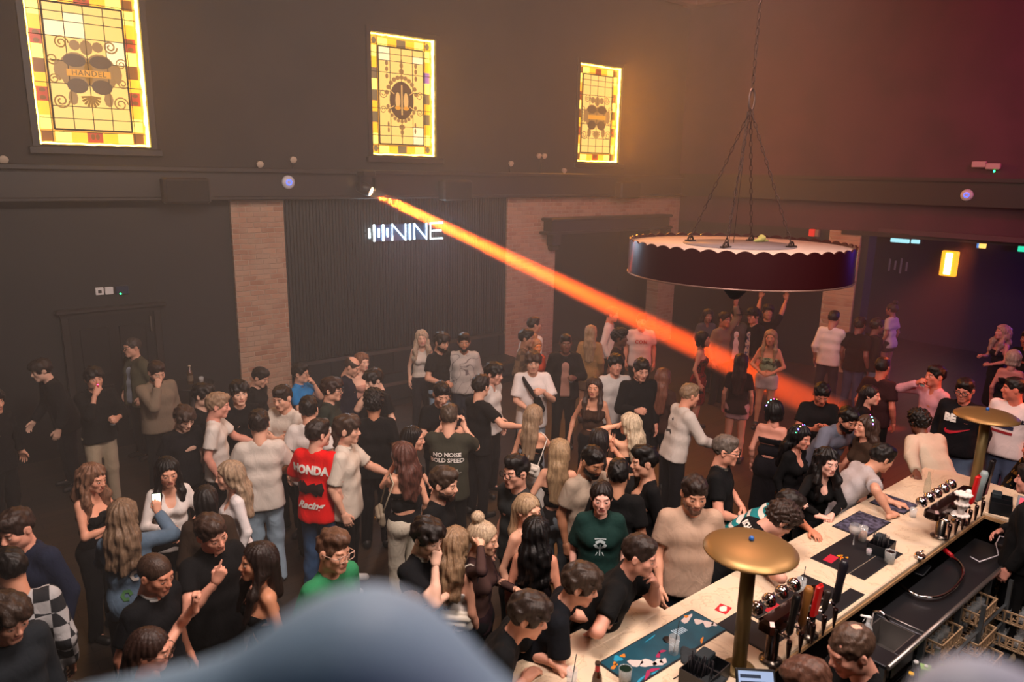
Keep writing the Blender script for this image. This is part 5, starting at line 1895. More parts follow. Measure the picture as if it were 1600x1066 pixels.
q(1606, 530, -30, 'dark figure at the edge of the annex opening', 'short', '#241416', '#904a44', tc='#151018', pitch=4)
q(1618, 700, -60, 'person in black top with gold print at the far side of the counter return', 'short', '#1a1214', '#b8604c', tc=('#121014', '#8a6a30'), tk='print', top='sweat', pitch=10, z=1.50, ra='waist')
# ------------------------------------------------------------------ bar staff
ibar = q(1328, 1016, -52, 'balding bartender in black T-shirt bending over behind the taps', 'thin', '#5a3c28', '#dfa08a', tc='#101013', pitch=24, lean=12, fat=1.12, ra='waist', la='fwdlow', h=1.86)
q(1262, 1068, -80, 'bartender with red-brown hair at the lower edge beneath the taps', 'short', '#6a3a20', '#cf8c74', tc='#101013', pitch=30, lean=16, h=1.74)
q(1612, 752, -100, 'bartender in black standing at the edge beside the grey laptop', 'short', '#1a1416', '#d09080', tc='#0d0e12', top='sweat', fat=1.15, bc='#0c0d11', shoes='#c8b890', ra='waist', la='down', loose=1.4)

# ------------------------------------------------------------------ printing on clothes
def text_decal(info, txt, size, org, col, name='print', ax=(-1, 0, 0), az=(0, 0, 1), shear=0, space=1.0, bold=.0):
    m = text_mesh(txt, size, 0, shear=shear, space=space, off=bold)
    return decal(info, m, org, ax, az, mat('print_ink', col, .6), name)


WH = '#e8e4de'
bk = dict(ax=(1, 0, 0))
text_decal(ired, 'HONDA', .105, (-.02, 0, .40), WH, bold=.006, **bk)
text_decal(ired, 'Racing', .10, (-.02, 0, .05), WH, shear=.5, bold=.004, **bk)


def shape_decal(info, polys, org, col, ax=(-1, 0, 0), name='print'):
    V, F = [], []
    for poly in polys:
        n = len(V)
        # ribbon given as list of (x, y, half width)
        for k, (x, y, w) in enumerate(poly):
            a, b_ = poly[max(k - 1, 0)], poly[min(k + 1, len(poly) - 1)]
            dx, dy = b_[0] - a[0], b_[1] - a[1]
            l = math.hypot(dx, dy) or 1
            V += [(x - dy / l * w, y + dx / l * w, 0), (x + dy / l * w, y - dx / l * w, 0)]
        for k in range(len(poly) - 1):
            F.append((n + 2 * k, n + 2 * k + 1, n + 2 * k + 3, n + 2 * k + 2))
    me = bpy.data.meshes.new('print')
    me.from_pydata(V, [], F)
    return decal(info, me, org, ax, (0, 0, 1), mat('print_ink', col, .6), name)


shape_decal(ired, [[(-.13 + .02 * k, .05 * math.sin(k * 1.9), .035) for k in range(7)], [(.02 + .02 * k, .045 * math.cos(k * 1.7), .04) for k in range(7)]], (-.02, 0, .22), '#200a0a', (1, 0, 0))
text_decal(ino, 'NO NOISE', .062, (0, 0, .37), WH, bold=.002, **bk)
text_decal(ino, 'BOLD SPEED', .062, (0, 0, .31), WH, bold=.002, **bk)
text_decal(ino, '10K / 21K / 42K', .036, (0, 0, .21), '#b8b4aa', bold=.001, **bk)
shape_decal(ino, [[(-.15, 0, .002), (-.05, 0, .002), (.05, 0, .002), (.15, 0, .002)], [(-.02, -.03, .005), (-.01, -.03, .005)], [(.04, -.03, .005), (.05, -.03, .005)], [(.10, -.03, .005), (.11, -.03, .005)]], (0, 0, .185), '#c8c4ba', (1, 0, 0))
text_decal(ijoy, 'JOY', .10, (.05, 0, .30), '#d0ccc8', bold=.002)
text_decal(icon, 'CON', .085, (0, 0, .36), '#b02a20', bold=.004, space=1.2)
text_decal(ibe, 'BE', .12, (.08, 0, .38), WH, bold=.008)
shape_decal(ibe, [[(-.105, .012, .003), (-.115, -.008, .012), (-.10, -.026, .020), (-.06, -.03, .020), (.0, -.012, .013), (.06, .012, .008), (.14, .045, .002)]], (.0, 0, .24), '#b0182a')
text_decal(itj, 'TOMMY JEANS', .062, (0, 0, .37), '#1c1828', bold=.004)
shape_decal(itj, [[(-.12, .035, .022), (.0, .035, .022), (.12, .035, .022)]], (.02, 0, .24), '#1c1e3a')
shape_decal(itj, [[(-.12, -.03, .016), (.0, -.03, .016), (.12, -.03, .016)]], (.02, 0, .24), '#8a1c24')
text_decal(i4, '4', .16, (.02, 0, .30), '#f0dce4', bold=.008)
text_decal(i4, '7', .10, (.10, 0, .26), '#d04a78', bold=.006)
text_decal(i4, 'TS', .08, (-.13, 0, .32), '#d04a78', bold=.004)
text_decal(iy, 'RICHA', .07, (-.02, 0, .49), WH, bold=.004, ax=(1, 0, 0))
rnd = random.Random(3)
# tree-like print on the green T-shirt, smoke-like print on the navy one
shape_decal(itree, [[(0, -.08, .004), (0, .0, .006), (.0, .03, .004)], [(0, -.02, .004), (-.03, .01, .012), (-.05, .04, .012)], [(0, -.02, .004), (.03, .01, .012), (.05, .04, .012)], [(-.04, .05, .014), (0, .065, .014), (.04, .05, .014)], [(-.02, -.05, .004), (-.035, -.08, .003)], [(.02, -.05, .004), (.035, -.08, .003)], [(-.05, .085, .004), (.05, .085, .004)]], (0, 0, .30), '#b8c8cc')
for cc, n in (('#c8c4e0', 9), ('#7a7ab0', 7), ('#4a5a90', 5)):
    shape_decal(iphone, [[(-.10 + rnd.random() * .2 + .014 * k, -.07 + rnd.random() * .14, .008 + .008 * rnd.random()) for k in range(4)] for _ in range(n)], (.0, 0, .30), cc)
shape_decal(ics, [[(-.12, .02, .012), (-.06, -.01, .016), (.0, .01, .012), (.05, -.02, .008)], [(-.02, .16, .012), (.01, .14, .012)]], (0, 0, .26), '#3a3430', (1, 0, 0))
for k, (a, b_, cc) in enumerate(((-.06, .12, '#c02030'), (.08, .02, '#c8c0b8'), (.0, -.14, '#4a7a4a'), (.10, .16, '#c8a040'))):
    shape_decal(ij, [[(a + .035 * math.cos(j * 1.05), b_ + .035 * math.sin(j * 1.05), .014) for j in range(6)]], (0, 0, .22), cc, (1, 0, 0), 'embroidery')
# badge
# ------------------------------------------------------------------ bags
w = ibag['w']
B_ = ibag['B']
a = w(B_(-.25, .02, .12))
handbag('beige flap bag on the shoulder of the woman with auburn hair', tuple(a), ibag['yaw'] + 1.3, tuple(w(B_(-.155, -.01, .56))), '#8f8370', '#b8ab92', .26)
w, B_ = ibun['w'], ibun['B']
handbag('white shoulder bag of the woman with the blonde bun', tuple(w(B_(.22, -.10, .10))), ibun['yaw'] - 1.4, tuple(w(B_(.15, -.01, .56))), '#cdc5b8', None, .24)
w, B_ = i835['w'], i835['B']
handbag('small white bag hanging behind the woman with straight fair hair', tuple(w(B_(.12, -.20, .14))), i835['yaw'] + 3.0, tuple(w(B_(.13, -.01, .55))), '#d8d2c8', None, .20)
w, B_ = isl['w'], isl['B']
cb = empty('cross_body_bag', tuple(w(B_(0, .0, .22))), isl['yaw'], 'black cross-body bag across the oversized white T-shirt', 'bag')
sl = [(.13, .03, .30), (.10, .15, .26), (.03, .19, .16), (-.05, .20, .06), (-.10, .19, -.02)]
MB().tube([(x * isl['s'], y * isl['s'], z_ * isl['s']) for x, y, z_ in sl], [.022, .026, .03, .035, .03], 8).obj('strap', cloth_mat('#17171b'), cb)
V, Q = blob([_cap((-.06, .205, .03), (-.12, .18, -.10), .055, .05, .02)], .012)
link('pouch', mesh_np('pouch', V, Q), cloth_mat('#17171b'), cb)

# ------------------------------------------------------------------ the counter
def marble():
    m = bpy.data.materials.new('cream_marble')
    m.use_nodes = True
    nt = m.node_tree
    b = nt.nodes['Principled BSDF']
    tc = nt.nodes.new('ShaderNodeTexCoord')
    n = nt.nodes.new('ShaderNodeTexNoise')
    n.inputs['Scale'].default_value = 3.5
    n.inputs['Detail'].default_value = 8
    n.inputs['Distortion'].default_value = 1.6
    nt.links.new(tc.outputs['Object'], n.inputs['Vector'])
    cr = nt.nodes.new('ShaderNodeValToRGB')
    e = cr.color_ramp.elements
    e[0].position, e[0].color = .30, (*lin('#d2bda4'), 1)
    e[1].position, e[1].color = .62, (*lin('#dac6ae'), 1)
    for p, c in ((.455, '#ddc6aa'), (.47, '#c2a88c'), (.485, '#dec8ac')):
        x = e.new(p)
        x.color = (*lin(c), 1)
    nt.links.new(n.outputs['Fac'], cr.inputs[0])
    nt.links.new(cr.outputs[0], b.inputs['Base Color'])
    b.inputs['Roughness'].default_value = .35
    return m


marble_m = marble()
ct = empty('bar_counter', (4.5, 2.6, 0), 0, 'long cream marble bar counter with a return at its far end', 'counter')
ox, oy = 4.5, 2.6
mb = MB()
mb.box(.6 - ox, 8.52 - ox, 2.15 - oy, 2.99 - oy, 1.06, 1.1, .008)
mb.box(.6 - ox, 3.95 - ox, 2.985 - oy, 3.2 - oy, 1.06, 1.1, .008)
mb.box(7.69 - ox, 8.52 - ox, -1.2 - oy, 2.16 - oy, 1.06, 1.1, .008)
mb.obj('marble_top', marble_m, ct)
mb = MB()
mb.box(.6 - ox, 8.5 - ox, 2.14 - oy, 2.97 - oy, 1.035, 1.062)
mb.box(7.68 - ox, 8.5 - ox, -1.2 - oy, 2.14 - oy, 1.035, 1.062)
mb.obj('wooden_edge', mat('pale_wood_edge', '#a8845e', .5), ct)
mb = MB()
mb.box(.7 - ox, 8.4 - ox, 2.6 - oy, 2.75 - oy, 0, 1.04)
mb.box(8.15 - ox, 8.35 - ox, -1.2 - oy, 2.6 - oy, 0, 1.04)
mb.obj('front_panel', mat('dark_panel', '#1d1816', .6), ct)


def bp(px, py, z=1.1):
    a = atz(px, py, z)
    return (float(a[0]), float(a[1]), z)


# brass lamps on the counter
brass = mat('brushed_brass', '#957448', .42, .7, bump=(40, .1, .002))
brass2 = mat('aged_brass', '#7c6a46', .5, .55)


def brass_lamp(x, y, rim, label):
    t = empty('table_lamp', (x, y, 1.1), 0, label, 'lamp', 'brass lamps on the counter')
    MB().lathe([(.105, 0), (.105, .012), (.09, .022), (.05, .03)], 32).obj('base', brass2, t)
    MB().lathe([(.046, .02), (.046, rim - 1.1 + .0)], 20).obj('stem', brass2, t)
    h0 = rim - 1.1
    pr = [(.285, h0 - .012), (.287, h0 - .006), (.285, h0), (.24, h0 + .026), (.17, h0 + .045), (.09, h0 + .056), (.02, h0 + .06)]
    MB().lathe(pr + [(.0005, h0 + .061)], 48).obj('shade', brass, t)
    MB().lathe([(.283, h0 - .010), (.23, h0 + .014), (.15, h0 + .03), (.0005, h0 + .036)], 48, cap=False).obj('reflector', mat('lamp_inside', '#b08a48', .4, 1), t)
    k = MB().lathe([(.016, h0 + .058), (.016, h0 + .078), (.01, h0 + .088), (.0005, h0 + .09)], 14)
    k.obj('knob', mat('blue_knob', '#2a5ea8', .3), t)
    return t


brass_lamp(3.80, 2.26, 1.95, 'brass mushroom lamp with blue knob beside the nearer beer taps')
brass_lamp(7.99, 2.36, 1.95, 'brass mushroom lamp beside the farther beer taps')

chrome = mat('chrome', '#d8d4d2', .12, 1.0)
chrome_d = mat('dark_chrome', '#5a4a48', .22, 1.0)


def cyl(p, q, r, n=12, r2=None):
    return MB().tube([p, q], [r, r2 if r2 is not None else r], n)


def beer_font(x0, x1, y, ndomes, label, handles, legs):
    t = empty('beer_font', ((x0 + x1) / 2, y, 1.1), 0, label, 'beer tap', 'beer taps on the counter')
    cx = (x0 + x1) / 2
    MB().box(x0 - cx, x1 - cx, -.06, .06, .24, .34, .02).obj('housing', chrome_d, t)
    for lx in legs:
        MB().lathe([(.075, 0), (.075, .012), (.05, .02), (.042, .03), (.042, .25)], 20, Matrix.Translation((lx - cx, 0, 0))).obj('leg', mat('font_leg_steel', '#8a8078', .25, 1), t)
    for k in range(ndomes):
        xx = x0 - cx + .05 + (x1 - x0 - .22) * k / max(ndomes - 1, 1)
        M = Matrix.Translation((xx, .10, .36)) @ Matrix.Rotation(math.radians(-35), 4, 'X')
        MB().lathe([(.0005, -.045), (.03, -.038), (.046, -.01), (.046, .012), (.038, .034), (.02, .046), (.0005, .049)], 20, M).obj('badge_dome', chrome, t)
    n = len(handles)
    for k, (hcol, hh, rr) in enumerate(handles):
        xx = x0 - cx + .07 + (x1 - x0 - .1) * k / max(n - 1, 1)
        a = cyl((xx, -.05, .27), (xx, -.135, .26), .011, 10)
        sp = a.obj('tap', chrome, t)
        MB().lathe([(.016, .245), (.018, .22), (.014, .17), (.008, .12), (.0065, .10)], 12, Matrix.Translation((xx, -.14, 0))).obj('spout', chrome_d, sp)
        if hh:
            M = Matrix.Translation((xx, -.13, .28)) @ Matrix.Rotation(.08, 4, 'X')
            if rr > .03:
                b_ = MB().box(-rr, rr, -.016, .016, .02, hh, .012, M)
            else:
                b_ = MB().lathe([(.010, 0), (rr, .03), (rr * .9, hh * .5), (rr * 1.15, hh * .9), (rr * .8, hh)], 14, M)
            b_.obj('tap_handle', mat('tap_handle_paint', hcol, .35), sp)
    return t


beer_font(3.92, 4.60, 2.18, 4, 'chrome beer font with four domed badges, nearer to the bartender', [('#151517', .30, .024), ('#8a5a2c', .30, .026), ('#c01818', .26, .036), ('#2a2422', .16, .02), ('#1c1a22', .34, .028)], (4.04, 4.5))
f2 = beer_font(6.50, 7.35, 2.21, 5, 'chrome beer font with five domed badges, at the counter corner', [('#bfbfbf', 0, .02), ('#bfbfbf', 0, .02), ('#e8e4e0', .2, .022), ('#cc1a1a', .30, .040), ('#8a9a9c', .30, .030), ('#141416', .38, .045)], (6.79, 7.25))
# tower of white scalloped caps among the far taps
tw = empty('straw_holder', bp(1500, 806, 1.34), 0, 'white scalloped holder standing among the farther taps', 'holder')
mb = MB()
for z0, r in ((0, .06), (.10, .045), (.19, .058)):
    for k in range(10):
        a = 2 * PI * k / 10
        mb.lathe([(.0005, 0), (.016, .004), (.016, .02), (.0005, .026)], 8, Matrix.Translation((r * math.cos(a), r * math.sin(a), z0)), cap=False)
    mb.lathe([(r, 0), (r, .022)], 16, Matrix.Translation((0, 0, z0)))
mb.lathe([(.03, 0), (.03, .2)], 12)
mb.obj('scalloped_tiers', mat('white_paper', '#e6dcd6', .6), tw)


# ------------------------------------------------------------------ runners and mats
def runner(label, x0, x1, y0, y1, m, group=None, name='bar_mat'):
    t = empty(name, ((x0 + x1) / 2, (y0 + y1) / 2, 1.1), 0, label, 'bar mat', group)
    hx, hy = (x1 - x0) / 2, (y1 - y0) / 2
    MB().box(-hx, hx, -hy, hy, 0, .006, .002).obj('mat_base', mat('rubber_border', '#14171c', .7), t)
    MB().box(-hx + .012, hx - .012, -hy + .012, hy - .012, .0055, .0075).obj('mat_face', m, t)
    return t


def blobs_on(t, name, col, pts, z=.0078):
    for cx, cy, rx, ry, rot_ in pts:
        mb = MB()
        n = 12
        P_ = []
        for i in range(n):
            a = 2 * PI * i / n
            rr = 1 + .22 * math.sin(3 * a + cx * 40)
            x, y = rx * rr * math.cos(a), ry * rr * math.sin(a)
            P_.append((cx + x * math.cos(rot_) - y * math.sin(rot_), cy + x * math.sin(rot_) + y * math.cos(rot_)))
        mb.prism(P_, z - .0006, z)
        mb.obj(name, mat('mat_ink', col, .6), t)


teal = mat('teal_print', '#0d4a5c', .6, var=(7, '#0b3f50'))
rt_ = runner('long teal printed bar runner with a pale spotted cat design', 3.12, 4.10, 2.55, 2.86, teal)
blobs_on(rt_, 'pale_cat_print', '#c9bcb8', [(-.30, -.0, .05, .035, -.6), (-.24, -.05, .055, .038, -.5), (-.18, -.09, .04, .03, 0), (-.14, -.10, .03, .02, .2), (.36, .10, .07, .022, .2), (.40, .03, .035, .03, 0), (.43, -.03, .04, .035, .4), (.46, -.06, .02, .02, 0)])
blobs_on(rt_, 'magenta_print', '#9c1f52', [(-.33, -.125, .05, .012, .5), (-.26, -.118, .04, .014, -.3), (-.12, -.04, .035, .012, .5), (-.07, -.03, .03, .012, -.2)], .0082)
blobs_on(rt_, 'orange_print', '#c87a24', [(-.44, .06, .035, .012, .3), (-.41, .075, .02, .014, 1.2), (-.31, .10, .02, .016, 0), (.38, .12, .018, .014, 0), (.24, -.12, .04, .008, .5)], .0084)
blobs_on(rt_, 'blue_print', '#1d8fb4', [(-.36, .10, .03, .03, 0), (-.40, -.13, .05, .008, .2), (-.02, .11, .06, .005, .1), (-.44, -.03, .02, .006, .4), (-.28, -.14, .03, .006, 0)], .0086)
for k in range(6):
    MB().box(.155 + .006 * k, .165 + .006 * k + .0, .0, .07 - .004 * k, .008, .0086, 0, Matrix.Translation((.012 * k, .01, 0))).obj('pale_stroke', mat('mat_ink', '#a9c6d6', .6), rt_)
for k in range(5):
    MB().box(.03 + .018 * k, .04 + .018 * k, -.06 + .006 * k, -.01 + .01 * (k % 2), .008, .0086).obj('pale_stroke', mat('mat_ink', '#a9c6d6', .6), rt_)
blk = mat('black_rubber', '#0c0e14', .55)
runner('plain black drip mat beside the base of the nearer brass lamp', 4.08, 4.34, 2.25, 2.64, blk)
r2_ = runner('black bar mat with small red mark behind the nearer taps', 4.38, 5.22, 2.30, 2.62, blk)
MB().prism([(-.30, -.02), (-.14, .02), (-.13, .09), (-.29, .06)], .0076, .0084).obj('red_mark', mat('mat_ink', '#a81626', .6), r2_)
runner('narrow black mat piece at the counter edge past the nearer taps', 4.72, 5.32, 2.17, 2.285, blk)
r3_ = runner('large black bar mat with red block and yellow figure mark', 5.50, 6.20, 2.40, 2.72, blk)
MB().prism([(-.30, .0), (-.30, .075), (-.16, .085), (-.16, .01)], .0076, .0084).obj('red_mark', mat('mat_ink', '#b01834', .6), r3_)
blobs_on(r3_, 'yellow_mark', '#d89018', [(-.15, -.01, .045, .016, .5), (-.12, .02, .03, .014, -.3), (-.19, -.03, .02, .012, .2), (-.10, -.03, .014, .012, .2)], .0086)
blobs_on(r3_, 'red_figure_mark', '#c04a14', [(-.14, .0, .016, .009, .5)], .0090)
runner('black mat strip along the counter edge below the stout-coloured drink', 5.52, 6.20, 2.27, 2.395, blk)
dk = mat('dark_printed_rubber', '#1a1a2c', .6, var=(22, '#5a5a72'))
runner('dark printed mat beside the clasped hands', 6.20, 6.72, 2.60, 2.90, dk)
runner('dark printed mat under the forearms of the young man in pale grey', 6.98, 7.32, 2.60, 2.93, dk)
cs = empty('coaster', bp(1130, 952), .2, 'red and white paper coaster lying on bare marble', 'coaster')
MB().box(-.055, .055, -.055 + .01, .055 - .01, 0, .003, .001).obj('card', mat('coaster_red', '#b41c26', .7), cs)
MB().prism([(-.04, -.01), (-.01, -.03), (.04, -.012), (.04, .012), (0, .03), (-.04, .012)], .003, .0036).obj('white_crest', mat('coaster_white', '#e4d8cc', .7), cs)


# ------------------------------------------------------------------ bottles, glasses, boxes
def bottle(label, loc, col, prof, cap_=None, lab=None, alpha=1.0, group=None, neck=None):
    t = empty('bottle', loc, 0, label, 'bottle', group)
    MB().lathe(prof, 20).obj('bottle_glass', mat('bottle_glass', col, .08, alpha=alpha, spec=.9), t)
    top = prof[-1]
    if neck:
        MB().lathe([(r + .0012, z) for r, z in prof if z >= neck[0]], 18).obj('neck_foil', mat('bottle_foil', neck[1], .4), t)
    if cap_:
        MB().lathe([(top[0] + .003, top[1] - .012), (top[0] + .003, top[1] + .004)], 14).obj('cap', mat('bottle_cap', cap_, .4), t)
    if lab:
        MB().lathe([(prof[1][0] + .0012, lab[0]), (prof[1][0] + .0012, lab[1])], 20, cap=False).obj('label_band', mat('paper_label', lab[2], .6), t)
    return t


BP = [(.0305, 0), (.0310, .006), (.0310, .115), (.026, .145), (.0150, .175), (.0135, .215), (.0145, .222), (.0145, .228)]
p = bp(934, 1040, 1.31)
bottle('brown beer bottle with red neck at the near end of the counter', (p[0], p[1], 1.1), '#3a1c0c', BP, '#1a1010', (.03, .10, '#2a1a14'), neck=(.15, '#b01420'))
p = bp(1452, 742, 1.30)
bottle('clear glass bottle standing near the counter corner', (p[0], p[1], 1.1), '#a8a890', BP, None, None, .35)
tumbler('empty tumbler with two black straws near the beer bottle', bp(893, 1072), drink=None, straw=True, hh=.12)
tumbler('empty glass with a leaning dark straw behind the straw caddy', bp(1052, 1022), drink=None, straw=True, hh=.13, r=.036, lean=(.02, .01))
tumbler('dark green glass standing on the teal runner', bp(976, 1066), drink='#10281f', r=.042, hh=.10, fill=.95)
tumbler('tall iced glass with black straw on the mat behind the nearer taps', bp(1250, 932), drink='#8a8880', r=.036, hh=.15, straw=True, ice=True, fill=.5)
tumbler('glass of dark cola on the large black mat', bp(1389, 880), drink='#1c0c08', r=.042, hh=.11, fill=.9)
tumbler('small pink shot glass on the large black mat', bp(1357, 868), drink='#b08a98', r=.022, hh=.06, fill=.8)
tumbler('amber beer glass behind the balloon glass', bp(1347, 846), drink='#a05c14', r=.036, hh=.14, fill=.65)
tumbler('clear empty glass next to the hands of the young man in pale grey', bp(1426, 808), drink=None, r=.032, hh=.09)
tumbler('glass of dark stout with cream foam on the bartender side', bp(1253, 1062, .9), drink='#1c0a08', r=.045, hh=.15, fill=.92, name='pint_glass')
p = bp(1253, 1062, .9)
fo = MB().lathe([(.040, 0), (.041, .014), (.03, .018)], 20).obj('foam', mat('beer_foam', '#dcc8b8', .8), None, (p[0], p[1], 1.036))
fo.parent = bpy.data.objects['pint_glass']
fo.location = (0, 0, .136)
t = empty('balloon_glass', bp(1333, 852), 0, 'stemmed balloon glass with pale froth on the large black mat', 'glass')
MB().lathe([(.032, 0), (.032, .003), (.006, .008), (.004, .09), (.02, .10), (.045, .125), (.052, .155), (.043, .195)], 20, cap=False).obj('glass_wall', clear, t)
MB().lathe([(.0005, .10), (.040, .125), (.048, .15), (.048, .158), (.0005, .16)], 16).obj('drink', mat('frothy_drink', '#b8b0a8', .4, alpha=.6), t)


def caddy(label, loc, rz, straws=True, sz=(.14, .10, .10)):
    t = empty('bar_caddy', loc, rz, label, 'caddy', 'straw and napkin caddies')
    a, b_, c = sz
    m = mat('caddy_plastic', '#15181c', .45)
    mb = MB()
    for x0, x1, y0, y1 in ((-a, a, -b_, -b_ + .006), (-a, a, b_ - .006, b_), (-a, -a + .006, -b_, b_), (a - .006, a, -b_, b_), (-.004, .004, -b_, b_), (0, a, -.003, .003)):
        mb.box(x0, x1, y0, y1, 0, c)
    mb.box(-a, a, -b_, b_, 0, .006)
    mb.obj('box', m, t)
    MB().box(.01, a - .01, .0, b_ - .01, .02, c + .035, .006).obj('napkin_stack', mat('dark_napkin', '#1f2a30', .8), t)
    if straws:
        rn = random.Random(5)
        for k in range(26):
            x, y = -a + .02 + rn.random() * (a - .04), -b_ + .02 + rn.random() * (2 * b_ - .04)
            MB().tube([(x, y, .01), (x + rn.uniform(-.02, .02), y + rn.uniform(-.02, .02), c + .06 + rn.random() * .04)], .0032, 5).obj('straw', mat('black_straw', '#17151a', .4), t)
    return t


caddy('black straw caddy next to the base of the nearer brass lamp', bp(1100, 1062), .1)
caddy('black straw caddy beside the amber beer glass', bp(1376, 862), .1, True, (.11, .08, .09))
caddy('black caddy on the counter return beyond the farther taps', bp(1562, 798), .3, False, (.13, .09, .12))
t = empty('napkin_box', bp(1112, 1080), .1, 'dark grey napkin box in front of the near straw caddy', 'box')
MB().box(-.09, .09, -.05, .05, 0, .07, .008).obj('box_body', mat('dark_box', '#1d2428', .6), t)
MB().prism([(-.09, -.05), (.09, -.05), (.09, .05), (-.09, .05)], .072, .078, Matrix.Rotation(.2, 4, 'Y')).obj('lid', mat('dark_box', '#1d2428', .6), t)
# cap and cloth on the teal runner
t = empty('black_lid', bp(1045, 1002), 0, 'round black lid lying on the teal runner', 'lid')
MB().lathe([(.042, 0), (.042, .01), (.03, .014), (.0005, .015)], 20).obj('disc', mat('black_lid', '#101114', .4), t)
t = empty('bar_cloth', bp(1072, 1026), .5, 'folded dark grey bar cloth on the edge of the teal runner', 'cloth')
V, Q = blob([_cap((-.07, 0, .01), (.06, .02, .012), .022, .03, .02), _cap((-.03, -.03, .01), (.07, -.04, .012), .02, .02, .03)], .008, (), wig(.004, 60, 60, 60))
link('cloth_folds', mesh_np('cloth_folds', V * np.array([1, 1, .6]), Q), cloth_mat('#30363a'), t)
for lb, a, b_ in (('loose black straws lying beside the near caddy', (1052, 1062), (1078, 1046)),):
    A_, B2 = bp(*a), bp(*b_)
    o = MB().tube([(0, 0, .004), (B2[0] - A_[0], B2[1] - A_[1], .004)], .0035, 6).obj('straw', mat('black_straw', '#17151a', .4), None, A_)
    tag(o, 'loose black straw lying on the marble beside the near caddy', 'straw')
# till screen
t = empty('till', (3.62, 2.16, 1.1), 0, 'till with a lit screen leaning at the lower edge of the counter', 'till')
M = Matrix.Rotation(.5, 4, 'Z') @ Matrix.Rotation(math.radians(58), 4, 'X')
tc_ = atz(1182, 1062, 1.22)
t.location = (float(tc_[0]), float(tc_[1]), 1.1)
yv = math.atan2(-(-tc_[0]), (-tc_[1]) * -1)
M = Matrix.Translation((0, 0, .09)) @ Matrix.Rotation(-.75, 4, 'Z') @ Matrix.Rotation(math.radians(52), 4, 'X')
MB().box(-.12, .12, -.085, .085, -.008, .008, .004, M).obj('screen_case', mat('till_case', '#14161a', .4), t)
MB().box(-.105, .105, -.07, .07, .0085, .0095, 0, M).obj('screen', mat('till_display', '#6a7890', .3, emit='#8ea4c8', es=.8), t)
mb = MB()
for k in range(4):
    mb.box(-.095 + .05 * k, -.055 + .05 * k, -.05, -.02, .0097, .0104, 0, M)
mb.box(-.095, .09, .0, .012, .0097, .0104, 0, M)
mb.box(-.095, .03, .03, .05, .0097, .0104, 0, M)
mb.obj('screen_buttons', mat('till_buttons', '#20304a', .4), t)
MB().box(-.05, .05, -.04, .06, 0, .012, .004).obj('foot', mat('till_case', '#14161a', .4), t)
# squeezer / steel tray on the corner edge
t = empty('steel_strainer', bp(1437, 872), .4, 'steel strainer lying at the counter edge above the hose', 'strainer')
V, Q = blob([_ell((0, 0, .02), (.06, .045, .022), .01)], .006, [_ell((0, 0, .05), (.05, .036, .028), .005)])
link('bowl', mesh_np('bowl', V, Q), chrome, t)
MB().tube([(.055, 0, .025), (.09, -.02, .03), (.12, -.03, .012)], .007, 8).obj('handle', chrome, t)

# ------------------------------------------------------------------ behind the counter
steel = mat('worn_steel', '#8c8886', .36, .85, bump=(20, .08, .002))
steel_d = mat('wet_dark_steel', '#3c3d42', .30, .75)
wk = empty('sink_unit', (5.9, 1.98, 0), 0, 'dark stainless steel worktop with sink behind the counter', 'sink')
mb = MB()
mb.box(-.42, 1.6, -.20, .16, .86, .89, .006)
mb.box(-1.0, -.80, -.20, .16, .86, .89, .006)
mb.box(-.80, -.42, -.20, -.15, .86, .89, .004)
mb.box(-.80, -.42, .12, .16, .86, .89, .004)
mb.obj('worktop', steel_d, wk)
MB().tube([(-1.0, -.20, .885), (1.62, -.20, .885)], .018, 10).obj('rolled_edge', steel, wk)
mb = MB().box(-.80, -.42, -.15, .12, .66, .67).box(-.80, -.79, -.15, .12, .66, .88).box(-.43, -.42, -.15, .12, .66, .88).box(-.8, -.42, -.15, -.14, .66, .88).box(-.8, -.42, .11, .12, .66, .88)
mb.obj('basin', steel, wk)
MB().tube([(-.38, -.19, .895), (-.38, .15, .895)], .008, 8).obj('drainer_rim', steel, wk)
MB().tube([(-.62, .10, .89), (-.62, .10, 1.02), (-.62, .04, 1.05), (-.62, -.02, 1.0)], .012, 10).obj('faucet', chrome, wk)
for lx in (-.98, -.3, .4, 1.05, 1.58):
    MB().box(lx - .02, lx + .02, -.18, -.14, 0, .86).obj('leg', mat('grey_steel_post', '#6e7478', .4, .8), wk)
# curved chrome hose
hp = [(1395, 903), (1408, 916), (1426, 928), (1448, 934), (1470, 932), (1490, 920), (1503, 904), (1505, 890), (1498, 878), (1488, 870)]
pts = [tuple(np.array(atz(x, y, .93)) - np.array([5.9, 1.98, 0])) for x, y in hp]
ho = empty('hose', (5.9, 1.98, 0), 0, 'curved chrome hose with red grip lying over the dark worktop', 'hose')
cu = []
for i in range(len(pts) - 1):
    for k in range(4):
        u = k / 4
        p0, p1, p2, p3 = [np.array(pts[min(max(i + j, 0), len(pts) - 1)]) for j in (-1, 0, 1, 2)]
        cu.append(tuple(.5 * ((2 * p1) + (-p0 + p2) * u + (2 * p0 - 5 * p1 + 4 * p2 - p3) * u * u + (-p0 + 3 * p1 - 3 * p2 + p3) * u ** 3)))
cu.append(pts[-1])
MB().tube(cu, .014, 10).obj('hose_tube', chrome, ho)
a, b_ = [np.array(atz(x, y, .95)) - np.array([5.9, 1.98, 0]) for x, y in ((1488, 869), (1462, 852))]
MB().tube([tuple(a), tuple((a + b_) / 2 + np.array([0, 0, .01])), tuple(b_)], [.018, .022, .026], 10).obj('red_grip', mat('red_grip', '#c01420', .35), ho)
MB().tube([tuple(b_), tuple(b_ + (b_ - a) * .5)], [.03, .045], 12).obj('nozzle', mat('dark_red_nozzle', '#5a1414', .3), ho)
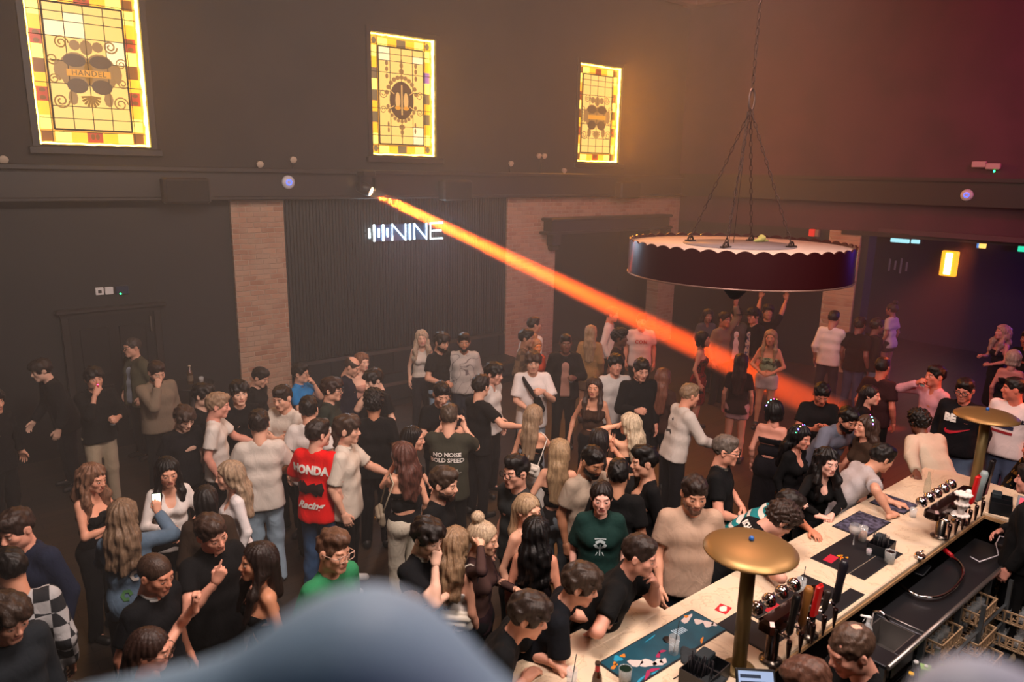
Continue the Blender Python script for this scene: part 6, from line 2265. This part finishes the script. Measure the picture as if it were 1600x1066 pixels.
# drip trays and jug on the worktop
for px, py, w, d, lab in ((1438, 892, .22, .10, 'black plastic tray inside the loop of the hose'), (1300, 1050, .20, .12, 'black rubber mat on the bartender side of the counter')):
    p = bp(px, py, .892)
    t = empty('bar_tray', p, .1, lab, 'tray')
    MB().box(-w / 2, w / 2, -d / 2, d / 2, 0, .012, .004).obj('tray_base', mat('tray_plastic', '#101216', .3), t)
    MB().tube([(-w / 2, -d / 2, .015), (w / 2, -d / 2, .015), (w / 2, d / 2, .015), (-w / 2, d / 2, .015)], .006, 6, True).obj('tray_rim', mat('tray_rim', '#2c3034', .3), t)
p = bp(1352, 1004, .89)
t = empty('spray_bottle', p, .6, 'white trigger spray bottle at the end of the sink', 'bottle')
MB().lathe([(.035, 0), (.036, .01), (.036, .12), (.014, .155), (.013, .17)], 16).obj('bottle_body', mat('milky_plastic', '#c4c8cc', .35, alpha=.8), t)
V, Q = blob([_cap((0, 0, .175), (0, .0, .205), .014, .013, .01), _cap((0, -.01, .205), (0, .05, .21), .011, .009, .01), _cap((0, .02, .20), (0, .035, .165), .005, .004, .005)], .005)
link('trigger_head', mesh_np('trigger_head', V, Q), mat('white_plastic', '#dcdcdc', .4), t)
# white cables on the far worktop
cb_pts = [(1600, 838), (1580, 842), (1562, 838), (1556, 850), (1560, 868), (1545, 873), (1530, 878), (1516, 870)]
cpt = [np.array(atz(x, y, .93)) for x, y in cb_pts]
o = MB().tube([tuple(c - cpt[3]) for c in cpt], .006, 6).obj('cable', mat('white_cable', '#c8c4cc', .4), None, tuple(cpt[3]))
tag(o, 'pale cable trailing over the dark worktop by the hose', 'cable')
wt = empty('back_worktop', (7.55, 1.2, 0), 0, 'dark worktop in the corner behind the counter return', 'worktop')
MB().box(-.02, .36, -1.6, .78, .86, .90, .006).obj('worktop', steel_d, wt)
MB().tube([(-.03, -1.6, .885), (-.03, .78, .885)], .018, 10).obj('rolled_edge', steel, wt)
p = bp(1592, 818, 1.1)
t = empty('laptop', (p[0] + .25, p[1] - .05, 1.1), .2, 'grey tablet computer with red glow at the edge of the counter return', 'laptop')
MB().box(-.16, .16, -.11, .11, 0, .014, .005).obj('base', mat('grey_aluminium', '#8a8a90', .35, .8), t)
M = Matrix.Translation((-.16, 0, .012)) @ Matrix.Rotation(math.radians(-65), 4, 'Y')
MB().box(-.0, .22, -.15, .15, -.004, .004, .003, M).obj('lid', mat('grey_aluminium', '#8a8a90', .35, .8), t)
MB().box(.02, .2, -.13, .13, .0042, .005, 0, M).obj('screen', mat('red_screen', '#c04050', .3, emit='#e04858', es=1.0), t)


# beige glass baskets under the worktop
def basket(label, loc, rz=0.0, short=''):
    t = empty('glass_basket', loc, rz, label, 'basket', 'beige glass-washing baskets')
    m = mat('beige_plastic', '#a08466', .55)
    mb = MB()
    w, d, h_ = .20, .17, .11
    for z in (0, h_ - .012):
        for x0, x1, y0, y1 in ((-w, w, -d, -d + .01), (-w, w, d - .01, d), (-w, -w + .01, -d, d), (w - .01, w, -d, d)):
            mb.box(x0, x1, y0, y1, z, z + .014 if z == 0 else h_ + .006, .002)
    for k in range(-3, 4):
        mb.box(k * .052 - .004, k * .052 + .004, -d, d, 0, .008)
        mb.box(-w, w, k * .044 - .004, k * .044 + .004, 0, .008)
        for yy in (-d, d - .008):
            mb.box(k * .056 - .006, k * .056 + .006, yy, yy + .008, 0, h_)
        for xx in (-w, w - .008):
            mb.box(xx, xx + .008, k * .048 - .006, k * .048 + .006, 0, h_)
    mb.obj('basket_grid', m, t)
    c_, s_ = math.cos(rz), math.sin(rz)
    for k in range(3):
        for j in range(2):
            where = ('near' if j == 0 else 'far') + ' row, ' + ('at the sink end', 'middle one', 'at the far end')[k]
            x, y = -.11 + .11 * k, -.07 + .12 * j
            o = MB().lathe([(.03, 0), (.034, .09), (.031, .09), (.027, .004)], 12).obj('tumbler_glass', mat('stacked_glass', '#9aa0a4', .1, alpha=.25), None, (loc[0] + x * c_ - y * s_, loc[1] + x * s_ + y * c_, loc[2] + .009))
            tag(o, 'glass in the ' + short + ', ' + where, 'glass', 'glasses in the baskets')
    return t


for k, (px, py, z) in enumerate(((1512, 955, .62), (1455, 1000, .62), (1510, 1000, .45), (1520, 1040, .28))):
    a = atz(px, py, z)
    basket(['beige basket of glasses highest under the worktop', 'beige basket under the worktop nearest the sink corner', 'beige basket in the middle of the rack under the worktop', 'beige basket lowest in the rack under the worktop'][k], (float(a[0]), float(a[1]) + .02, z), .0, ('highest basket', 'basket nearest the sink', 'middle basket', 'lowest basket')[k])
for k, (px, py, z) in enumerate(((1590, 925, .62), (1580, 968, .44), (1572, 1005, .26))):
    a = atz(px, py, z)
    basket(['upper basket on the farther rack beside the bartender in black', 'middle basket on the farther rack beside the bartender in black', 'bottom basket on the farther rack beside the bartender in black'][k], (float(a[0]) + .1, float(a[1]), z), .1, ('upper basket of the farther rack', 'middle basket of the farther rack', 'bottom basket of the farther rack')[k])
rk = empty('basket_rack', (6.6, 1.9, 0), 0, 'grey steel rack that carries the beige baskets', 'rack')
mb = MB()
for x in (-1.1, -.2, .42, 1.3):
    for y in (-.22, .12):
        mb.box(x - .015, x + .015, y - .015, y + .015, 0, .84)
for z in (.26, .42, .60):
    mb.box(-1.1, 1.3, -.22, -.20, z - .012, z)
    mb.box(-1.1, 1.3, .10, .12, z - .012, z)
mb.obj('posts', mat('grey_steel_post', '#6e7478', .4, .8), rk)


# cartons and small bottles at the lower edge
def carton(label, px, py, z, col, top, rz):
    a = atz(px, py, z)
    t = empty('juice_carton', (float(a[0]), float(a[1]), z - .2), rz, label, 'carton', 'cartons in the speed rail')
    MB().box(-.035, .035, -.035, .035, 0, .19, .004).obj('carton_body', mat('carton_print', col, .5), t)
    MB().prism([(-.035, -.035), (.035, -.035), (.035, .035), (-.035, .035)], .191, .197).obj('carton_top', mat('carton_top', top, .5), t)
    MB().lathe([(.012, .197), (.012, .212)], 12).obj('cap', mat('white_plastic', '#dcdcdc', .4), t)


SPC = [(1447, 1042, '#5a9a3a', '#8ac050'), (1462, 1050, '#4c8a34', '#7ab648'), (1480, 1043, '#5f9c40', '#92c458'), (1455, 1060, '#a03a2c', '#c87a6a'), (1472, 1062, '#d05a28', '#e8a080'), (1488, 1058, '#d86a30', '#ecc0a8'), (1496, 1066, '#d05a28', '#f0d0b8')]
LB = ['green carton nearest the sink in the speed rail', 'green carton in the middle of the speed rail', 'green carton at the far side of the speed rail', 'dark red carton in the speed rail', 'orange carton between the red one and its like', 'orange carton with pale top behind the others', 'orange carton at the end of the speed rail']
for (px, py, c, tp), lb in zip(SPC, LB):
    carton(lb, px, py, .75, c, tp, .5)
p = atz(1424, 1052, .78)
bottle('small bottle with yellow top beside the green cartons', (float(p[0]), float(p[1]), .55), '#3a3420', BP, '#e0b020', (.03, .1, '#c8a030'))
p = atz(1432, 1030, .80)
bottle('dark bottle with silver pourer behind the green cartons', (float(p[0]), float(p[1]), .55), '#1a1c18', BP, '#c0c0c0')
a = atz(1460, 1055, .55)
o = MB().box(-.22, .22, -.17, .17, -.02, .0, .004).box(-.22, .22, -.17, -.16, 0, .10).box(-.22, .22, .16, .17, 0, .10).box(-.2, -.18, -.15, -.13, -.55, 0).box(.18, .2, -.15, -.13, -.55, 0).box(-.2, -.18, .13, .15, -.55, 0).box(.18, .2, .13, .15, -.55, 0).obj('speed_rail', mat('grey_steel_post', '#6e7478', .4, .8), None, (float(a[0]), float(a[1]), .55), (0, 0, .5))
tag(o, 'steel speed rail holding the juice cartons', 'rail')

# ------------------------------------------------------------------ the big hanging lamp
cz = 3.44
ch = empty('hanging_lamp', (7.754, 5.162, cz), 0, 'huge drum-shaped hanging lamp with scalloped rim on four chains', 'lamp')
R0 = 1.31
maroon = mat('maroon_lacquer', '#3a1216', .3, .35, coat=.5)
n = 44 * 6
V, F = [], []
for i in range(n):
    a = 2 * PI * i / n
    sc = abs(math.sin(a * 22)) * .035
    for r, z in ((R0, -.40), (R0, -.03 + sc), (R0 - .02, -.03 + sc), (R0 - .02, -.40)):
        V.append((r * math.cos(a), r * math.sin(a), z))
for i in range(n):
    j = (i + 1) % n
    for k in range(4):
        k2 = (k + 1) % 4
        F.append((i * 4 + k, j * 4 + k, j * 4 + k2, i * 4 + k2))
MB().add(V, F).obj('drum', maroon, ch)
MB().lathe([(.0005, -.055), (R0 - .02, -.055), (R0 - .02, -.04), (.0005, -.04)], 72).obj('top_panel', mat('off_white_panel', '#c2aca0', .7, bump=(30, .1, .002)), ch)
MB().lathe([(.0005, -.04), (.66, -.04), (.66, -.03), (.0005, -.03)], 48).obj('centre_plate', mat('grey_plate', '#7d7478', .6), ch)
MB().lathe([(R0 + .006, -.41), (R0 + .01, -.405), (R0 + .01, -.395), (R0 + .004, -.39)], 72).obj('bottom_rim', mat('pale_rim', '#8a6a60', .4, .6), ch)
MB().lathe([(R0 - .03, -.39), (R0 - .03, -.38), (.0005, -.38)], 60).obj('underside', mat('black_underside', '#120c0c', .7), ch)
MB().lathe([(.30, -.38), (.26, -.46), (.12, -.62), (.05, -.70), (.0005, -.71)], 32).obj('lower_cone', mat('black_underside', '#120c0c', .7), ch)


def chain(name, a, b, parent, r=.028, w=.0055, col='#4a3a36'):
    a, b = Vector(a), Vector(b)
    L = (b - a).length
    nl = max(2, int(L / (r * 2.6)))
    mb = MB()
    q = (b - a).to_track_quat('Z', 'Y').to_matrix().to_4x4()
    for i in range(nl):
        c = a + (b - a) * ((i + .5) / nl)
        M = Matrix.Translation(c) @ q @ Matrix.Rotation(PI / 2 * (i % 2), 4, 'Z')
        pts = []
        for k in range(10):
            t = 2 * PI * k / 10
            pts.append(M @ Vector((r * .55 * math.cos(t), 0, r * 1.65 * math.sin(t))))
        mb.tube(pts, w, 5, True)
    return mb.obj(name, mat('old_iron', col, .5, .8), parent)


top = Vector((0, 0, 1.52))
for k in range(4):
    a = math.radians(20 + 90 * k)
    foot = Vector((.60 * math.cos(a), .60 * math.sin(a), .0))
    c = chain('chain', foot, top, ch)
    MB().tube([(foot.x - .05 * math.cos(t), foot.y, -.02 + .05 * math.sin(t)) for t in [PI * i / 8 for i in range(9)]], .012, 6).obj('shackle', mat('old_iron', '#3a2e2a', .5, .8), ch)
    MB().box(foot.x - .07, foot.x + .07, foot.y - .03, foot.y + .03, -.03, -.015).obj('anchor_plate', mat('old_iron', '#3a2e2a', .5, .8), ch)
MB().tube([(.055 * math.cos(t), 0, 1.63 + .12 * math.sin(t)) for t in [2 * PI * i / 16 for i in range(16)]], .014, 8, True).obj('top_ring', mat('iron_ring', '#6a5650', .45, .8), ch)
chain('suspension_chain', (0, 0, 1.73), (0, 0, 4.78), ch, .032, .007)
for x, y in ((.06, .12), (-.1, .08)):
    MB().tube([(x, y, -.03), (x * .3, y * .3, 1.5)], .004, 5).obj('cable', mat('black_cable', '#1a1414', .5), ch)
o = MB()
V, Q = blob([_ell((0, 0, .04), (.05, .05, .045), .01), _cap((-.11, .02, .015), (-.04, .0, .02), .02, .025, .015), _cap((.04, 0, .01), (.10, -.02, .012), .02, .014, .01)], .008, (), wig(.003, 60, 60, 60))
lq = atz(1190, 374, cz)
ball = link('tennis_ball', mesh_np('tennis_ball', V, Q), mat('dusty_lime_cloth', '#a8a860', .9), None, (float(lq[0]), float(lq[1]), cz - .028))
tag(ball, 'dusty lime-green ball of cloth lying on top of the hanging lamp', 'ball')

# ------------------------------------------------------------------ neon sign
sg = empty('neon_sign', (7.24, 11.93, 3.09), 0, 'glowing white NINE sign with five sound bars on the panelled wall', 'sign')
neon = mat('neon_white', '#ffffff', .3, emit='#dff6ff', es=9)


def sp(cx, top_):
    return float(aty(540 + cx / 8.889, 360, 11.9)[0]) - 7.24


zt, zb = .145, -.15


def stroke(name, pts, r=.013):
    return MB().tube([(x, -.045, z) for x, z in pts], r, 8).obj(name, neon, sg)


for cx, hgt in ((325, .085), (390, .15), (455, .08), (517, .147), (578, .078)):
    stroke('sound_bar', [(sp(cx, 0), -hgt), (sp(cx, 0), hgt)], .017)
for x0, x1 in ((643, 828), (950, 1118)):
    stroke('letter_n', [(sp(x0, 0), zb), (sp(x0, 0), zt), (sp(x1, 0), zb), (sp(x1, 0), zt)])
stroke('letter_i', [(sp(888, 0), zb), (sp(888, 0), zt)], .015)
mb = MB()
for pts in ([(sp(1340, 0), zt), (sp(1172, 0), zt), (sp(1172, 0), zb), (sp(1340, 0), zb)], [(sp(1172, 0), 0), (sp(1320, 0), 0)]):
    mb.tube([(x, -.045, z) for x, z in pts], .013, 8)
mb.obj('letter_e', neon, sg)
MB().box(sp(390, 0), sp(1150, 0), -.025, -.015, -.155, .15).obj('backing_plate', mat('blue_acrylic', '#2c4664', .2), sg)
mb = MB()
for k in range(6):
    x = sp(300 + 205 * k, 0)
    mb.box(x - .01, x + .01, -.03, .03, -.01, .01)
mb.obj('wall_fixings', trim_m, sg)
# faint second copy of the mark in the annex
t = empty('wall_mark', (20.46, 8.6, 1.95), 0, 'faint row of upright pale bars on the annex wall', 'sign')
for k, hh_ in enumerate((.16, .12, .20, .12)):
    a = [float(ray(1388 + 9 * k, 430)[j]) for j in range(3)]
    yy = a[1] / a[0] * 20.46 - 8.6
    MB().box(-.03, 0, yy - .018, yy + .018, -hh_, hh_).obj('bar', mat('pale_strip', '#8a7070', .4, emit='#6a5050', es=.25), t)

# ------------------------------------------------------------------ wall fittings
white_p = mat('white_plastic', '#dcdcdc', .4)
for (px, py, lab) in ((155, 455, 'white wall socket with dark centre above the door'), (170, 454, 'plain white wall socket above the door')):
    a = aty(px, py, 12.0)
    t = empty('wall_socket', (float(a[0]), 11.985, float(a[2])), 0, lab, 'socket')
    MB().box(-.055, .055, -.02, .012, -.055, .055, .006).obj('face_plate', white_p, t)
    if px == 155:
        MB().box(-.02, .025, -.026, -.018, -.025, .02, .003).obj('insert', mat('dark_insert', '#2a2a2a', .5), t)
a = aty(190, 453, 12.0)
t = empty('security_keypad', (float(a[0]), 11.98, float(a[2])), 0, 'small blue-black panel with green light above the door', 'panel')
MB().box(-.085, .085, -.03, .015, -.06, .06, .006).obj('panel_body', mat('navy_panel', '#1c2a44', .3), t)
MB().lathe([(.012, 0), (.012, .01)], 10, Matrix.Translation((-.03, -.03, -.05)) @ Matrix.Rotation(PI / 2, 4, 'X')).obj('green_light', mat('green_led', '#20e070', .3, emit='#20e070', es=8), t)
for px, lab in ((292, 'dark wall speaker box on the ledge above the first brick pier'), (715, 'dark wall speaker box on the ledge beside the sign'), (985, 'dark wall speaker box on the ledge above the brick arch')):
    a = aty(px, 290, 11.6)
    w = .33
    t = empty('wall_speaker', (float(a[0]), 11.78, 3.66), 0, lab, 'speaker', 'speaker boxes on the ledge')
    MB().box(-w, w, -.22, 0, 0, .38, .03).obj('cabinet', mat('speaker_cabinet', '#2a221c', .5), t)
    MB().box(-w + .03, w - .03, -.228, -.218, .03, .34, .004).obj('grille', mat('speaker_grille', '#15110f', .8), t)
for on, (px, py, lab) in enumerate(((451, 285, 'round white access point with blue ring on the ledge over the brick pier'), (1511, 305, 'round white access point with blue ring on the side wall'))):
    if on == 0:
        a = aty(px, py, 11.74)
        t = empty('access_point', (float(a[0]), 11.765, float(a[2])), 0, lab, 'access point')
    else:
        d_ = ray(px, py)
        A0, B0 = np.array(RA), np.array(RB)
        nn = np.array([B0[1] - A0[1], -(B0[0] - A0[0])])
        tt = (nn @ (A0 - np.array([.22, 0]))) / (nn @ d_[:2])
        a = CPOS + d_ * tt
        t = empty('access_point', tuple(a), math.radians(-90) + .1, lab, 'access point')
    M = Matrix.Rotation(PI / 2, 4, 'X')
    MB().lathe([(.11, 0), (.11, .015), (.09, .035), (.05, .045), (.0005, .046)], 28, M).obj('dome', mat('access_point_plastic', '#c8ccd8', .4), t)
    MB().tube([(.042 * math.cos(q_), -.047, .042 * math.sin(q_)) for q_ in [2 * PI * i / 20 for i in range(20)]], .006, 6, True).obj('blue_ring', mat('blue_led_ring', '#2a50ff', .3, emit='#2a50ff', es=4), t)


def twin_lamp(px, py, lab, Y=11.85, heads=1, z0=4.2):
    a = aty(px, py, Y)
    t = empty('ledge_lamp', (float(a[0]), Y, z0), 0, lab, 'lamp', 'small lamps on the ledge')
    MB().tube([(0, 0, 0), (0, 0, max(.03, float(a[2]) - z0))], .015, 8).obj('stem', trim_m, t)
    for k in range(heads):
        M = Matrix.Translation(((k - (heads - 1) / 2) * .15, -.02, max(.05, float(a[2]) - z0 + .02))) @ Matrix.Rotation(math.radians(110), 4, 'X')
        MB().lathe([(.02, -.04), (.04, -.03), (.055, .03), (.05, .035), (.0005, .03)], 16, M).obj('lamp_head', mat('pale_lamp_head', '#c8b8a4', .4), t)


for px, py, lab, hd in ((6, 256, 'small pale spotlight on the ledge at the edge of the picture', 1), (405, 258, 'small pale spotlight low on the ledge over the brick pier', 1), (457, 251, 'taller pale spotlight on the ledge above the access point', 1),
                        (797, 257, 'small bright spotlight on the ledge between the second and third windows', 1), (845, 245, 'twin-headed emergency spotlight near the third window', 2), (880, 268, 'tiny spotlight on the ledge below the third window', 1)):
    twin_lamp(px, py, lab, heads=hd)
# moving head projector that throws the beam
mh = empty('stage_light', tuple(BEAM_A + Vector((0, 0, .0))), 0, 'moving-head stage light under the ledge throwing the orange beam', 'stage light')
dirv = (BEAM_B - BEAM_A).normalized()
M = dirv.to_track_quat('Z', 'Y').to_matrix().to_4x4()
MB().lathe([(.05, -.22), (.10, -.18), (.11, -.06), (.095, .055), (.082, .06)], 24, M, cap=False).obj('head', mat('stage_light_shell', '#17130f', .4), mh)
MB().lathe([(.0005, .085), (.05, .08), (.08, .062)], 24, M, cap=False).obj('lens', mat('glowing_lens', '#ffd8b0', .2, emit=(1, .55, .25), es=14), mh)
mb = MB().box(-.15, -.12, -.05, .05, -.02, .22).box(.12, .15, -.05, .05, -.02, .22).box(-.15, .15, -.05, .05, .2, .24)
mb.obj('yoke', mat('stage_light_shell', '#17130f', .4), mh)
MB().box(-.12, .12, -.08, .3, .24, .32, .01).obj('base', mat('stage_light_shell', '#17130f', .4), mh)
# denser smoke cone added along the beam so that it shows
BL = (BEAM_B - BEAM_A).length
M = Matrix.Translation(BEAM_A) @ dirv.to_track_quat('Z', 'Y').to_matrix().to_4x4()
bo = MB().lathe([(.085, .10), (.085 + .0262 * BL, BL - .05)], 32, M).obj('added_beam_smoke', None)
bo.data.materials.clear()
bm_ = bpy.data.materials.new('added_beam_scatter')
bm_.use_nodes = True
nt = bm_.node_tree
nt.nodes.remove(nt.nodes['Principled BSDF'])
v_s = nt.nodes.new('ShaderNodeVolumeScatter')
v_s.inputs['Color'].default_value = (.95, .95, .95, 1)
v_s.inputs['Density'].default_value = .28
nt.links.new(v_s.outputs[0], nt.nodes['Material Output'].inputs['Volume'])
bo.data.materials.append(bm_)
tag(bo, 'dense smoke cone added along the orange beam of the stage light', 'smoke', kind='stuff')

# side wall fittings
for px, py, lab, led in ((1530, 257, 'pale rectangular fitting on the side wall without a light', False), (1552, 260, 'pale rectangular fitting on the side wall with a green light', True)):
    d_ = ray(px, py)
    tt = (nn @ (A0 - np.array([.08, 0]))) / (nn @ d_[:2])
    a = CPOS + d_ * tt
    t = empty('emergency_light', tuple(a), math.radians(-90) + .12, lab, 'emergency light')
    MB().box(-.12, .12, -.04, .05, -.055, .055, .01).obj('diffuser', mat('pale_diffuser', '#b8a0a4', .4), t)
    if led:
        MB().box(.02, .05, -.045, -.035, -.11, -.07, .003).obj('green_light', mat('green_led', '#20e070', .3, emit='#20e070', es=8), t)
d_ = ray(1272, 364)
a = CPOS + d_ * ((nn @ (A0 - np.array([.05, 0]))) / (nn @ d_[:2]))
t = empty('alarm_sounder', tuple(a), math.radians(-90) + .12, 'small red alarm box on the side wall behind the hanging lamp', 'alarm')
MB().box(-.1, .03, -.06, .05, -.08, .08, .01).obj('red_box', mat('alarm_red', '#d02c20', .4, emit='#d02c20', es=.5), t)
MB().box(.035, .12, -.05, .05, -.08, .08, .01).obj('grey_box', mat('alarm_grey', '#8a7a70', .5), t)
d_ = ray(1322, 430)
a = CPOS + d_ * ((nn @ (A0 - np.array([.12, 0]))) / (nn @ d_[:2]))
t = empty('wall_sconce', tuple(a), math.radians(-90) + .12, 'unlit half-round sconce on the side brick pier', 'sconce')
MB().lathe([(.07, -.14), (.1, -.12), (.1, .12), (.07, .14)], 16).obj('shade', mat('sconce_metal', '#5a443e', .4, .6), t)
# annex fittings
d_ = ray(1483, 412)
a = CPOS + d_ * (20.42 / d_[0])
t = empty('wall_light', tuple(a), 0, 'glowing amber wall light in the annex', 'wall light')
MB().box(-.06, .08, -.19, .19, -.32, .32, .02).obj('amber_shade', mat('amber_shade', '#ffb030', .4, emit='#f0a020', es=1.6), t)
MB().box(-.075, -.058, -.075, .075, -.27, .27, .005).obj('tube', mat('warm_tube', '#fff0c0', .3, emit='#fff2c8', es=9), t)
for px0, px1, py, lab in ((1392, 1421, 375, 'long pale cyan strip light in the annex'), (1424, 1437, 377, 'short pale cyan strip light in the annex')):
    d0, d1 = ray(px0, py), ray(px1, py)
    a0, a1 = CPOS + d0 * (20.3 / d0[0]), CPOS + d1 * (20.3 / d1[0])
    t = empty('strip_light', (20.3, float(a0[1] + a1[1]) / 2, float(a0[2])), 0, lab, 'strip light')
    hl_ = abs(float(a1[1] - a0[1])) / 2
    MB().box(-.03, .03, -hl_, hl_, -.05, .05, .01).obj('tube', mat('cyan_tube', '#a8e0e4', .3, emit='#9ad8de', es=1.3), t)
    MB().box(.03, .19, -hl_ - .02, hl_ + .02, -.07, .07).obj('bracket', mat('dark_bracket', '#2c2226', .5), t)
for px, py, col, es_, lab in ((1536, 381, '#ffc860', 1.5, 'small amber and blue lamp high in the annex'), (1597, 386, '#28d8a0', 1.2, 'green exit light at the far edge of the annex')):
    d_ = ray(px, py)
    a = CPOS + d_ * (20.3 / d_[0])
    t = empty('annex_lamp', tuple(a), 0, lab, 'lamp')
    MB().box(-.04, .04, -.07, .07, -.11, .11, .01).obj('lamp_face', mat('annex_lamp_glow', col, .3, emit=col, es=es_), t)
    MB().box(.04, .19, -.05, .05, -.03, .03).obj('bracket', mat('dark_bracket', '#2c2226', .5), t)
    if px == 1536:
        MB().box(-.045, .0, .075, .12, -.11, .11, .01).obj('blue_side', mat('blue_lamp_side', '#4a80c0', .3, emit='#4a80c0', es=1.0), t)

# ------------------------------------------------------------------ seating along the back wall
so = empty('banquette', (7.2, 11.5, 0), 0, 'long dark teal upholstered bench along the panelled wall', 'bench')
leather = mat('dark_teal_leather', '#141d20', .45, bump=(8, .2, .01))
MB().box(-2.3, 2.3, -.32, .40, .12, .46, .05).obj('seat', leather, so)
MB().box(-2.3, 2.3, .26, .44, .40, .92, .05).obj('backrest', leather, so)
mb = MB()
for k in range(-5, 6):
    mb.box(k * .42 - .008, k * .42 + .008, .245, .262, .5, .88)
mb.obj('seams', mat('black_piping', '#0c1012', .5), so)
MB().box(-2.25, 2.25, -.25, .40, 0, .13).obj('plinth', dark, so)
for x, y, lab in ((3.75, 9.75, 'low dark stool under the man in the blue polo shirt'), (3.0, 10.0, 'low dark stool under the seated man in black')):
    t = empty('stool', (x, y, 0), 0, lab, 'stool')
    MB().lathe([(.2, .38), (.21, .40), (.21, .45), (.19, .47)], 20).obj('cushion', leather, t)
    MB().lathe([(.15, 0), (.15, .02), (.03, .04), (.03, .38)], 16).obj('pedestal', trim_m, t)
a = atz(298, 600, 1.05)
t = empty('high_table', (float(a[0]), float(a[1]), 0), 0, 'small dark high table near the brick pier', 'table')
MB().lathe([(.32, 1.02), (.33, 1.035), (.32, 1.05)], 28).obj('tabletop', mat('dark_tabletop', '#1a1614', .4), t)
MB().lathe([(.22, 0), (.22, .02), (.035, .05), (.035, 1.02)], 16).obj('pedestal', trim_m, t)
bottle('pale-labelled spirit bottle on the high table by the brick pier', (float(a[0]), float(a[1]), 1.05), '#4a3418', [(.04, 0), (.042, .008), (.042, .17), (.03, .20), (.015, .22), (.014, .28)], '#c8b8a0', (.05, .14, '#6a5a48'), .8)
tumbler('short glass beside the spirit bottle on the high table', (float(a[0]) + .14, float(a[1]) - .05, 1.05), drink='#6a5a4a', fill=.5)

# ------------------------------------------------------------------ parapet in front of the lens
def finial(px, py, dist_, prims, lab, col, name):
    d_ = ray(px, py)
    p_ = CPOS + d_ * dist_
    V, Q = blob(prims, .006)
    o = link(name, mesh_np(name, V, Q), mat('padded_vinyl', col, .6), None, tuple(p_), (0, 0, _y - PI / 2))
    tag(o, lab, 'rail padding')
    return p_


fp = finial(565, 945, .40, [_cap((0, 0, -.045), (-.26, .02, -.155), .028, .050, .05), _cap((0, 0, -.045), (.25, -.02, -.185), .028, .045, .05), _cap((0, 0, -.07), (0, 0, -.30), .05, .14, .06)], 'blurred blue-grey padded crest of the balcony rail closest to the viewer', '#7a98b0', 'rail_padding')
f2p = finial(1545, 1078, .42, [_cap((0, 0, -.02), (.10, 0, -.05), .02, .03, .03), _cap((0, 0, -.03), (-.05, 0, -.2), .025, .06, .04), _cap((0, 0, -.03), (.05, 0, -.25), .03, .08, .04)], 'small blurred pale grey knob of the balcony rail in the lower corner', '#9aa2b4', 'rail_padding')
mb = MB()
mb.box(-1.2, 1.2, -.02, .06, 2.7, 3.62)
o = mb.obj('wall_parapet', paint_low, None, (float(fp[0]) * .8, float(fp[1]) * .8, 0), (0, 0, _y - PI / 2))
o['kind'] = 'structure'
